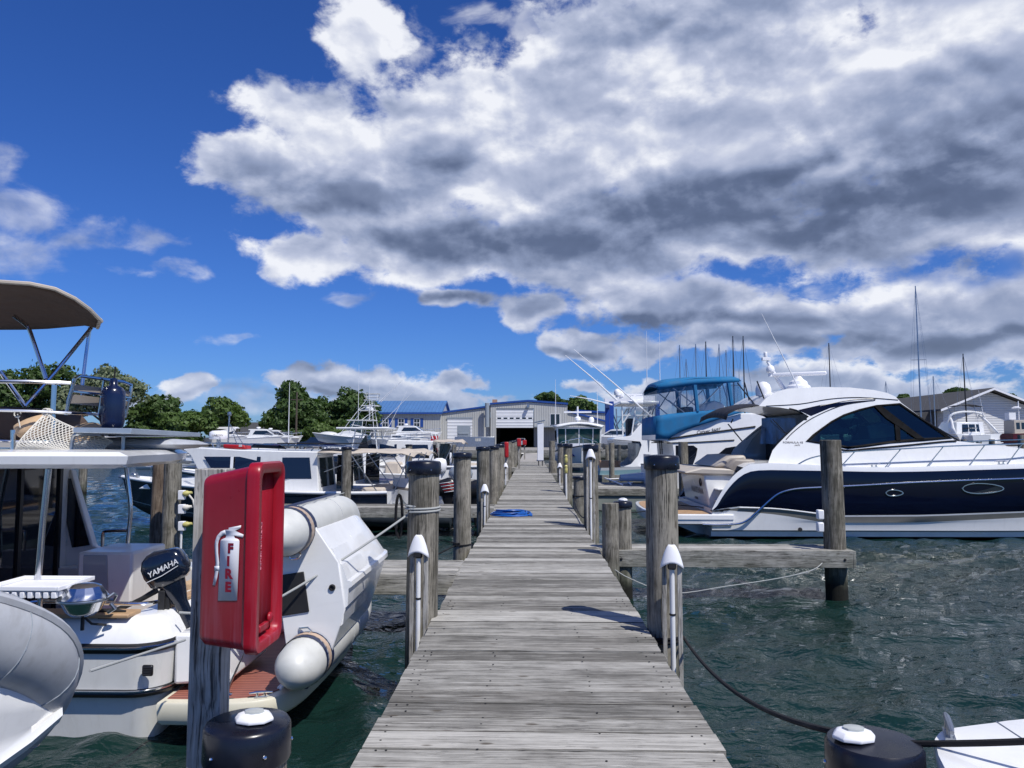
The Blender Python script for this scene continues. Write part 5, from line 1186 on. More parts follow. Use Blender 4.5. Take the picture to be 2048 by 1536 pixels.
for sd in (1, -1):
    a = MB(); outer = hconv(side_frame); m_ = 0
    ti = tessellate_polygon([[Vector((x, z, 0)) for x, z in outer], [Vector((x, z, 0)) for x, z in hole]]); a.add([HS.pt(x, z, sd, .008) for x, z in outer+hole], [tuple(t_) for t_ in ti])
    for pl in ([(1749, 813), (1762, 812), (1835, 868), (1848, 877), (1832, 877), (1772, 836)], [(1789, 849), (1799, 856), (1800, 881), (1792, 881)]): q_ = hconv(pl); a.prism([HS.pt(x, z, sd, .006) for x, z in q_], (0, sd*.02, 0))
    wf.append(a.build('window_frame', M['gasket'], cab, solid=.008))
for sd, f_ in ((1, wf[0]), (-1, wf[1])):
    a = MB(); ti = tessellate_polygon([[Vector((x, z, 0)) for x, z in hole]]); a.add([HS.pt(x, z, sd, -.012) for x, z in hole], [tuple(t_) for t_ in ti]); a.build('pane', M['tglass'], f_)
HPn('navy_flash', [(1596, 820), (1640, 810), (1700, 803), (1745, 800), (1700, 808), (1660, 816), (1622, 832)], 'navy')
a = MB()
for L_ in ([(1572, 879), (1590, 861), (1625, 836), (1680, 812), (1730, 803), (1748, 801), (1745, 798), (1700, 800), (1640, 812)], [(1532, 812), (1600, 808), (1660, 798), (1720, 795), (1796, 800)]):
    for sd in (-1, 1): a.tube(smoothpath([HS.pt(*q, sd, .006) for q in hconv(L_)], 4), .010, 5)
a.build('pin_line', M['black'], cab)
a = MB()
for sd in (-1, 1): a.tube(smoothpath([HS.pt(*q, sd, .01) for q in hconv([(1672, 896), (1696, 901), (1740, 897), (1800, 892), (1880, 884), (1912, 882)])], 4), .022, 5)
a.build('sill_line', M['black'], cab)
for e, nm in ((17, 'windshield'), (18, 'windshield')):
    for u0, u1 in ((-.94, -.03), (.03, .94)): HS.front(nm, e, u0, u1, .02, .98, M['greenglass'], cab)
a = MB(); a.tube([HS.pt(*hconv([(1815, 812)])[0], -.8), HS.pt(*hconv([(1860, 842)])[0], -.85, .03), HS.pt(*hconv([(1925, 882)])[0], -.9, .04)], .02, 6); a.build('wiper', M['black'], cab)
p = HS.pt(*hconv([(1600, 885)])[0], -1, .006); xv = (HS.pt(*hconv([(1640, 885)])[0], -1)-HS.pt(*hconv([(1600, 885)])[0], -1)); zv = HS.pt(*hconv([(1600, 870)])[0], -1)-HS.pt(*hconv([(1600, 885)])[0], -1)
textmb('FORMULA 45', .07, M['letterstan'], 'model_lettering', cab, frame(HS.pt(*hconv([(1586, 885)])[0], -1, .006), xv, zv), .002, sx=1.2); textmb('yacht', .06, M['letterstan'], 'model_lettering', cab, frame(HS.pt(*hconv([(1594, 890)])[0], -1, .006), xv, zv), .002, shear=.4)
# cockpit interior: far coaming, seats, cabin bulkhead
a = MB(); a.bx(4.9-Y0.x, 8.6-Y0.x, 1.55, 1.8, .6, 1.75); a.build('far_coaming', M['greyhull'], yt, bevel=.05)
a = MB(); a.bx(6.6-Y0.x, 6.75-Y0.x, -1.6, 1.6, .6, 2.9); a.build('cockpit_bulkhead', M['black'], yt)
a = MB(); a.bx(5.3-Y0.x, 6.6-Y0.x, -1.3, .2, 1.0, 1.5); a.build('wet_bar', M['whiteg'], yt, bevel=.05)
# aft canopy and curtains
rows = []
for (px, py, dz) in [(1452, 840, 0), (1456, 828, 0), (1474, 819, 0), (1505, 812, 0), (1545, 811, 0), (1580, 818, 0), (1600, 824, 0), (1619, 836, 0)]:
    p = P(px, py, YC-1.5)-Y0; rows.append([(p.x, v, p.z+.10*(1-(v/1.5)**2)) for v in (-1.5, -1.2, -.6, 0, .6, 1.2, 1.5)])
a = MB(); a.loft(rows); cp = a.build('aft_canopy', M['navycanvas'], yt, solid=.015, smooth=60)
a = MB(); a.tube(smoothpath([P(x, y, YC-1.52)-Y0 for x, y in [(1578, 817), (1600, 823), (1619, 838), (1598, 866)]], 3), .02, 6)
for pts in ([(1456, 848), (1484, 882)], [(1466, 838), (1440+22, 846)]): a.tube([P(*q, YC-1.5)-Y0 for q in pts], .016, 6)
a.tube([P(1545, 838, YC-1.5)-Y0, P(1575, 870, YC-1.5)-Y0], .012, 6); split(a, 'canopy_frame', M['black'], cp)
a = MB(); a.add([P(1524, 836, YC-1.4)-Y0, P(1612, 836, YC-1.4)-Y0, P(1556, 888, YC-1.5)-Y0, P(1520, 888, YC-1.5)-Y0], [(0, 1, 2, 3)]); split(a, 'clear_curtain', M['clear'], cp)
a = MB(); c1 = P(1475, 930, YC+1.3)-Y0
a.loft([[P(x, y, YC+1.3)-Y0 for x, y in ((1478, 932), (1488, 905), (1505, 878), (1524, 858), (1540, 850))], [P(x, y, YC+1.25)-Y0 for x, y in ((1560, 932), (1560, 905), (1560, 878), (1560, 858), (1560, 846))]]); a.build('side_canvas', M['greyhull'], cp, solid=.02)
# roof gear
rp = lambda px, py, dy=0: P(px, py, YC+dy)-Y0
satdome(yt, rp(1527, 793, -.5), .20); satdome(yt, rp(1541, 746, .2), .11, 'camera_dome')
a = MB(); a.tube([rp(1570, 782, .2), rp(1556, 760, .2), rp(1543, 738, .2), rp(1534, 722, .2)], [.07, .06, .045, .035], 8); a.box(rp(1532, 718, .2), (.22, .12, .08)); a.lathe([(.05, 0), (.05, .12), (.03, .14)], rp(1531, 714, .2), 10); a.build('light_mast', M['plastic'], yt, bevel=.006)
a = MB(); a.box(rp(1598, 748, -.1), (1.36, .10, .10), rot=Matrix.Rotation(R(-25), 3, 'Z')); rb = a.build('radar_bar', M['plastic'], yt, bevel=.03)
a = MB(); a.lathe([(.30, -.12), (.30, -.02), (.24, .02), (.22, .10), (.12, .17), (.08, .24)], rp(1597, 771, -.1), 20); a.build('radar_pedestal', M['plastic'], rb)
a = MB(); p0, p1 = rp(1609, 800, -1.2), rp(1523, 627, -1.2); a.tube([p0, p0.lerp(p1, .4), p1], [.02, .015, .007], 6); a.lathe([(.05, 0), (.03, .06)], p0-Vector((0, 0, .03)), 8); a.build('antenna', M['plastic'], yt)
a = MB(); a.tube([rp(1534, 812, -1.3), rp(1514, 762, -1.3)], .018, 6); a.tube([rp(1489, 765, .6), rp(1499, 803, .2), rp(1512, 811, -1.3), rp(1534, 811, -1.3)], .018, 6); a.tube([rp(1475, 766, .6), rp(1510, 810, -.9)], .018, 6); a.build('hardtop_rail', M['black'], yt)
a = MB(); a.loft([[(lerp(rp(1560, 780).x, rp(1700, 775).x, i/8), u*.9, rp(1600, 776, -1.2).z-.0+.10*math.sin(math.pi*i/8)*(1-u*u*.7)) for u in (-1, -.5, 0, .5, 1)] for i in range(9)]); a.build('sunroof', M['white'], yt)
# bow rail
a = MB(); top = [(1593, 931), (1612, 920), (1634, 913), (1670, 907), (1710, 903), (1802, 898), (1887, 893), (1970, 890), (2048, 887), (2200, 880), (2330, 876)]
def yedge(px, py, in_=.06): p = P(px, py, YC-YW); h = yhalf(p.x)-in_; q = P(px, py, YC-h); return q-Y0
for sd in (1, -1):
    f = lambda v: Vector((v.x, v.y*sd, v.z))
    a.tube([f(p) for p in smoothpath([yedge(*q) for q in top], 3)], .017, 6)
    for (u, d_) in [((1710, 903), (1682, 933)), ((1802, 898), (1769, 936)), ((1887, 893), (1854, 933)), ((1970, 890), (1938, 931)), ((2045, 887), (2014, 929)), ((2150, 882), (2120, 925)), ((2260, 879), (2230, 922))]: a.tube([f(yedge(*u)), f(yedge(*d_))], .014, 6)
    a.tube([f(p) for p in [yedge(1675, 929), yedge(1800, 926), yedge(1938, 920), yedge(2048, 917), yedge(2300, 908)]], .006, 5)
a.build('bow_rail', M['steel'], yt)
for px, py in ((1748, 936), (2002, 930)): cleat(yedge(px, py, .12)+Vector((0, 0, .02)), 1.4, 0, 'steel', yt)
cleat(yedge(1506, 944, .02), .7, 0, 'steel', yt)
a = MB(); c = P(1435, 1024, YC-YW+.1)-Y0; random.seed(2)
for k in range(5): a.tube([c+Vector((.12*math.cos(j*.9+k)*(1.4)+.05*k, .08*math.sin(j*.9+k), .03+.012*k+.01*math.sin(j*3))) for j in range(9)], .014, 6)
o = a.shift(Y0).shift(-(c+Y0)).build('rope', M['ropeblack'], None); o.location = c+Y0; tag(o, 'small heap of black dock line on the yacht swim platform', 'rope')
rope([c+Y0, P(1400, 1014, YC-.9), P(1345, 1009, YC-.5), P(1300, 1000, YC)], .012, 'black line running across the yacht swim platform', 'ropeblack')
t = thing('dock_fender', 'white square edge fender pair on the finger end pile against the yacht', 'fender', P(1648, 1040, 15)); 
for py in (1029, 1054): a = MB(); a.box(P(1640, py, 11.60)-t.location, (.09, .10, .14)); a.build('bumper', M['plastic'], t, bevel=.015)
# white boat bow corner at lower right
B0 = P(1960, 1500, 2.6); t = thing('white_runabout', 'white boat corner with grey cleat at the lower right edge', 'boat', B0)
zt2 = P(1900, 1480, 2.9).z
top = [G(x, y, zt2) for x, y in [(1868, 1478), (1885, 1460), (1930, 1452), (1985, 1445), (2050, 1437), (2300, 1415)]]; bot = [G(x, y, zt2) for x, y in [(2300, 1700), (2000, 1640), (1905, 1560), (1875, 1510)]]
ol = smoothpath([p for p in top], 3)+smoothpath(bot, 3); ctr = sum((p for p in ol), Vector())/len(ol)
a = MB(); a.loft([[tuple((ctr.lerp(p, k))+Vector((0, 0, dz))-B0) for p in ol] for dz, k in ((-.9, .7), (-.3, .92), (-.06, .985), (-.05, 1.015), (-.012, 1.015), (0, .985))], rowm=None, closed=True, cap=True)
nn_ = len(ol); a.mi = [1 if (i//nn_) < 2 and i < nn_*5 else 0 for i in range(len(a.f))]; a.build('hull', [M['white'], M['greyhull']], t, smooth=35)
a = MB(); q0, q1 = G(1993, 1444, zt2)-B0, G(2048, 1480, zt2)-B0; a.tube([q0+Vector((0, 0, .001)), q1+Vector((0, 0, .001)), (q1*1+(q1-q0))], .003, 4); a.build('hatch_seam', M['greyhull'], t)
cleat(G(1898, 1470, zt2)-B0, .95, R(68), 'dullsteel', t)
# ---------------------------------------------------------------- pilothouse tug boats on the left
def tugboat(label, loc, rz, L=7.9, hullm='navyhull', s=1., canopy='beigecanvas', group='pilothouse tug boats', dom=None, canopylen=2.1, text=None, hs=1.0, hb=1.38, lean=0):
    t = thing('pilothouse_boat', label, 'cabin boat', loc, rz, group, s)
    h = Hull(L, 2.6, hs, hb, flare=.06, rake=.45, full=2.6, sag=.06, deep=.3)
    h.build(t, [(0, 1), (.27, 0), (.36, 2), (.38, 0), (.93, 3)], [M[hullm], M['rubber'], M['dullsteel'], M['white']], transom=3)
    h.deck(t, M['white'], dz=-.02); h.rail(t, M['white'], .045, 1., dz=.01)
    h.rail(t, M['rubber'], .02, .95, name='rail_insert')
    # swim platform, transom gear
    a = MB(); a.bx(-.65, .02, -1.1, 1.1, .22, .30); a.build('swim_platform', M['white'], t, bevel=.03)
    z0 = hs+.0; pr = [(1.9, z0-.1), (2.0, z0+1.0), (1.75, z0+1.04), (1.75, z0+1.10), (4.15, z0+1.15), (5.5, z0+1.22), (5.85, z0+1.16), (5.75, z0+1.09), (5.6, z0+.98), (5.2, z0+.38), (6.2, z0+.34), (6.9, z0+.20), (7.15, z0+.05)]
    Hs = House(pr, .98, z0, .86, z0+1.2, x0=4.6, kx=.20)
    cab = Hs.build('cabin', M['white'], t, bevel=.03)
    for poly in ([(2.12, z0+.36), (2.95, z0+.36), (2.95, z0+.94), (2.2, z0+.94)], [(3.55, z0+.42), (4.75, z0+.42), (5.18, z0+.96), (3.55, z0+.96)]): Hs.panel('side_window', poly, M['glass'], cab)
    Hs.panel('pillar', [(4.3, z0+.42), (4.38, z0+.42), (4.38, z0+.96), (4.3, z0+.96)], M['white'], cab, off=.008, th=.008)
    for u0, u1 in ((-.92, -.34), (-.3, .3), (.34, .92)): Hs.front('windshield', 8, u0, u1, .06, .94, M['glass'], cab)
    Hs.front('cabin_door', 0, -.75, .75, .2, .93, M['glass'], cab); Hs.front('door_post', 0, -.15, .05, .2, .93, M['greyhull'], cab, off=.012)
    # open side door
    a = MB(); a.prism([(1.93, -1.0, z0-.05), (1.45, -1.12, z0-.05), (1.45, -1.12, z0+.98), (1.9, -1.0, z0+.98)], (0, .03, 0)); a.build('open_door', M['glass'], t)
    # roof extension and rails
    a = MB()
    for sd in (-1, 1): a.tube(smoothpath([(2.2, sd*.75, z0+1.12), (2.3, sd*.75, z0+1.24), (4.0, sd*.75, z0+1.28), (5.4, sd*.68, z0+1.34), (5.5, sd*.66, z0+1.2)], 4), .016, 6)
    for sd in (-1, 1):
        for x in (3.1, 4.2): a.tube([(x, sd*.75, z0+1.1), (x, sd*.75, z0+1.27)], .012, 6)
    a.build('roof_rail', M['steel'], t)
    bowrail(h, t, .62, .985, .42, n=4)
    a = MB(); a.lathe([(.10, 0), (.10, .12), (.06, .16)], (L-.35, 0, h.sheer(.95)), 12); a.tube([(L-.5, 0, h.sheer(.95)+.05), (L+.12, 0, h.sheer(.95)+.05)], .035, 6); a.prism([(L+.1, -.02, h.sheer(1)), (L+.05, -.02, h.sheer(1)-.28), (L-.1, -.02, h.sheer(1)-.1)], (0, .04, 0)); a.build('anchor_windlass', M['dullsteel'], t, bevel=.01)
    if canopy:
        a = MB(); xa, xb = -canopylen+1.6, 1.95; zc = z0+1.06; a.loft([[(lerp(xa, xb, i/8), u*1.08, zc+.10*(1-u*u)-(.12 if i == 0 else 0)+.015*math.sin(i*1.7+u*2)) for u in (-1, -.7, -.35, 0, .35, .7, 1)] for i in range(9)]); cn = a.build('cockpit_canopy', M[canopy], t, solid=.015, smooth=60)
        a = MB()
        for sd in (-1, 1): a.tube([(xa+.1, sd*1.06, zc), (xa+.55, sd*1.12, z0-.02)], .015, 6); a.tube([(xb-.9, sd*1.06, zc), (xa+.95, sd*1.12, z0-.02)], .015, 6); a.tube([(xb-.2, sd*1.03, zc-.5), (xa+1.0, sd*1.06, zc+.03)], .010, 6)
        split(a, 'canopy_frame', M['dullsteel'], cn)
    a = MB(); a.bx(.15, .75, -.95, .95, hs-.25, hs+.12); a.build('stern_seat', M['beigecanvas'], t, bevel=.05)
    if text: textmb(text, .17, M['letters'], 'name_lettering', t, frame((-.006, 0, hs-.28), (0, 1, 0), (0, 0, 1)), .004)
    return t, h, Hs, z0
# F: bow points left (rz = 180)
FX, FY = P(778, 1000, 21).x, 21.9
F, hF, HF, zF = tugboat('navy hulled pilothouse tug, bow to the left, with red roof pod and beige canopy', (FX, FY, 0), R(180), L=7.85, hs=.86, hb=1.22, canopylen=2.3)
zF -= .11
a = MB(); a.prism([(4.0, .30, zF+1.27), (4.65, .28, zF+1.30), (4.65, .28, zF+1.41), (4.05, .30, zF+1.39)], (0, .5, 0)); a.build('red_kayak_rack', M['redp'], F, bevel=.03)
a = MB(); a.prism([(2.9, .6, zF+1.28), (3.9, .6, zF+1.31), (3.8, .6, zF+1.42), (3.05, .6, zF+1.38)], (0, .2, 0)); a.build('roof_hatch', M['glass'], F, bevel=.03)
textmb('m', .12, M['lettersw'], 'emblem', F, frame((4.15, .805, zF+1.38), (-1, 0, 0), (0, 0, 1)), .003, bold=.004)
a = MB(); a.lathe([(.25, 0), (.27, .05), (.25, .2), (.18, .24), (.01, .25)], (5.05, .1, zF+1.55), 20); rd = a.build('radome', M['plastic'], F, smooth=60); textmb('GARMIN', .085, M['letterstan'], 'brand_lettering', rd, frame((4.98, .372, zF+1.66), (-1, 0, 0), (0, 0, 1)), .002)
a = MB(); a.tube([(5.05, .1, zF+1.30), (5.05, .1, zF+1.56)], .06, 8); a.tube([(4.78, .1, zF+1.3), (4.76, .1, zF+2.22)], .022, 8); a.lathe([(.05, 0), (.06, .03), (.05, .10), (.02, .12)], (4.76, .1, zF+2.22), 10); a.tube([(4.5, .1, zF+1.35), (4.75, .1, zF+2.0), (4.3, .1, zF+1.35)], .012, 6); a.build('light_mast', M['dullsteel'], F)
whip(F, (2.95, .4, zF+1.3), 1.85, .012)
a = MB(); a.bx(.9, 3.1, .2, .9, zF+1.42, zF+1.45); a.build('roof_rack', M['rubber'], F)
# G: second tug behind, slightly to the right
GX = P(822, 990, 25).x
G_, hG, HG, zG = tugboat('grey hulled pilothouse boat just behind the navy tug with two large white framed side windows', (GX, 26.0, 0), R(180), L=8.4, hullm='greyhull', canopy='beigecanvas', text=None, hs=.82, hb=1.3, canopylen=2.2)
textmb('EDGEWATER', .19, M['letters'], 'name_lettering', G_, frame((-.012, -.1, .70), (0, -1, 0), (0, 0, 1)), .004, sx=1.)
fold = MB()
# K: third, white cabin boat near the dock
KX = P(960, 900, 33).x
K_, hK, HK, zK = tugboat('white cabin boat with round black porthole close to the dock behind the roped pile', (KX-.1, 34.3, 0), R(180), L=7.9, hullm='white', hs=1.15, hb=1.5, canopylen=1.0, canopy='beigecanvas')
a = MB(); p = HK.pt(1.2, zK+.6, 1, .01)
for o_ in kids(K_):
    pass
for x in (3.25,): 
    a = MB(); a.lathe([(.15, 0), (.15, .02), (.09, .025)], HK.pt(x, zK+.66, 1, .0), 18, rot=Matrix.Rotation(R(-90), 3, 'X')); a.build('round_porthole', M['glass'], K_)
a = MB()
for sd in (-1, 1): a.tube([(2.0, sd*.7, zK+1.2), (2.1, sd*.7, zK+1.5), (5.0, sd*.7, zK+1.5), (5.1, sd*.7, zK+1.3)], .025, 6)
for x in (2.6, 3.2, 3.8, 4.4): a.tube([(x, -.7, zK+1.5), (x, .7, zK+1.5)], .02, 6)
a.build('roof_ladder_rack', M['white'], K_)

# centre console with blue hull
def console(label, loc, rz, L=7.2, hullm='blue', s=1., ttop=True, group=None, ob=True, obm='plastic'):
    t = thing('centre_console_boat', label, 'motorboat', loc, rz, group, s)
    h = Hull(L, 2.5, .85, 1.25, flare=.16, rake=1.0, full=2.2, sag=.02)
    h.build(t, [(0, 1), (.26, 0), (.84, 2)], [M[hullm], M['white'], M['white']], transom=2); h.deck(t, M['white'], dz=-.03); h.rail(t, M['white'], .035)
    a = MB(); a.prism([(2.5, -.45, .8), (2.55, -.45, 1.75), (2.9, -.45, 1.85), (3.5, -.45, 1.35), (3.9, -.45, 1.25), (3.95, -.45, .8)], (0, .9, 0)); c = a.build('console', M['white'], t, bevel=.05)
    a = MB(); a.prism([(2.62, -.42, 1.82), (2.72, -.42, 2.5), (2.76, -.42, 2.5), (3.38, -.42, 1.48), (3.25, -.42, 1.5)], (0, .84, 0)); a.build('windshield', M['glass'], c)
    if ttop:
        a = MB(); a.bx(1.7, 3.9, -.95, .95, 2.75, 2.83); tp_ = a.build('t_top', M['white'], t, bevel=.03); a = MB()
        for sd in (-1, 1):
            for x0_, x1_ in ((2.1, 2.3), (3.5, 3.1)): a.tube([(x0_, sd*.55, .9), (x1_, sd*.75, 2.75)], .025, 6)
        split(a, 't_top_frame', M['white'], tp_)
    a = MB(); a.bx(1.3, 1.9, -.5, .5, .8, 1.35); a.build('leaning_post', M['beigecanvas'], t, bevel=.06)
    if ob:
        for y in ((0,) if ob == 1 else (-.35, .35)):
            a = MB(); a.loft([[(-.35+hx*math.cos(k*.524), y+hw*math.sin(k*.524), z) for k in range(12)] for z, hx, hw in ((.9, .2, .13), (1.0, .3, .2), (1.25, .32, .21), (1.45, .28, .18), (1.52, .12, .08))], closed=True, cap=True); a.bx(-.42, -.2, y-.06, y+.06, -.4, .92); a.build('outboard', M[obm], t, smooth=50)
    bowrail(h, t, .55, .98, .3, n=4)
    return t
console('white and bright blue console boat with sloping windshield between two slim piles', (P(850, 900, 31).x, 33, 0), R(180), L=6.6, hullm='blue', ttop=True, ob=1)
# dark inflatable with big outboard with a flag decal, and a second engine
c = P(900, 1010, 20.3)
dg = thing('dark_inflatable', 'dark grey inflatable tender tied behind the roped pile', 'inflatable dinghy', (c.x-.35, 20.9, .1), R(180))
a = MB()
for sd in (-1, 1): a.tube(smoothpath([(-.4, sd*.6, .12), (0, sd*.6, .12), (1.6, sd*.6, .14), (2.4, sd*.4, .24), (2.7, 0, .3)], 5), [.12]+[.24]*18+[.22, .2], 16)
a.build('tube', M['tubedark'], dg, smooth=60); a = MB(); a.bx(0, 2.3, -.5, .5, -.05, .05); a.build('floor', M['greyhull'], dg)
def flagmotor(loc, label, flag=True, s=1.15):
    o = outboard(label, loc, R(0), R(-6), s, None, 'black', tiller=False)
    cw = [k for k in kids(o) if k.name.startswith('cowl')][0]
    if flag:
        for i in range(7):
            a = MB(); z = .50-.033*i; a.add([(-.22+.02*i, -.147-.0, z-.045), (.10+.012*i, -.149, z-.0), (.10+.012*i, -.149, z-.014), (-.22+.02*i, -.147, z-.059)], [(0, 1, 2, 3)]); a.build('flag_stripe', M['lettersw' if i % 2 == 0 else 'redp'], cw, solid=.003)
    return o
flagmotor((P(898, 985, 20.3).x, 20.4, .62), 'large black outboard with a striped flag decal on its cowl, behind the roped pile')
flagmotor((P(952, 985, 20.3).x, 20.6, .55), 'second black outboard partly hidden behind the cracked pile', False)
a = MB(); c = P(917, 950, 20.6); a.ell((0, 0, 0), (.34, .3, .25), 18, 8); o = a.build('cowl_cover', M['greyhull'], None); o.location = (c.x, 21.2, c.z); tag(o, 'rounded grey engine cover beside the flagged black outboard', 'engine cover')
t = thing('white_tender', 'white covered tender between the second pile and the cracked pile', 'boat', (P(960, 950, 22).x, 22.6, 0), R(180)); h = Hull(2.6, 1.4, .75, .9, full=2.); h.build(t, [(0, 0)], [M['white']], transom=0); h.deck(t, M['white'], crown=.3); h.rail(t, M['beiged'], .04)

# ---------------------------------------------------------------- teal canopied flybridge boat
TY = 28.2; T0 = Vector((P(1312, 900, 26.3).x, TY, 0)); tl = thing('flybridge_boat', 'white flybridge boat with teal canvas and clear vinyl enclosure behind the navy yacht', 'motor yacht', T0)
h = Hull(12, 3.9, 1.35, 2.1, flare=.1, rake=1.6, full=2.4); h.build(tl, [(0, 1), (.26, 0)], [M['white'], M['bottomblue']], transom=0); h.deck(tl, M['white'], dz=-.02); h.rail(tl, M['rubber'], .03)
def TP(px, py, w_=1.75): return P(px, py, TY-w_)-T0
def tq(lst, w_=1.75): return [(TP(x, y, w_).x, TP(x, y, w_).z) for x, y in lst]
TH = House(tq([(1350, 935), (1346, 886), (1332, 881), (1312, 880), (1312, 868), (1336, 864), (1400, 848), (1489, 826), (1560, 826), (1590, 840), (1690, 900), (1740, 932)]), 1.75, 1.3, 1.62, 2.6)
cb = TH.build('cabin', M['white'], tl, bevel=.03, skip=(1, 2))
TH.panel('side_window', tq([(1352, 891), (1388, 891), (1396, 897), (1393, 912), (1385, 932), (1352, 932)]), M['glass'], cb); TH.panel('side_window', tq([(1432, 912), (1452, 896), (1470, 893), (1600, 890), (1640, 912)]), M['glass'], cb)
a = MB(); a.bx(.1, TH.p[0][0]+.3, -1.7, 1.7, 1.28, 1.34); a.bx(.1, .2, -1.75, 1.75, 1.0, 1.75); a.build('cockpit_coaming', M['white'], cb)
a = MB(); a.bx(TH.p[0][0]-.02, TH.p[0][0]+.01, -1.5, 1.5, 1.3, 2.35); a.build('aft_door', M['glass'], cb)
for (l0, l1) in ([(1337, 878), (1400, 868), (1513, 853)], [(1334, 886), (1400, 884), (1470, 880)]), :
    for L_, r_ in ((l0, .028), (l1, .018)):
        a = MB()
        for sd in (-1, 1): a.tube([TH.pt(x, z, sd, .02) for x, z in tq(L_)], r_, 6)
        split(a, 'rub_rail', M['rubber'], tl)
textmb('Carver 3607', .16, M['letters'], 'name_lettering', cb, frame(TH.pt(*tq([(1418, 862)])[0], -1, .01), (1, 0, .13), (0, 0, 1)), .003, shear=.3)
# canvas enclosure
def ering(px_l, inset=0): return px_l
W_ = 1.6
pts_top = [(1316, 770), (1340, 763), (1389, 758), (1440, 756), (1478, 757)]
a = MB(); rows = []
for i, (px, py) in enumerate(pts_top+[(1482, 763)]):
    p = TP(px, py, W_); rows.append([(p.x, u*W_, p.z+.16*(1-u*u)+(.02*math.sin(i*2+u*3))) for u in (-1, -.75, -.4, 0, .4, .75, 1)])
first = [(rows[0][k][0]-.06, rows[0][k][1], rows[0][k][2]-.12) for k in range(7)]
a.loft([first]+rows); 
top_edge = [TP(x, y, W_) for x, y in pts_top]; low = [TP(x, y, W_) for x, y in [(1314, 780), (1340, 777), (1389, 770), (1440, 767), (1479, 764)]]
for sd in (-1, 1): f = lambda v: (v.x, -sd*v.y if sd > 0 else v.y, v.z); a.loft([[f(p) for p in top_edge], [f(p) for p in low]])
cv = a.build('canvas_top', M['teal'], tl, solid=.02, smooth=60)
skt = [(1312, 832), (1343, 827), (1395, 823), (1440, 818), (1489, 811)]; skb = [(1312, 878), (1337, 878), (1355, 866), (1395, 852), (1440, 838), (1491, 822)]
import itertools
def interp2(L_, n=14):
    xs = [q[0] for q in L_]; ys = [q[1] for q in L_]; return [(lerp(xs[0], xs[-1], i/n), float(np.interp(lerp(xs[0], xs[-1], i/n), xs, ys))) for i in range(n+1)]
a = MB(); b = MB()
for sd in (-1, 1):
    A1 = [TP(x, y, W_+.06) for x, y in interp2(skt)]; A2 = [TP(x, y, W_+.10) for x, y in interp2(skb)]; rows = []
    for k in range(5):
        rows.append([(p.lerp(q, k/4).x, sd*(abs(p.lerp(q, k/4).y)+.035*math.sin(i*1.3+k*.9)), p.lerp(q, k/4).z) for i, (p, q) in enumerate(zip(A1, A2))])
    a.loft(rows)
    B1 = [TP(x, y, W_) for x, y in interp2([(1314, 780), (1340, 777), (1389, 770), (1440, 767), (1479, 764)])]
    b.loft([[(p.x, sd*abs(p.y), p.z) for p in B1], [(p.x, sd*abs(p.y), p.z) for p in A1]])
e0, e1 = TP(1312, 832, W_+.06), TP(1312, 878, W_+.1); a.loft([[(e0.x, u*W_*1.04, e0.z) for u in (-1, -.5, 0, .5, 1)], [(e1.x, u*W_*1.04, e1.z) for u in (-1, -.5, 0, .5, 1)]])
e2 = TP(1314, 780, W_); b.loft([[(e2.x, u*W_, e2.z) for u in (-1, 0, 1)], [(e0.x, u*W_, e0.z) for u in (-1, 0, 1)]])
e3, e4 = TP(1479, 764, W_), TP(1489, 811, W_); b.loft([[(e3.x, u*W_, e3.z) for u in (-1, 0, 1)], [(e4.x, u*W_, e4.z) for u in (-1, 0, 1)]])
a.build('canvas_skirt', M['teal'], tl, solid=.015, smooth=60); b.build('clear_curtain', M['clear'], tl)
for sd in (-1, 1):
    f = lambda v: (v.x, v.y*(-sd), v.z)
    for (p0, p1) in (((1389, 770), (1395, 823)), ((1457, 766), (1464, 815))): a = MB(); a.tube([f(TP(*p0, W_+.01)), f(TP(*p1, W_+.05))], .07, 6); a.build('canvas_strap', M['teal'], cv)
a = MB()
for sd in (-1, 1):
    f = lambda v: (v.x, v.y*(-sd), v.z)
    for (p0, p1) in (((1345, 775), (1392, 812)), ((1337, 800), (1370, 826)), ((1400, 815), (1445, 768)), ((1445, 768), (1455, 800)), ((1372, 770), (1345, 812))): a.tube([f(TP(*p0, W_-.1)), f(TP(*p1, W_-.1))], .02, 6)
split(a, 'canopy_frame', M['dullsteel'], cv)
a = MB(); a.prism([(TP(1418, 815).x, -.9, TP(0, 822).z), (TP(1425, 805).x, -.9, TP(0, 806).z), (TP(1440, 800).x, -.9, TP(0, 800).z), (TP(1458, 806).x, -.9, TP(0, 806).z), (TP(1470, 822).x, -.9, TP(0, 822).z)], (0, 1.8, 0)); a.build('helm_console', M['white'], tl, bevel=.04)
a = MB(); a.bx(TP(1378, 815).x, TP(1402, 815).x, -.6, .6, TP(0, 830).z, TP(0, 812).z); a.build('helm_seat', M['rubber'], tl, bevel=.08)
a = MB()
for y in (-1.2, -.8): a.tube([(.35, y, 1.0), (.30, y, 2.6), (.45, y, 2.75)], .02, 6)
for k in range(6): a.tube([(.34, -1.2, 1.2+.25*k), (.34, -.8, 1.2+.25*k)], .016, 6)
a.build('ladder', M['black'], tl)
whip(tl, TP(1294, 765, 0), 1.9, .012); whip(tl, TP(1320, 768, 0), 1.9, .012)

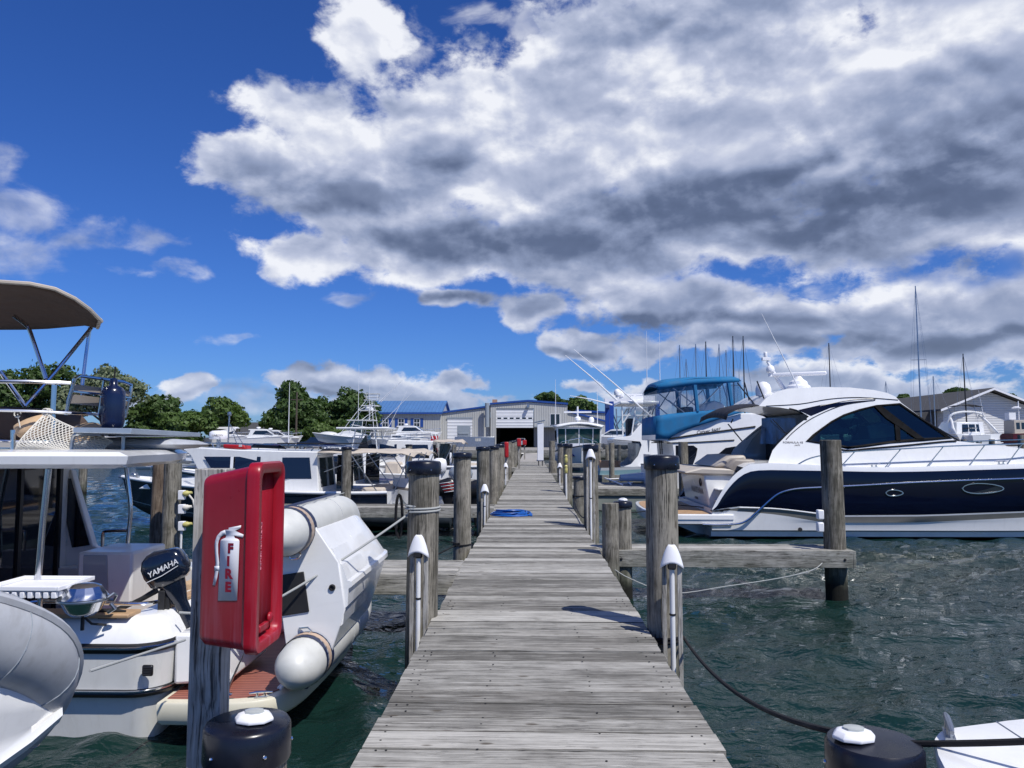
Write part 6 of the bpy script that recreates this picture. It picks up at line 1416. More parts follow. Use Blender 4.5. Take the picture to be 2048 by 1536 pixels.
# ---------------------------------------------------------------- light blue sportfisher
SY = 38.5; S0 = Vector((P(1185, 940, 36.5).x, SY, 0)); sf = thing('sportfishing_boat', 'pale blue hulled sportfishing boat with white tower, curtains and long outriggers', 'sportfishing boat', S0)
h = Hull(13, 4.2, .98, 2.0, flare=.1, rake=1.8, full=2.4, bstart=.3); h.build(sf, [(0, 0), (.3, 1), (.9, 0)], [M['white'], M['lightblue']], transom=1); h.deck(sf, M['white'], dz=-.02, t0=.2)
def SPx(px, py, w_=1.7): p = P(px, py, SY-w_)-S0; return (p.x, p.z)
SH = House([SPx(1244, 934), SPx(1262, 928), SPx(1276, 912), SPx(1284, 890), SPx(1281, 883), SPx(1226, 879), SPx(1232, 875), SPx(1262, 872), SPx(1281, 850), SPx(1292, 842), SPx(1340, 845), SPx(1420, 870), SPx(1520, 925), SPx(1520, 940)], 1.7, 1.2, 1.45, 3.0)
cb = SH.build('cabin', M['white'], sf, bevel=.02, skip=(0, 1, 2, 3))
a = MB(); q = [SPx(1228, 881), SPx(1282, 885), SPx(1277, 910), SPx(1260, 928), SPx(1238, 933)]
for sd in (-1, 1): a.add([(x, sd*1.68, z) for x, z in q], [(0, 1, 2, 3, 4)])
x_, z_ = SPx(1228, 881); x2, z2 = SPx(1238, 933); a.add([(x_, -1.68, z_), (x_, 1.68, z_), (x2, 1.68, z2), (x2, -1.68, z2)], [(0, 1, 2, 3)]); split(a, 'clear_curtain', M['clear'], cb)
a = MB(); a.bx(SPx(1262, 0)[0], SPx(1290, 0)[0], -1.5, 1.5, .95, SPx(0, 886)[1]); a.build('aft_bulkhead', M['greyhull'], cb)
# flybridge and hardtop
a = MB(); a.prism([(*SPx(1262, 872)[:1], -1.3, SPx(0, 872)[1]), (SPx(1272, 0)[0], -1.3, SPx(0, 858)[1]), (SPx(1290, 0)[0], -1.3, SPx(0, 845)[1]), (SPx(1335, 0)[0], -1.3, SPx(0, 838)[1]), (SPx(1345, 0)[0], -1.3, SPx(0, 872)[1])], (0, 2.6, 0)); a.build('flybridge', M['white'], sf, bevel=.06)
a = MB(); x0_, z0_ = SPx(1240, 812, 1.4); x1_, z1_ = SPx(1318, 806, 1.4); a.bx(x0_, x1_, -1.45, 1.45, z1_-.05, z1_+.10); ht = a.build('hardtop', M['white'], sf, bevel=.04)
a = MB()
for sd in (-1.25, 1.25):
    for (p0, p1) in (((1246, 812), (1248, 870)), ((1274, 810), (1266, 868)), ((1274, 835), (1296, 862)), ((1308, 812), (1300, 850)), ((1246, 850), (1270, 812)), ((1312, 812), (1278, 850))): q0, q1 = SPx(*p0), SPx(*p1); a.tube([(q0[0], sd, q0[1]), (q1[0], sd, q1[1])], .035, 6)
for (x, z, x2, z2) in ((*SPx(1246, 830), *SPx(1312, 830)),): 
    for sd in (-1.25, 1.25): a.tube([(x, sd, z), (x2, sd, z2)], .02, 6)
split(a, 'hardtop_frame', M['white'], ht)
a = MB()
for sd in (-1.25, 1.25): a.add([(SPx(1246, 0)[0], sd, SPx(0, 814)[1]), (SPx(1312, 0)[0], sd, SPx(0, 812)[1]), (SPx(1300, 0)[0], sd, SPx(0, 848)[1]), (SPx(1248, 0)[0], sd, SPx(0, 862)[1])], [(0, 1, 2, 3)])
split(a, 'clear_curtain', M['clear'], ht)
a = MB(); a.bx(SPx(1252, 0)[0], SPx(1264, 0)[0], -.5, .5, SPx(0, 872)[1], SPx(0, 836)[1]); a.build('helm_chair', M['rubber'], sf, bevel=.06)
for px, dy in ((1240, -.6), (1253, .5)): satdome(ht, (SPx(px, 790)[0], dy, SPx(0, 790)[1]), .17)
a = MB(); a.box((SPx(1268, 0)[0], 0, SPx(0, 787)[1]), (.8, .1, .08)); a.tube([(SPx(1268, 0)[0], 0, SPx(0, 806)[1]), (SPx(1268, 0)[0], 0, SPx(0, 788)[1])], .08, 8); a.box((SPx(1285, 0)[0], 0, SPx(0, 795)[1]), (1.2, .2, .25)); a.tube([(SPx(1242, 0)[0], -.6, SPx(0, 804)[1]), (SPx(1300, 0)[0], -.6, SPx(0, 796)[1])], .04, 6); a.build('radar_bar', M['plastic'], ht)
for (b0, b1, nm) in (((1312, 840), (1148, 697), 0), ((1235, 800), (1131, 709), 1), ((1238, 804), (1146, 784), 2)):
    q0, q1 = SPx(*b0, 1.8), SPx(*b1, 1.8); yy = -1.5 if nm < 2 else 1.2; whip(sf, (q0[0], yy, q0[1]), 0, 0) if False else None
    a = MB(); a.tube([(q0[0], yy, q0[1]), (lerp(q0[0], q1[0], .5), yy, lerp(q0[1], q1[1], .5)+.05), (q1[0], yy, q1[1])], [.045, .03, .014], 6); a.build('outrigger', M['plastic'], sf)
a = MB(); a.tube([(SPx(1284, 0)[0], -1.6, SPx(0, 930)[1]), (SPx(1290, 0)[0], -1.6, SPx(0, 835)[1])], .03, 6); a.tube([(SPx(1284, 0)[0], -1.6, SPx(0, 870)[1]), (SPx(1330, 0)[0], -1.6, SPx(0, 870)[1])], .02, 6); a.build('rigging_pole', M['dullsteel'], sf)
# ladder, tender, crate on the wide finger
a = MB(); p0, p1 = G(1210, 958, DZ), G(1245, 972, DZ); d_ = Vector((.28, .25, 0))
c = (p0+p1)/2
for o_ in (0, 1): a.tube([p0+d_*o_*3-c, p1+d_*o_*1.2-c], .03, 6)
for k in range(3): a.tube([p0.lerp(p1, (k+.5)/3)-c, p0.lerp(p1, (k+.5)/3)+d_*2-c], .02, 6)
o = a.shift((0, 0, .04)).build('ladder', M['plastic'], None); o.location = c; tag(o, 'white ladder lying on the wide right finger pier', 'ladder')
t = thing('upturned_tender', 'small grey and white tender lying upside down on the wide right finger pier', 'dinghy', G(1240, 966, DZ)+Vector((0, 0, .5)), 0); a = MB()
secs = []
for i in range(9): x = i/8*3.2; hw = .62*min(1, .25+(i/8)*1.6)*(1 if i < 8 else .95); secs.append([(x, hw*math.cos(R(k*18)), .36*math.sin(R(k*18))*min(1, .5+i/8)-.36) for k in range(11)])
a.loft(secs); a.add(secs[-1], [tuple(range(11))]); a.build('hull', M['whiteg'], t); a = MB()
for sd in (-1, 1): a.tube([(s_[0 if sd > 0 else -1][0], s_[0 if sd > 0 else -1][1], -.36) for s_ in secs], .06, 8)
a.build('gunwale', M['tubegrey'], t)
c = G(1203, 921, 1.0); c = P(1219, 926, 38); a = MB(); a.bx(-.5, .5, -.25, .25, -.2, .2); o = a.build('wooden_crate', M['cardboard'], None, bevel=.02); o.location = (c.x, 38, P(0, 929, 38).z+.02); tag(o, 'small tan crate standing on the pale finger pier by the sportfisher', 'crate')
# ---------------------------------------------------------------- boatyard: boats on the hard
def stands(parent, xs, B, zb, zt, mat='rubber'):
    for x in xs:
        for sd in (-1, 1):
            a = MB(); a.tube([(x, sd*B*.42, zt), (x, sd*B*.5, zb)], .05, 6); a.tube([(x-.4, sd*B*.55, zb), (x, sd*B*.46, lerp(zb, zt, .5)), (x+.4, sd*B*.55, zb)], .04, 6); a.build('boat_stand', M[mat], parent)
def cruiser(label, loc, rz, L=9, zw=1.0, style='express', hullm='white', s=1., bottom='greyhull', group='boats stored in the boatyard', text=None, top='black'):
    """loc z is the ground; zw lifts the waterline above it"""
    t = thing('motorboat', label, 'motorboat', loc, rz, group, s); b = thing('x', '', ''); bpy.data.objects.remove(b)
    h = Hull(L, L*.31, 1.05, 1.5, flare=.14, rake=L*.14, full=2.3, deep=.5)
    pt0 = h.pt; h.pt = lambda t_, f, side=1: pt0(t_, f, side)+Vector((0, 0, zw)); sh0 = h.sheer
    h.build(t, [(0, 1), (.28, 0)], [M[hullm], M[bottom]], transom=0); h.deck(t, M['white'], dz=-.02); h.rail(t, M['white'], .04)
    z0 = zw+1.0; f = L/9
    if style == 'express': pr = [(1.6*f, z0), (2.2*f, z0+1.15), (1.8*f, z0+1.22), (1.9*f, z0+1.34), (4.6*f, z0+1.34), (4.9*f, z0+1.26), (6.3*f, z0+.5), (7.9*f, z0+.38), (8.5*f, z0+.2)]
    elif style == 'pilot': pr = [(2.2*f, z0), (2.3*f, z0+1.45), (1.5*f, z0+1.5), (1.5*f, z0+1.62), (5.6*f, z0+1.66), (5.9*f, z0+1.5), (5.4*f, z0+.55), (7.6*f, z0+.4), (8.4*f, z0+.2)]
    else: pr = [(3.2*f, z0), (3.3*f, z0+.75), (5.2*f, z0+.7), (7.6*f, z0+.4), (8.5*f, z0+.2)]
    w0 = L*.31*.40; Hs = House(pr, w0, z0, w0*.82, z0+1.4, x0=L*.5, kx=w0*.13); cb = Hs.build('cabin', M['white'], t, bevel=.03)
    if style == 'express': Hs.panel('side_window', [(2.6*f, z0+.62), (5.9*f, z0+.55), (4.9*f, z0+1.12), (3.0*f, z0+1.12)], M['glass'], cb); Hs.front('windshield', 5, -.9, .9, .08, .92, M['glass'], cb)
    elif style == 'pilot': Hs.panel('side_window', [(2.5*f, z0+.6), (5.3*f, z0+.6), (5.7*f, z0+1.35), (2.5*f, z0+1.35)], M['glass'], cb); Hs.front('windshield', 5, -.9, .9, .08, .92, M['glass'], cb); Hs.front('aft_door', 0, -.8, .8, .2, .9, M['glass'], cb)
    else:
        Hs.panel('side_window', [(3.5*f, z0+.35), (5.2*f, z0+.33), (5.0*f, z0+.58), (3.5*f, z0+.58)], M['glass'], cb)
    bowrail(h, t, .55, .98, .5, n=5, r=.02)
    if style != 'open': radome(t, (3.2*f, 0, z0+1.45), .28, .2)
    stands(t, [L*.2, L*.65], L*.31, .02, zw+.3)
    a = MB(); a.bx(L*.3, L*.36, -.2, .2, .01, zw-.3); a.bx(L*.6, L*.66, -.2, .2, .01, zw-.25); a.build('keel_block', M['beam'], t)
    return t, h, Hs, z0
def onland(px, Y, z=LZ): return Vector((P(px, 880, Y).x, Y, z))
cruiser('white cabin cruiser with dark pilothouse windows below the round tree, bow right', onland(405, 112), 0, 8.0, .65, 'pilot')
cruiser('white express cruiser with radome beside the dark roofed house, bow right', onland(478, 106), 0, 7.6, .55, 'express')
cruiser('second low white express cruiser right of the radome one, bow right', onland(505, 112), 0, 7.4, .5, 'express', hullm='whiteg')
c = Vector((P(282, 905, 62).x, 62, 0)); t = thing('white_skiff', 'long plain white open skiff with bow right, beyond the solar panel', 'motorboat', c); h = Hull(6.2, 2.1, .9, 1.3, flare=.14, rake=.9); h.build(t, [(0, 0), (.5, 1), (.53, 0)], [M['white'], M['greyhull']], transom=0); h.rail(t, M['white'], .05); h.deck(t, M['whiteg'], dz=-.3)
a = MB(); a.bx(1.8, 2.4, -.3, .3, .8, 1.7); a.build('console', M['white'], t, bevel=.05); a = MB(); a.bx(1.0, 3.0, -.8, .8, 2.15, 2.2); a.build('t_top', M['greyhull'], t, bevel=.02)
a = MB()
for x in (1.2, 2.8):
    for sd in (-.6, .6): a.tube([(x, sd, .8), (x, sd, 2.15)], .03, 6)
split(a, 't_top_frame', M['dullsteel'], t)
cruiser('white cruiser with dark bottom standing in front of the blue shuttered building', onland(772, 104), 0, 7.6, .95, 'express', bottom='greyhull')
# tower sportfisher (bow left)
def tower_boat():
    L = 9.6; c = onland(776, 97); t = thing('tower_sportfisher', 'white sportfishing boat with tall tuna tower and blue bottom standing in the yard, bow left', 'sportfishing boat', c, R(180)); zw = .55
    h = Hull(L, 3.4, .95, 1.75, flare=.16, rake=1.5, full=2.4, deep=.5); pt0 = h.pt; h.pt = lambda t_, f, side=1: pt0(t_, f, side)+Vector((0, 0, zw))
    h.build(t, [(0, 1), (.30, 0), (.55, 2), (.97, 0)], [M['white'], M['bottomblue'], M['whiteg']], transom=0); h.deck(t, M['white'], dz=-.02); h.rail(t, M['white'], .05)
    z0 = zw+1.0; Hs = House([(2.8, z0), (2.8, z0+.5), (4.6, z0+1.0), (5.2, z0+.98), (6.8, z0+.42), (8.2, z0+.25)], 1.3, z0, 1.1, z0+1.2, x0=5, kx=.15); cb = Hs.build('cabin', M['white'], t, bevel=.04)
    a = MB(); a.ell((7.6, 0, z0+.55), (1.2, .8, .35), 18, 6, z0=0.); a.build('deck_tender', M['whiteg'], t)
    a = MB()
    for sd in (-1, 1): a.add([(3.0, sd*1.1, z0+.9), (4.9, sd*1.1, z0+.95), (4.5, sd*1.0, z0+2.2), (3.0, sd*1.0, z0+2.2)], [(0, 1, 2, 3)])
    split(a, 'clear_curtain', M['clear'], cb)
    tw = MB(); zt = z0+2.25; tw.bx(1.6, 5.0, -1.2, 1.2, zt, zt+.10); tw.bx(1.4, 3.6, -.9, .9, zt+1.25, zt+1.32); top = tw.build('tower_platform', M['white'], t, bevel=.02)
    f_ = MB()
    for sd in (-1, 1):
        for p in ([(5.9, sd*1.3, z0+.4), (4.6, sd*1.1, zt), (2.7, sd*.6, zt+2.6)], [(1.4, sd*1.4, z0-.1), (1.7, sd*1.1, zt), (2.0, sd*.6, zt+2.6)], [(3.2, sd*1.2, z0+.3), (3.0, sd*1.1, zt)], [(4.6, sd*1.2, z0+.9), (4.0, sd*1.1, zt)], [(1.5, sd*1.3, z0+1.2), (4.4, sd*1.1, zt-.5)], [(3.6, sd*.9, zt+1.3), (1.8, sd*.7, zt+2.2)], [(1.6, sd*.9, zt+1.3), (3.3, sd*.9, zt)], [(3.3, sd*.9, zt+1.9), (1.2, sd*.9, zt+1.9)]): f_.tube(p, .035, 6)
    for z, x0_, x1_, w_ in ((zt+1.9, 1.2, 3.2, .8), (zt+2.6, 1.5, 3.0, .7), (zt+3.0, 1.2, 2.9, .7)):
        f_.tube([(x0_, -w_, z), (x1_, -w_, z), (x1_, w_, z), (x0_, w_, z), (x0_, -w_, z)], .03, 6)
    for x in (1.3, 2.7):
        for sd in (-.7, .7): f_.tube([(x, sd, zt+2.6), (x, sd, zt+3.4)], .03, 6)
    for k in range(9): f_.tube([(1.9+.02*k, .9, zt-.9+.4*k), (2.3+.02*k, .9, zt-.9+.4*k)], .02, 5)
    f_.build('tuna_tower', M['white'], t)
    a = MB(); a.bx(1.1, 2.9, -.75, .75, zt+3.4, zt+3.46); a.build('sun_top', M['white'], t)
    a = MB(); a.lathe([(.5, 0), (.55, .1), (.5, .35), (.3, .45)], (2.4, 0, zt+1.35), 14); a.build('tower_helm', M['white'], t)
    for x, hh, ln in ((3.6, 7.0, (0, 0)), (2.2, 5.2, (0, 0))): whip(t, (x, 1.0, zt+.1), hh, .03, ln)
    for ln, zz, xx, hh in (((-1.0, 0), zt-.4, 1.2, 4.6), ((-1.05, 0), zt+2.4, 1.5, 3.0), ((-.5, 0), z0, .9, 6.2), ((-1.0, .1), zt+2.4, 1.2, 2.6)): whip(t, (xx, -1.2, zz), hh, .03, ln, name='outrigger')
    stands(t, [2, 6.5], 3.4, .02, zw+.2)
    a = MB()
    for k in range(3): x = 1.2+.42*k; a.add([(x, 1.62, zw+.15), (x+.45, 1.62, zw+.5), (x+.9, 1.62, zw+.5), (x+.45, 1.62, zw+.15)], [(0, 1, 2, 3)])
    a.build('chevron_mark', M['lettersw'], t, solid=.02)
    return t
tower_boat()
# low white boats in front, with name
t, h, Hs, z0 = cruiser('low white boat with dark name lettering in front of the shuttered building', onland(748, 99), 0, 6.4, .35, 'open')
textmb('KERO', .55, M['letters'], 'name_lettering', t, frame((2.1, -1.02, 1.1), (1, 0, 0), (0, 0, 1)), .01)
console('white console boat with hardtop moored behind the blue console boat', (P(893, 900, 52).x, 53, 0), R(180), L=8.5, hullm='white', s=.74, ob=1)
console('white open boat with folded beige top behind the beige canopies', (P(955, 900, 57).x, 58, 0), R(180), L=7, hullm='white', s=.78, ttop=True, ob=2)
# dark off-road vehicle and cars
def car(label, loc, rz, mat, kind='suv', s=1.):
    t = thing('parked_vehicle', label, 'car' if kind != 'truck' else 'truck', loc, rz, None, s)
    if kind == 'suv': pr = [(-2.2, .5), (-2.2, 1.1), (-2.0, 1.75), (.3, 1.78), (.9, 1.2), (2.1, 1.1), (2.2, .5)]
    else: pr = [(-2.6, .5), (-2.6, 1.15), (-.6, 1.2), (-.5, 1.85), (.7, 1.85), (1.3, 1.25), (2.5, 1.15), (2.6, .5)]
    H_ = House(pr, .92, .5, .78, 1.8); b = H_.build('body', M[mat], t, bevel=.06)
    if kind == 'suv': H_.panel('side_window', [(-1.9, 1.2), (-1.8, 1.62), (.2, 1.64), (.6, 1.22)], M['glass'], b); H_.front('windshield', 3, -.85, .85, .1, .9, M['glass'], b); H_.front('rear_window', 1, -.8, .8, .15, .85, M['glass'], b)
    else: H_.panel('side_window', [(-.35, 1.3), (-.3, 1.7), (.6, 1.7), (1.0, 1.3)], M['glass'], b); H_.front('windshield', 4, -.85, .85, .1, .9, M['glass'], b)
    for x in (-1.35, 1.4):
        for sd in (-1, 1):
            a = MB(); a.lathe([(.2, 0), (.36, 0), (.36, .22), (.2, .22)], (x, sd*.80, .36), 16, rot=Matrix.Rotation(R(90), 3, 'X')); a.shift((0, .11, 0)); w_ = a.build('wheel', M['rubber'], t)
            a = MB(); a.lathe([(.2, 0), (.2, .24)], (x, sd*.80+.12, .36), 12, rot=Matrix.Rotation(R(90), 3, 'X')); a.build('rim', M['dullsteel'], w_)
    for sd in (-1, 1): a = MB(); a.box((2.22 if kind == 'suv' else 2.62, sd*.62, .85), (.06, .3, .18)); a.build('headlight', M['plastic'], t)
    return t
car('dark open topped off road vehicle parked between the trees and the tower boat', onland(625, 105), R(200), 'navyhull')
car('white pickup truck parked right of the green windowed trawler', onland(1205, 118), R(-95), 'white', 'truck', 1.1)
car('blue grey car parked inside the open workshop door', onland(1042, 150, LZ), R(-90), 'greyhull')
car('white van parked behind the green windowed trawler, left side', onland(1133, 120), R(-90), 'white', 'suv', 1.2)
car('white car far right behind the travel lift', onland(1262, 130), R(-60), 'white', 'suv')
car('white vehicle left of the white boat on stands', onland(1857, 118), R(-80), 'white', 'suv')
# trawler facing us
def trawler():
    c = Vector((P(1155, 900, 62).x, 66, 0)); t = thing('trawler', 'white trawler end on with a wide green tinted wheelhouse and navy canvas', 'motor yacht', c, R(-90)); L = 9
    h = Hull(L, 3.9, 1.15, 1.9, flare=.1, rake=1., full=2.2); h.build(t, [(0, 0), (.8, 1)], [M['white'], M['white']], transom=0); h.deck(t, M['white']); h.rail(t, M['rubber'], .04)
    Hs = House([(1.5, 1.2), (1.5, 3.3), (6.2, 3.3), (5.9, 1.6)], 1.7, 1.2, 1.75, 3.3); cb = Hs.build('wheelhouse', M['white'], t, bevel=.05)
    for u0, u1 in ((-.93, -.62), (-.58, -.02), (.02, .60), (.64, .93)): Hs.front('front_window', 2, u0, u1, .06, .72, M['greenglass'], cb)
    Hs.panel('side_window', [(2, 2.2), (5.8, 2.2), (6., 3.1), (2, 3.1)], M['glass'], cb)
    a = MB(); a.loft([[(x, u*w_, 3.32+.28*(1-u*u)+dz) for u in (-1, -.8, -.4, 0, .4, .8, 1)] for x, w_, dz in ((1.2, 1.6, 0), (1.3, 1.9, .05), (5.9, 1.95, .08), (6.5, 1.7, .0))]); a.build('wheelhouse_roof', M['white'], t, solid=.12)
    a = MB(); a.prism([(6.0, -1.2, 1.2), (6.0, -1.2, 1.7), (7.4, -1.0, 1.5), (7.9, -.9, 1.1)], (0, 2.2, 0)); a.build('foredeck_canvas', M['bottomblue'], t, bevel=.05)
    a = MB(); a.tube([(4.5, 0, 3.6), (4.5, 0, 5.0)], .07, 8); a.box((4.5, 0, 4.55), (.15, 2.2, .12)); a.lathe([(.25, 0), (.25, .2), (.1, .3)], (4.5, 0, 3.9), 12); mm = a.build('mast', M['plastic'], t); satdome(t, (4.4, 1.1, 3.75), .22)
    for y in (-1.75, 1.6): whip(t, (4.2, y, 3.6), 3.6, .025)
    bowrail(h, t, .4, .98, .6, n=5, r=.025)
trawler()
# travel lift
def lift():
    c = onland(1243, 120); t = thing('travel_lift', 'tall blue travel lift frame standing behind the sportfisher', 'boat lift', c); H_ = 7.4
    for x, y in ((-1.5, 0), (-1.5, 7), (5.6, 0), (5.6, 7)):
        a = MB(); a.bx(x-.33, x+.33, y-.3, y+.3, .7, H_); a.build('leg', M['liftblue'], t, bevel=.03)
        for dx_ in (-.0,): a = MB(); a.lathe([(.3, -.25), (.65, -.25), (.65, .25), (.3, .25)], (x, y, .66), 16, rot=Matrix.Rotation(R(90), 3, 'X')); a.build('wheel', M['rubber'], t)
    for x in (-1.5, 5.6): a = MB(); a.bx(x-.3, x+.3, .4, 6.6, H_-.8, H_-.15); a.build('side_beam', M['liftblue'], t)
    a = MB(); a.bx(-1.9, 6.0, 6.6, 7.4, H_, H_+.8); a.build('top_beam', M['plastic'], t)
    for y in (2, 5): a = MB(); a.tube([(-1.4, y, H_-.8), (0, y, 2.4), (2, y, 1.8), (4, y, 2.4), (5.5, y, H_-.8)], .09, 5); a.build('sling', M['rubber'], t)
lift()
# stern-on convertible on stands at far right
def conv():
    c = onland(1958, 98); t = thing('convertible_boat', 'white cabin boat stern on, standing on blocks before the gabled building, with radar arch', 'motorboat', c, R(93)); zw = .95; L = 9.5
    h = Hull(L, 5.9, 1.2, 1.9, flare=.22, rake=1.2, full=2.3, deep=.55, sternw=.96); pt0 = h.pt; h.pt = lambda t_, f, side=1: pt0(t_, f, side)+Vector((0, 0, zw)); h.build(t, [(0, 1), (.25, 0)], [M['white'], M['greyhull']], transom=0); h.deck(t, M['white'], dz=-.4); h.rail(t, M['white'], .09)
    a = MB(); a.bx(-.9, .02, -2.5, 2.5, zw+.02, zw+.14); a.build('swim_platform', M['white'], t, bevel=.03)
    Hs = House([(1.6, zw+.8), (1.7, zw+2.7), (5.5, zw+2.8), (7.2, zw+1.8), (8.4, zw+1.4)], 1.9, zw+.8, 1.7, zw+2.8, x0=4, kx=.2); cb = Hs.build('cabin', M['white'], t, bevel=.06)
    for u0, u1 in ((-.66, -.44), (-.36, .1), (.14, .6)): Hs.front('aft_door_pane', 0, u0, u1, .18, .86, M['glass'], cb)
    for sd in (-1, 1): a = MB(); a.loft([[(x, sd*y, z) for x, y, z in ((.1, 2.75, zw+1.1), (.9, 2.6, zw+2.0), (1.8, 2.2, zw+3.0), (2.6, 2.0, zw+3.6))], [(x, sd*y, z) for x, y, z in ((1.6, 2.75, zw+1.1), (2.0, 2.6, zw+2.0), (2.4, 2.2, zw+3.0), (3.0, 2.0, zw+3.65))]]); a.build('wing', M['white'], t, solid=.15)
    a = MB(); a.tube(smoothpath([(2.4, -2.45, zw+2.7), (2.2, -2.1, zw+3.6), (2.1, -1.2, zw+3.95), (2.1, 0, zw+4.05), (2.1, 1.2, zw+3.95), (2.2, 2.1, zw+3.6), (2.4, 2.45, zw+2.7)], 4), .14, 8); a.build('radar_arch', M['white'], t)
    a = MB(); a.loft([[(x, u*1.75, zw+4.7+.25*(1-u*u)) for u in (-1, -.5, 0, .5, 1)] for x in (1.8, 2.6, 3.6)]); cn = a.build('fly_canopy', M['navycanvas'], t, solid=.05)
    a = MB()
    for sd in (-1.7, 1.7): a.tube([(2.0, sd, zw+4.7), (2.4, sd*.95, zw+3.2)], .04, 6); a.tube([(3.4, sd, zw+4.7), (2.6, sd*.95, zw+3.2)], .04, 6)
    split(a, 'canopy_frame', M['dullsteel'], cn)
    whip(t, (2.0, -2.0, zw+3.6), 3.2, .03, (0, .15)); textmb('Lady Chris', .5, M['letterstan'], 'name_lettering', t, frame((-.03, 0, zw+.75), (0, -1, 0), (0, 0, 1)), .01, shear=.2)
    stands(t, [1.5, 6.5], 5.6, .02, zw+.1)
conv()
# red-hulled tug at right edge
c = onland(2040, 101); t = thing('red_tug', 'small beige wheelhouse tug with dark red hull at the right edge of the view', 'tugboat', c, R(5)); h = Hull(7, 2.8, 1.3, 1.7, rake=.5); pt1 = h.pt; h.pt = lambda t_, f, side=1: pt1(t_, f, side)+Vector((-1.8, 0, .9)); h.build(t, [(0, 1), (.35, 0)], [paint('dark red hull', (.09, .008, .02), .4), M['rubber']], transom=0); h.deck(t, M['beigecanvas'])
Hs = House([(-1.4, 2.1), (-1.4, 3.9), (1.4, 4.0), (1.5, 2.1)], 1.0, 2, .95, 4); cb = Hs.build('wheelhouse', M['beige'], t, bevel=.04)
for x in (-1.15, -.45, .25): Hs.panel('side_window', [(x, 2.75), (x+.5, 2.75), (x+.5, 3.6), (x, 3.6)], M['glass'], cb)
a = MB(); a.tube([(0, 0, 4), (0, 0, 6.4)], .07, 6); a.lathe([(.5, 0), (.55, .15), (.2, .3)], (-.3, 0, 5.4), 12); a.bx(-1.6, -.7, -.4, .4, 4, 4.9); a.build('mast', M['plastic'], t)
a = MB(); a.prism([(1.4, -.9, 2.2), (1.4, -.9, 3.4), (4, -.9, 2.9), (4, -.9, 2.2)], (0, 1.8, 0)); a.build('blue_tarp', M['bottomblue'], t, bevel=.04)
# ---------------------------------------------------------------- sailboats (masts) in the right part of the yard
def sailboat(i, px, ytop, Y, dark=False, spreader=True, lean=0., radar=False):
    c = onland(px, Y); top = P(px, ytop, Y).z-LZ; t = thing('sailboat', '', 'sailboat', c, R(80)+.3*(i % 3), 'sailboats stored in the yard')
    h = Hull(8.5, 2.7, .95, 1.2, flare=.1, rake=1.2, deep=.6, full=1.9, sternw=.75); pt1 = h.pt; h.pt = lambda t_, f, side=1: pt1(t_, f, side)+Vector((-4.6, 0, 1.0))
    h.build(t, [(0, 1), (.28, 0)], [M['white'], M['bottomblue' if i % 2 else 'greyhull']], transom=0, nt=14); h.deck(t, M['white'], nt=10)
    a = MB(); a.prism([(-2.2, -.8, 1.95), (-2.2, -.8, 2.4), (1.4, -.7, 2.3), (2.2, -.6, 2.0)], (0, 1.5, 0)); a.build('coachroof', M['white'], t, bevel=.05)
    a = MB(); a.prism([(-.7, -.15, 0), (-.2, -.15, 1.0), (1.2, -.15, 1.0), (.9, -.15, 0)], (0, .3, 0)); a.build('keel', M['greyhull'], t)
    a = MB(); a.tube([(0, 0, 2.0), (lean*.5, 0, top*.5+1), (lean, 0, top)], [.10, .085, .065], 8); ms = a.build('mast', M['rubber' if dark else 'dullsteel'], t)
    if spreader:
        a = MB(); zs1 = 2+(top-2)*.5; a.tube([(lean*.5, -.9, zs1), (lean*.5, .9, zs1)], .035, 5); a.build('spreader', M['dullsteel'], ms)
    a = MB()
    for p in ([(lean, 0, top), (3.6, 0, 2.2)], [(lean, 0, top), (-4.3, 0, 2.0)], [(lean, 0, top), (lean*.5, .9, 2+(top-2)*.5), (0, 1.2, 2.1)], [(lean, 0, top), (lean*.5, -.9, 2+(top-2)*.5), (0, -1.2, 2.1)]): a.tube(p, .012, 4)
    a.build('rigging', M['dullsteel'], ms)
    a = MB(); a.tube([(0, 0, 2.9), (-3.4, 0, 2.85)], .07, 6); a.build('boom', M['dullsteel'], t)
    if radar: a = MB(); a.box((.2, 0, top*.42), (.5, .9, .25)); a.build('mast_bracket', M['rubber'], ms)
    return t
SB = [(1362, 690, 106, 0, 'sailboat mast just left of the teal canopy, first of the tall cluster'), (1375, 718, 118, 0, 'short pale mast behind the teal canopy, second from the left'), (1395, 688, 110, 0, 'slim pale mast with low crosstree above the teal canopy'), (1415, 683, 102, 1, 'dark thick mast above the middle of the teal canopy'),
      (1442, 688, 108, 0, 'bright slim mast above the right half of the teal canopy'), (1456, 700, 116, 0, 'shorter mast just right of the bright slim one'), (1470, 672, 104, 1, 'tall dark mast with masthead gear at the right end of the teal canopy'), (1491, 672, 100, 1, 'tall dark mast standing clear right of the teal canopy'),
      (1664, 686, 112, 1, 'mast with small bracket rising behind the radar bar of the yacht'), (1844, 571, 98, 0, 'tallest mast with wide crosstree left of the gabled white building'), (1776, 763, 130, 0, 'short mast top showing over the front of the yacht hardtop'), (1872, 752, 122, 0, 'short pale mast right of the tallest one'), (1935, 707, 100, 1, 'leaning black mast before the gabled white building')]
for i, (px, yt_, Y, dk_, lab) in enumerate(SB):
    o = sailboat(i, px, yt_, Y, bool(dk_), i in (0, 2, 3, 6, 8, 9), .25 if i in (9, 12) else .05, i == 8); o['label'] = lab
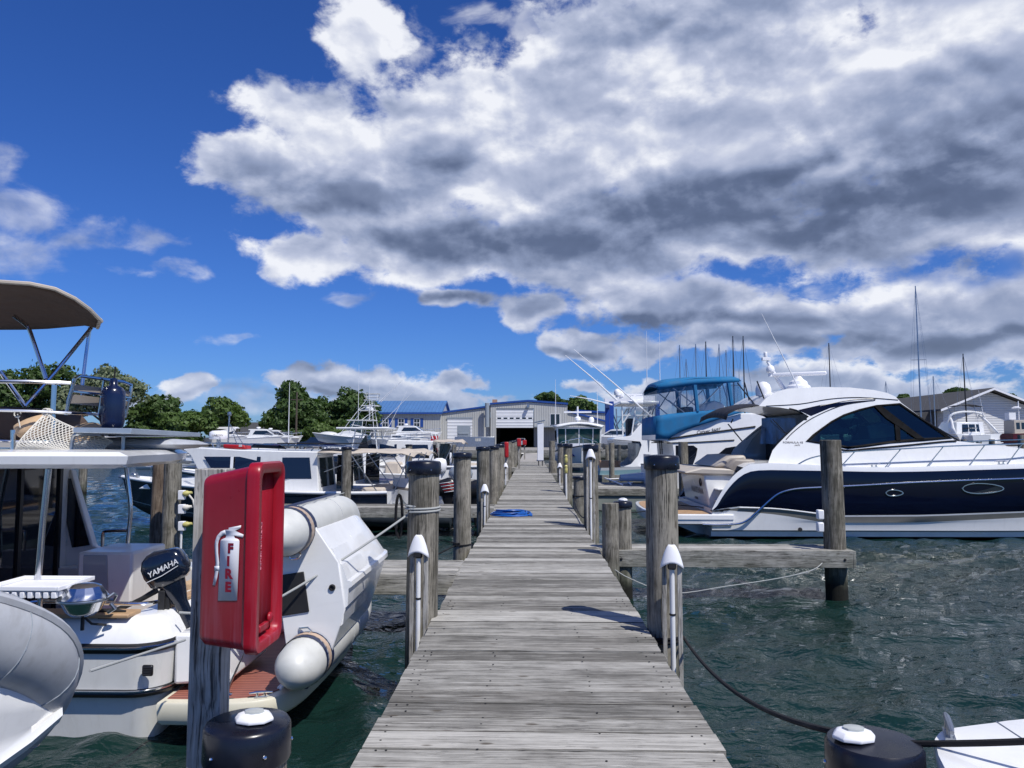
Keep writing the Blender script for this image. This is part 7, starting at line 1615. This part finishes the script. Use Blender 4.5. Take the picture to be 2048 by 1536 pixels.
# ---------------------------------------------------------------- buildings
def flat(px, py, Y): return P(px, py, Y)
def bld_blue():
    Y = 150; x0, x1, x2 = P(752, 0, Y).x, P(887, 0, Y).x, P(902, 0, 158).x
    c = Vector((x0, Y, LZ)); t = thing('blue_roofed_building', 'grey ribbed building with blue metal roof and blue shuttered windows', 'building', c); ze = P(0, 826, Y).z-LZ; zr_ = P(0, 805, 158).z-LZ; w_ = x1-x0
    a = MB(); a.bx(0, w_, 0, 16, 0, ze); a.build('wall', M['siding'], t)
    a = MB(); a.prism([(w_, 0, ze), (w_, 16, ze), (w_, 8, zr_)], (-.2, 0, 0)); a.prism([(0, 0, ze), (0, 16, ze), (0, 8, zr_)], (.2, 0, 0)); a.build('gable', M['siding'], t)
    a = MB(); a.prism([(-.5, -.5, ze-.12), (-.5, 8, zr_+.05), (-.5, 8, zr_+.25), (-.5, -.5, ze+.12)], (w_+.9, 0, 0)); a.prism([(-.5, 16.5, ze-.12), (-.5, 8.0, zr_+.04), (-.5, 8.0, zr_+.24), (-.5, 16.5, ze+.12)], (w_+.9, 0, 0)); rf_ = a.build('roof', M['blueroof'], t)
    a = MB(); a.bx(-.5, w_+.4, -.62, -.5, ze-.3, ze+.0); a.build('gutter', M['bluetrim'], rf_)
    for px in (781, 811.5, 841.5):
        xw = P(px, 0, Y).x-x0; za, zb_ = P(0, 838, Y).z-LZ, P(0, 854, Y).z-LZ
        a = MB(); a.bx(xw-.62, xw+.62, -.06, .05, zb_-.05, za+.05); w = a.build('window', M['plastic'], t); a = MB()
        for s_ in (-1, 1):
            for (z0_, z1_) in ((zb_+.05, (za+zb_)/2-.06), ((za+zb_)/2+.06, za-.05)): a.bx(s_*.28-.24+xw, s_*.28+.24+xw, -.08, -.065, z0_, z1_)
        a.build('pane', M['glass'], w)
        for s_ in (-1, 1): a = MB(); a.bx(xw+s_*.95-.28, xw+s_*.95+.28, -.08, -.01, zb_-.05, za+.05); a.build('shutter', M['bluetrim'], w)
bld_blue()
def shed():
    Y = 152; X = lambda px: P(px, 0, Y).x; Z = lambda py: P(0, py, Y).z-LZ
    x0 = X(887); c = Vector((x0, Y, LZ)); t = thing('workshop_building', 'long grey metal boatyard workshop with two roll up doors and blue roof edges', 'building', c)
    def wall(pts, name='wall', m='siding', y=0, d_=.3): a = MB(); a.prism([(X(px)-x0, y, max(Z(py), 0) if py < 889 else 0) for px, py in pts], (0, d_, 0)); return a.build(name, M[m], t)
    wall([(887, 890), (887, 828), (982, 816), (982, 890)]); wall([(983, 890), (983, 811), (994, 810.5), (994, 890)], y=-1); wall([(994, 818), (994, 810.5), (1055, 806), (1066, 807), (1066, 818)], y=-1)
    wall([(1066, 854), (1066, 807), (1130, 812), (1130, 854)], y=-1); wall([(1066, 890), (1066, 854.5), (1130, 854.5), (1130, 890)], m='sidingd', y=-.9, name='lower_wall')
    wall([(1130, 890), (1130, 826), (1205, 846), (1205, 890)], y=-.5)
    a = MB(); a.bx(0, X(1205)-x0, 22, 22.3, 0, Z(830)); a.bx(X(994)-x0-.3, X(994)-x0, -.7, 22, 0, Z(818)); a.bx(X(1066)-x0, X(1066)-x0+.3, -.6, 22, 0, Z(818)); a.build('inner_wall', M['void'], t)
    for pts, y in (([(886, 828), (983, 815)], -.3), ([(982, 811), (1055, 805), (1131, 811)], -1.3), ([(1129, 825), (1207, 846)], -.8)):
        a = MB()
        for (p0, p1) in zip(pts, pts[1:]): a.prism([(X(p0[0])-x0, y, Z(p0[1])), (X(p1[0])-x0, y, Z(p1[1])), (X(p1[0])-x0, y, Z(p1[1])+.35), (X(p0[0])-x0, y, Z(p0[1])+.35)], (0, 24, 0))
        a.build('roof', M['bluetrim'], t)
    def door(px0, px1, py0, py1, nm, y, win=False):
        a = MB(); a.bx(X(px0)-x0, X(px1)-x0, y, y+.08, max(Z(py1), 0), Z(py0)); d_ = a.build(nm, M['rollup'], t)
        if win:
            n = 6
            for k in range(n): xx = lerp(X(px0), X(px1), (k+.5)/n)-x0; a = MB(); a.bx(xx-.38, xx+.38, y-.02, y+.01, Z(839), Z(836)); a.build('door_window', M['glass'], d_)
        a = MB(); a.bx(X(px0)-x0-.15, X(px1)-x0+.15, y-.1, y-.02, Z(py0), Z(py0)+.25 if not win else Z(818)+.1); a.build('door_header', M['greyhull'], d_)
    door(900, 948, 838, 886, 'rolling_door', -.12); door(994, 1065, 820, 856, 'sectional_door', -.85, True)
    a = MB(); a.bx(X(1097)-x0, X(1116)-x0, -1.06, -1.01, Z(851), Z(829)); w = a.build('window', M['plastic'], t); a = MB(); a.bx(X(1098)-x0, X(1106)-x0, -1.1, -1.07, Z(850.5), Z(829.5)); a.bx(X(1107)-x0, X(1115)-x0, -1.1, -1.07, Z(850.5), Z(829.5)); a.build('pane', M['glass'], w)
    a = MB(); xx = X(977)-x0; a.tube([(xx, -1.4, Z(855)), (xx, -1.4, Z(808))], .45, 12); a.build('flue', M['greyhull'], t); a = MB(); xx = X(988)-x0; a.bx(xx-.5, xx+.5, 6, 7, Z(812), Z(797)); a.build('chimney', M['cardboard'], t)
    a = MB(); xx = X(888)-x0; a.tube([(xx, -.35, 0), (xx, -.35, Z(830))], .12, 6); a.build('downpipe', M['bluetrim'], t)
    a = MB(); xx = X(1055)-x0; a.box((xx, -1.5, Z(814)), (.5, .7, .6)); a.build('flood_lamp', M['dullsteel'], t)
    a = MB(); a.bx(X(1066)-x0, X(1132)-x0, -3.2, -.95, Z(854)-.15, Z(854)+.05); a.build('awning', M['greyhull'], t)
shed()
Y = 175; xa, xb = P(1150, 0, Y).x, P(1204, 0, Y).x; t = thing('rear_shed', 'plain grey shed with blue roof edge behind the workshop on the right', 'building', (xa, Y, LZ)); a = MB(); a.bx(0, xb-xa, 0, 12, 0, P(0, 828, Y).z-LZ); a.build('wall', M['siding'], t); a = MB(); a.prism([(-.3, -.3, P(0, 824, Y).z-LZ), (xb-xa+.3, -.3, P(0, 828, Y).z-LZ), (xb-xa+.3, -.3, P(0, 826, Y).z-LZ+.2), (-.3, -.3, P(0, 822, Y).z-LZ+.2)], (0, 12.6, 0)); a.build('roof', M['bluetrim'], t)
# generator box in front of the shed
c = onland(948, 135); t = thing('machinery_unit', 'grey metal machinery unit standing in front of the workshop', 'machinery', c); a = MB(); a.bx(-3.4, 3.6, 0, 2.5, .2, 2.0); a.build('cabinet', M['dullsteel'], t, bevel=.05); a = MB(); a.bx(-3.0, -.8, .3, 2.0, 2.01, 4.0); a.bx(-2.8, -1.0, .2, .28, 2.4, 2.8); a.build('hopper', M['greyhull'], t, bevel=.04); a = MB(); a.bx(.2, 1.2, -.03, .02, 1.2, 1.7); a.build('label_plate', M['siding'], t)
# gabled white building at right
def gabled():
    Y = 128; X = lambda px, y=Y: P(px, 0, y).x; c = Vector((X(1852), Y, LZ)); t = thing('gabled_building', 'white lap sided building with dark shingle gable roof behind the boat on stands', 'building', c); zz = lambda py, y=Y: P(0, py, y).z-LZ
    w_ = X(2030)-X(1852); zp = zz(783); ze = zz(820)
    a = MB(); a.prism([(0, 0, 0), (w_, 0, 0), (w_, 0, ze), (w_*.5, 0, zp-.3), (0, 0, ze)], (0, .3, 0)); a.bx(0, .3, .31, 30, 0, ze); a.bx(w_-.3, w_, .31, 30, 0, ze); a.build('wall', M['lap'], t)
    a = MB()
    for s_ in (0, 1):
        x0_ = -1.2 if s_ == 0 else w_+1.2; a.prism([(x0_, -1.6, ze-.35), (w_/2, -1.6, zp), (w_/2, -1.6, zp+.3), (x0_, -1.6, ze-.05)], (-0 if s_ else 0, 34, 0))
    rf_ = a.build('roof', M['shingle'], t)
    a = MB(); a.prism([(-1.2, -1.7, ze-.45), (w_/2, -1.7, zp-.1), (w_/2, -1.7, zp+.25), (-1.2, -1.7, ze-.1)], (0, .09, 0)); a.prism([(w_+1.2, -1.7, ze-.45), (w_/2, -1.7, zp-.1), (w_/2, -1.7, zp+.25), (w_+1.2, -1.7, ze-.1)], (0, .09, 0)); a.build('bargeboard', M['plastic'], rf_)
    a = MB(); a.prism([(-8, 2, 0), (-8, 2, ze-1.2), (.0, 2, ze-.2), (0, 2, 0)], (0, 26, 0)); a.build('lean_to', M['shingle'], t)
    for x in (2.2, 5.0): a = MB(); a.bx(x, x+.9, -.05, .05, 1.6, 3.0); w = a.build('window', M['plastic'], t); a = MB(); a.bx(x+.08, x+.82, -.08, -.055, 1.7, 2.9); a.build('pane', M['glass'], w)
gabled()
Y = 170; xa, xb = P(466, 0, Y).x, P(540, 0, Y).x; t = thing('dark_roofed_house', 'low house with long dark shingle roof between the trees', 'building', (xa, Y, LZ)); a = MB(); a.bx(0, xb-xa, 0, 9, 0, 2.3); a.build('wall', M['lap'], t); a = MB(); zt_ = P(0, 844, Y).z-LZ; a.prism([(-.6, -.6, 2.1), (-.6, 4.5, zt_), (-.6, 9.6, 2.1)], (xb-xa+1.2, 0, 0)); a.build('roof', M['shingle'], t)
# utility pole
c = onland(592, 125); t = thing('utility_pole', 'wooden utility pole in front of the pointed tree', 'utility pole', c); a = MB(); a.tube([(0, 0, 0), (0, 0, P(0, 785, 125).z-LZ)], [.2, .13], 10); a.build('shaft', M['bark'], t); a = MB(); a.box((0, 0, P(0, 800, 125).z-LZ), (2.0, .12, .14)); a.build('crossarm', M['bark'], t)
# ---------------------------------------------------------------- trees
def leafcloud(blobs_, n, size, mat, name, parent, seed, flat_=.8):
    rng = np.random.default_rng(seed); B = np.array([b[:6] for b in blobs_], float); vol = B[:, 3]*B[:, 4]*B[:, 5]; idx = rng.choice(len(B), n, p=vol/vol.sum())
    d = rng.normal(size=(n, 3)); d /= np.linalg.norm(d, axis=1)[:, None]; rad = rng.uniform(.45, 1., n)**.45
    lump = 1+.16*np.sin(d[:, 0]*5+idx)+.16*np.sin(d[:, 1]*6+idx*2)+.15*np.sin(d[:, 2]*7+idx*3)
    pos = B[idx, :3]+d*B[idx, 3:6]*(rad*lump)[:, None]
    nr = d+rng.normal(size=(n, 3))*.55; nr /= np.linalg.norm(nr, axis=1)[:, None]
    t1 = np.cross(nr, rng.normal(size=(n, 3))); t1 /= np.linalg.norm(t1, axis=1)[:, None]; t2 = np.cross(nr, t1)
    s1 = size*rng.uniform(.5, 1.3, n)[:, None]; s2 = s1*rng.uniform(.45, .9, n)[:, None]
    vs = np.stack([pos-t1*s1, pos-t2*s2*.8+nr*s1*.15, pos+t1*s1, pos+t2*s2], 1).reshape(-1, 3)
    me = bpy.data.meshes.new(name); fs = np.arange(n*4).reshape(n, 4); me.vertices.add(n*4); me.vertices.foreach_set('co', vs.ravel()); me.loops.add(n*4); me.loops.foreach_set('vertex_index', fs.ravel().astype(np.int32)); me.polygons.add(n); me.polygons.foreach_set('loop_start', np.arange(n, dtype=np.int32)*4); me.update(calc_edges=True); me.validate(); me.materials.append(M[mat])
    o = bpy.data.objects.new(name, me); COL.objects.link(o); o.parent = parent; return o
def tree(label, outline, Y, mat='leaf', n=9000, size=.34, seed=1, name='tree'):
    """outline: crown lobes as (px, py, rx_px, ry_px)"""
    k = Y/FPX; cx = sum(o[0] for o in outline)/len(outline); c = Vector((P(cx, 880, Y).x, Y, LZ)); t = thing(name, label, 'tree', c)
    rng = random.Random(seed); bl = []
    for (px, py, rx, ry) in outline:
        p = P(px, py, Y)-c; bl.append((p.x, rng.uniform(-1, 1), p.z, rx*k*.72, rx*k*.72, ry*k*.72))
        for j in range(9):
            a_ = rng.uniform(0, 6.28); e_ = rng.uniform(-.5, 1.2); rr = rng.uniform(.5, .78)
            bl.append((p.x+math.cos(a_)*math.cos(e_)*rx*k*rr, math.sin(a_)*math.cos(e_)*rx*k*rr, p.z+math.sin(e_)*ry*k*rr, rx*k*rng.uniform(.22, .42), rx*k*.36, ry*k*rng.uniform(.22, .40)))
    leafcloud(bl, n, size, mat, 'crown', t, seed)
    a = MB(); zc = bl[0][2]; a.tube([(0, 0, 0), (.1, 0, zc*.5), (0, 0, zc)], [.38, .28, .14], 8)
    for b in bl[::4]: a.tube([(0, 0, zc*.45), (b[0]*.5, b[1]*.5, (zc*.45+b[2])*.5+.4), (b[0], b[1], b[2])], [.16, .10, .04], 5)
    a.build('trunk', M['bark'], t); return t
tree('broad dark green tree at the left edge behind the bimini struts', [(10, 790, 75, 60), (90, 770, 60, 55), (40, 830, 90, 50)], 108, 'leafd', 12000, .33, 1)
tree('grey green loose tree with pale leaves behind the flybridge seat', [(200, 775, 62, 50), (260, 785, 38, 34), (150, 810, 50, 50)], 104, 'leafg', 11000, .28, 2)
tree('dark rounded tree right of the pale leaved tree', [(325, 825, 46, 40), (285, 840, 40, 38), (300, 870, 60, 30)], 112, 'leafd', 10000, .32, 3)
tree('low bushy tree between the dark rounded tree and the domed tree', [(365, 850, 50, 32), (400, 845, 36, 30), (350, 872, 60, 22)], 108, 'leaf', 8000, .30, 4)
tree('domed green tree behind the cabin cruisers', [(440, 825, 42, 32), (482, 840, 20, 22), (430, 850, 50, 26)], 150, 'leaf', 9000, .38, 5)
tree('tall pointed dark tree beside the utility pole', [(585, 800, 42, 42), (592, 818, 52, 36), (570, 842, 54, 36), (620, 840, 44, 38), (595, 868, 66, 24)], 140, 'leafd', 14000, .38, 6)
tree('wide dark tree behind the tuna tower', [(705, 818, 54, 44), (655, 828, 44, 38), (740, 832, 34, 40), (680, 858, 76, 30)], 150, 'leafd', 14000, .38, 7)
tree('light green bush in front of the wide dark tree', [(640, 862, 36, 22), (670, 868, 30, 18)], 138, 'leaf', 4000, .3, 8)
tree('round tree rising behind the workshop roof', [(1098, 797, 30, 16), (1110, 808, 26, 14)], 190, 'leafd', 5000, .42, 9)
tree('paler tree behind the right end of the workshop', [(1158, 808, 28, 20), (1140, 815, 20, 14), (1180, 815, 16, 12)], 190, 'leaf', 5000, .4, 10)
tree('distant trees clump left of the gabled building', [(1806, 800, 16, 12)], 200, 'leafd', 2500, .42, 11)
tree('distant tree crown above the gabled roof', [(1916, 784, 24, 10)], 190, 'leafd', 2500, .4, 12)
tree('distant tree crown right of the gabled roof', [(2000, 800, 34, 12), (2032, 812, 20, 10)], 190, 'leafd', 3000, .4, 13)
# small yard clutter
def fillerboat(px, Y, L, label, style='open', rz=0, onw=False): return cruiser(label, (P(px, 880, Y).x, Y, -.3 if onw else LZ), rz, L, .3 if onw else .6, style)
for i, (px, Y, L, st_, rz, lab) in enumerate([(1790, 108, 8, 'express', R(180), 'white boat under a grey cover left of the tallest mast'), (1290, 112, 9, 'express', R(170), 'white cruiser seen through the sportfisher tower'), (340, 78, 7, 'open', R(180), 'small white boat far behind the solar panel'),
        (160, 120, 8, 'express', 0, 'white cruiser under the trees at far left'), (600, 78, 7.5, 'open', 0, 'low white boat behind the navy tug roof'), (850, 70, 7, 'open', R(180), 'low white boat in front of the shuttered building')]):
    cruiser(lab, (P(px, 880, Y).x, Y, LZ if Y > 96 else -.3), rz, L, .6 if Y > 96 else .3, st_)
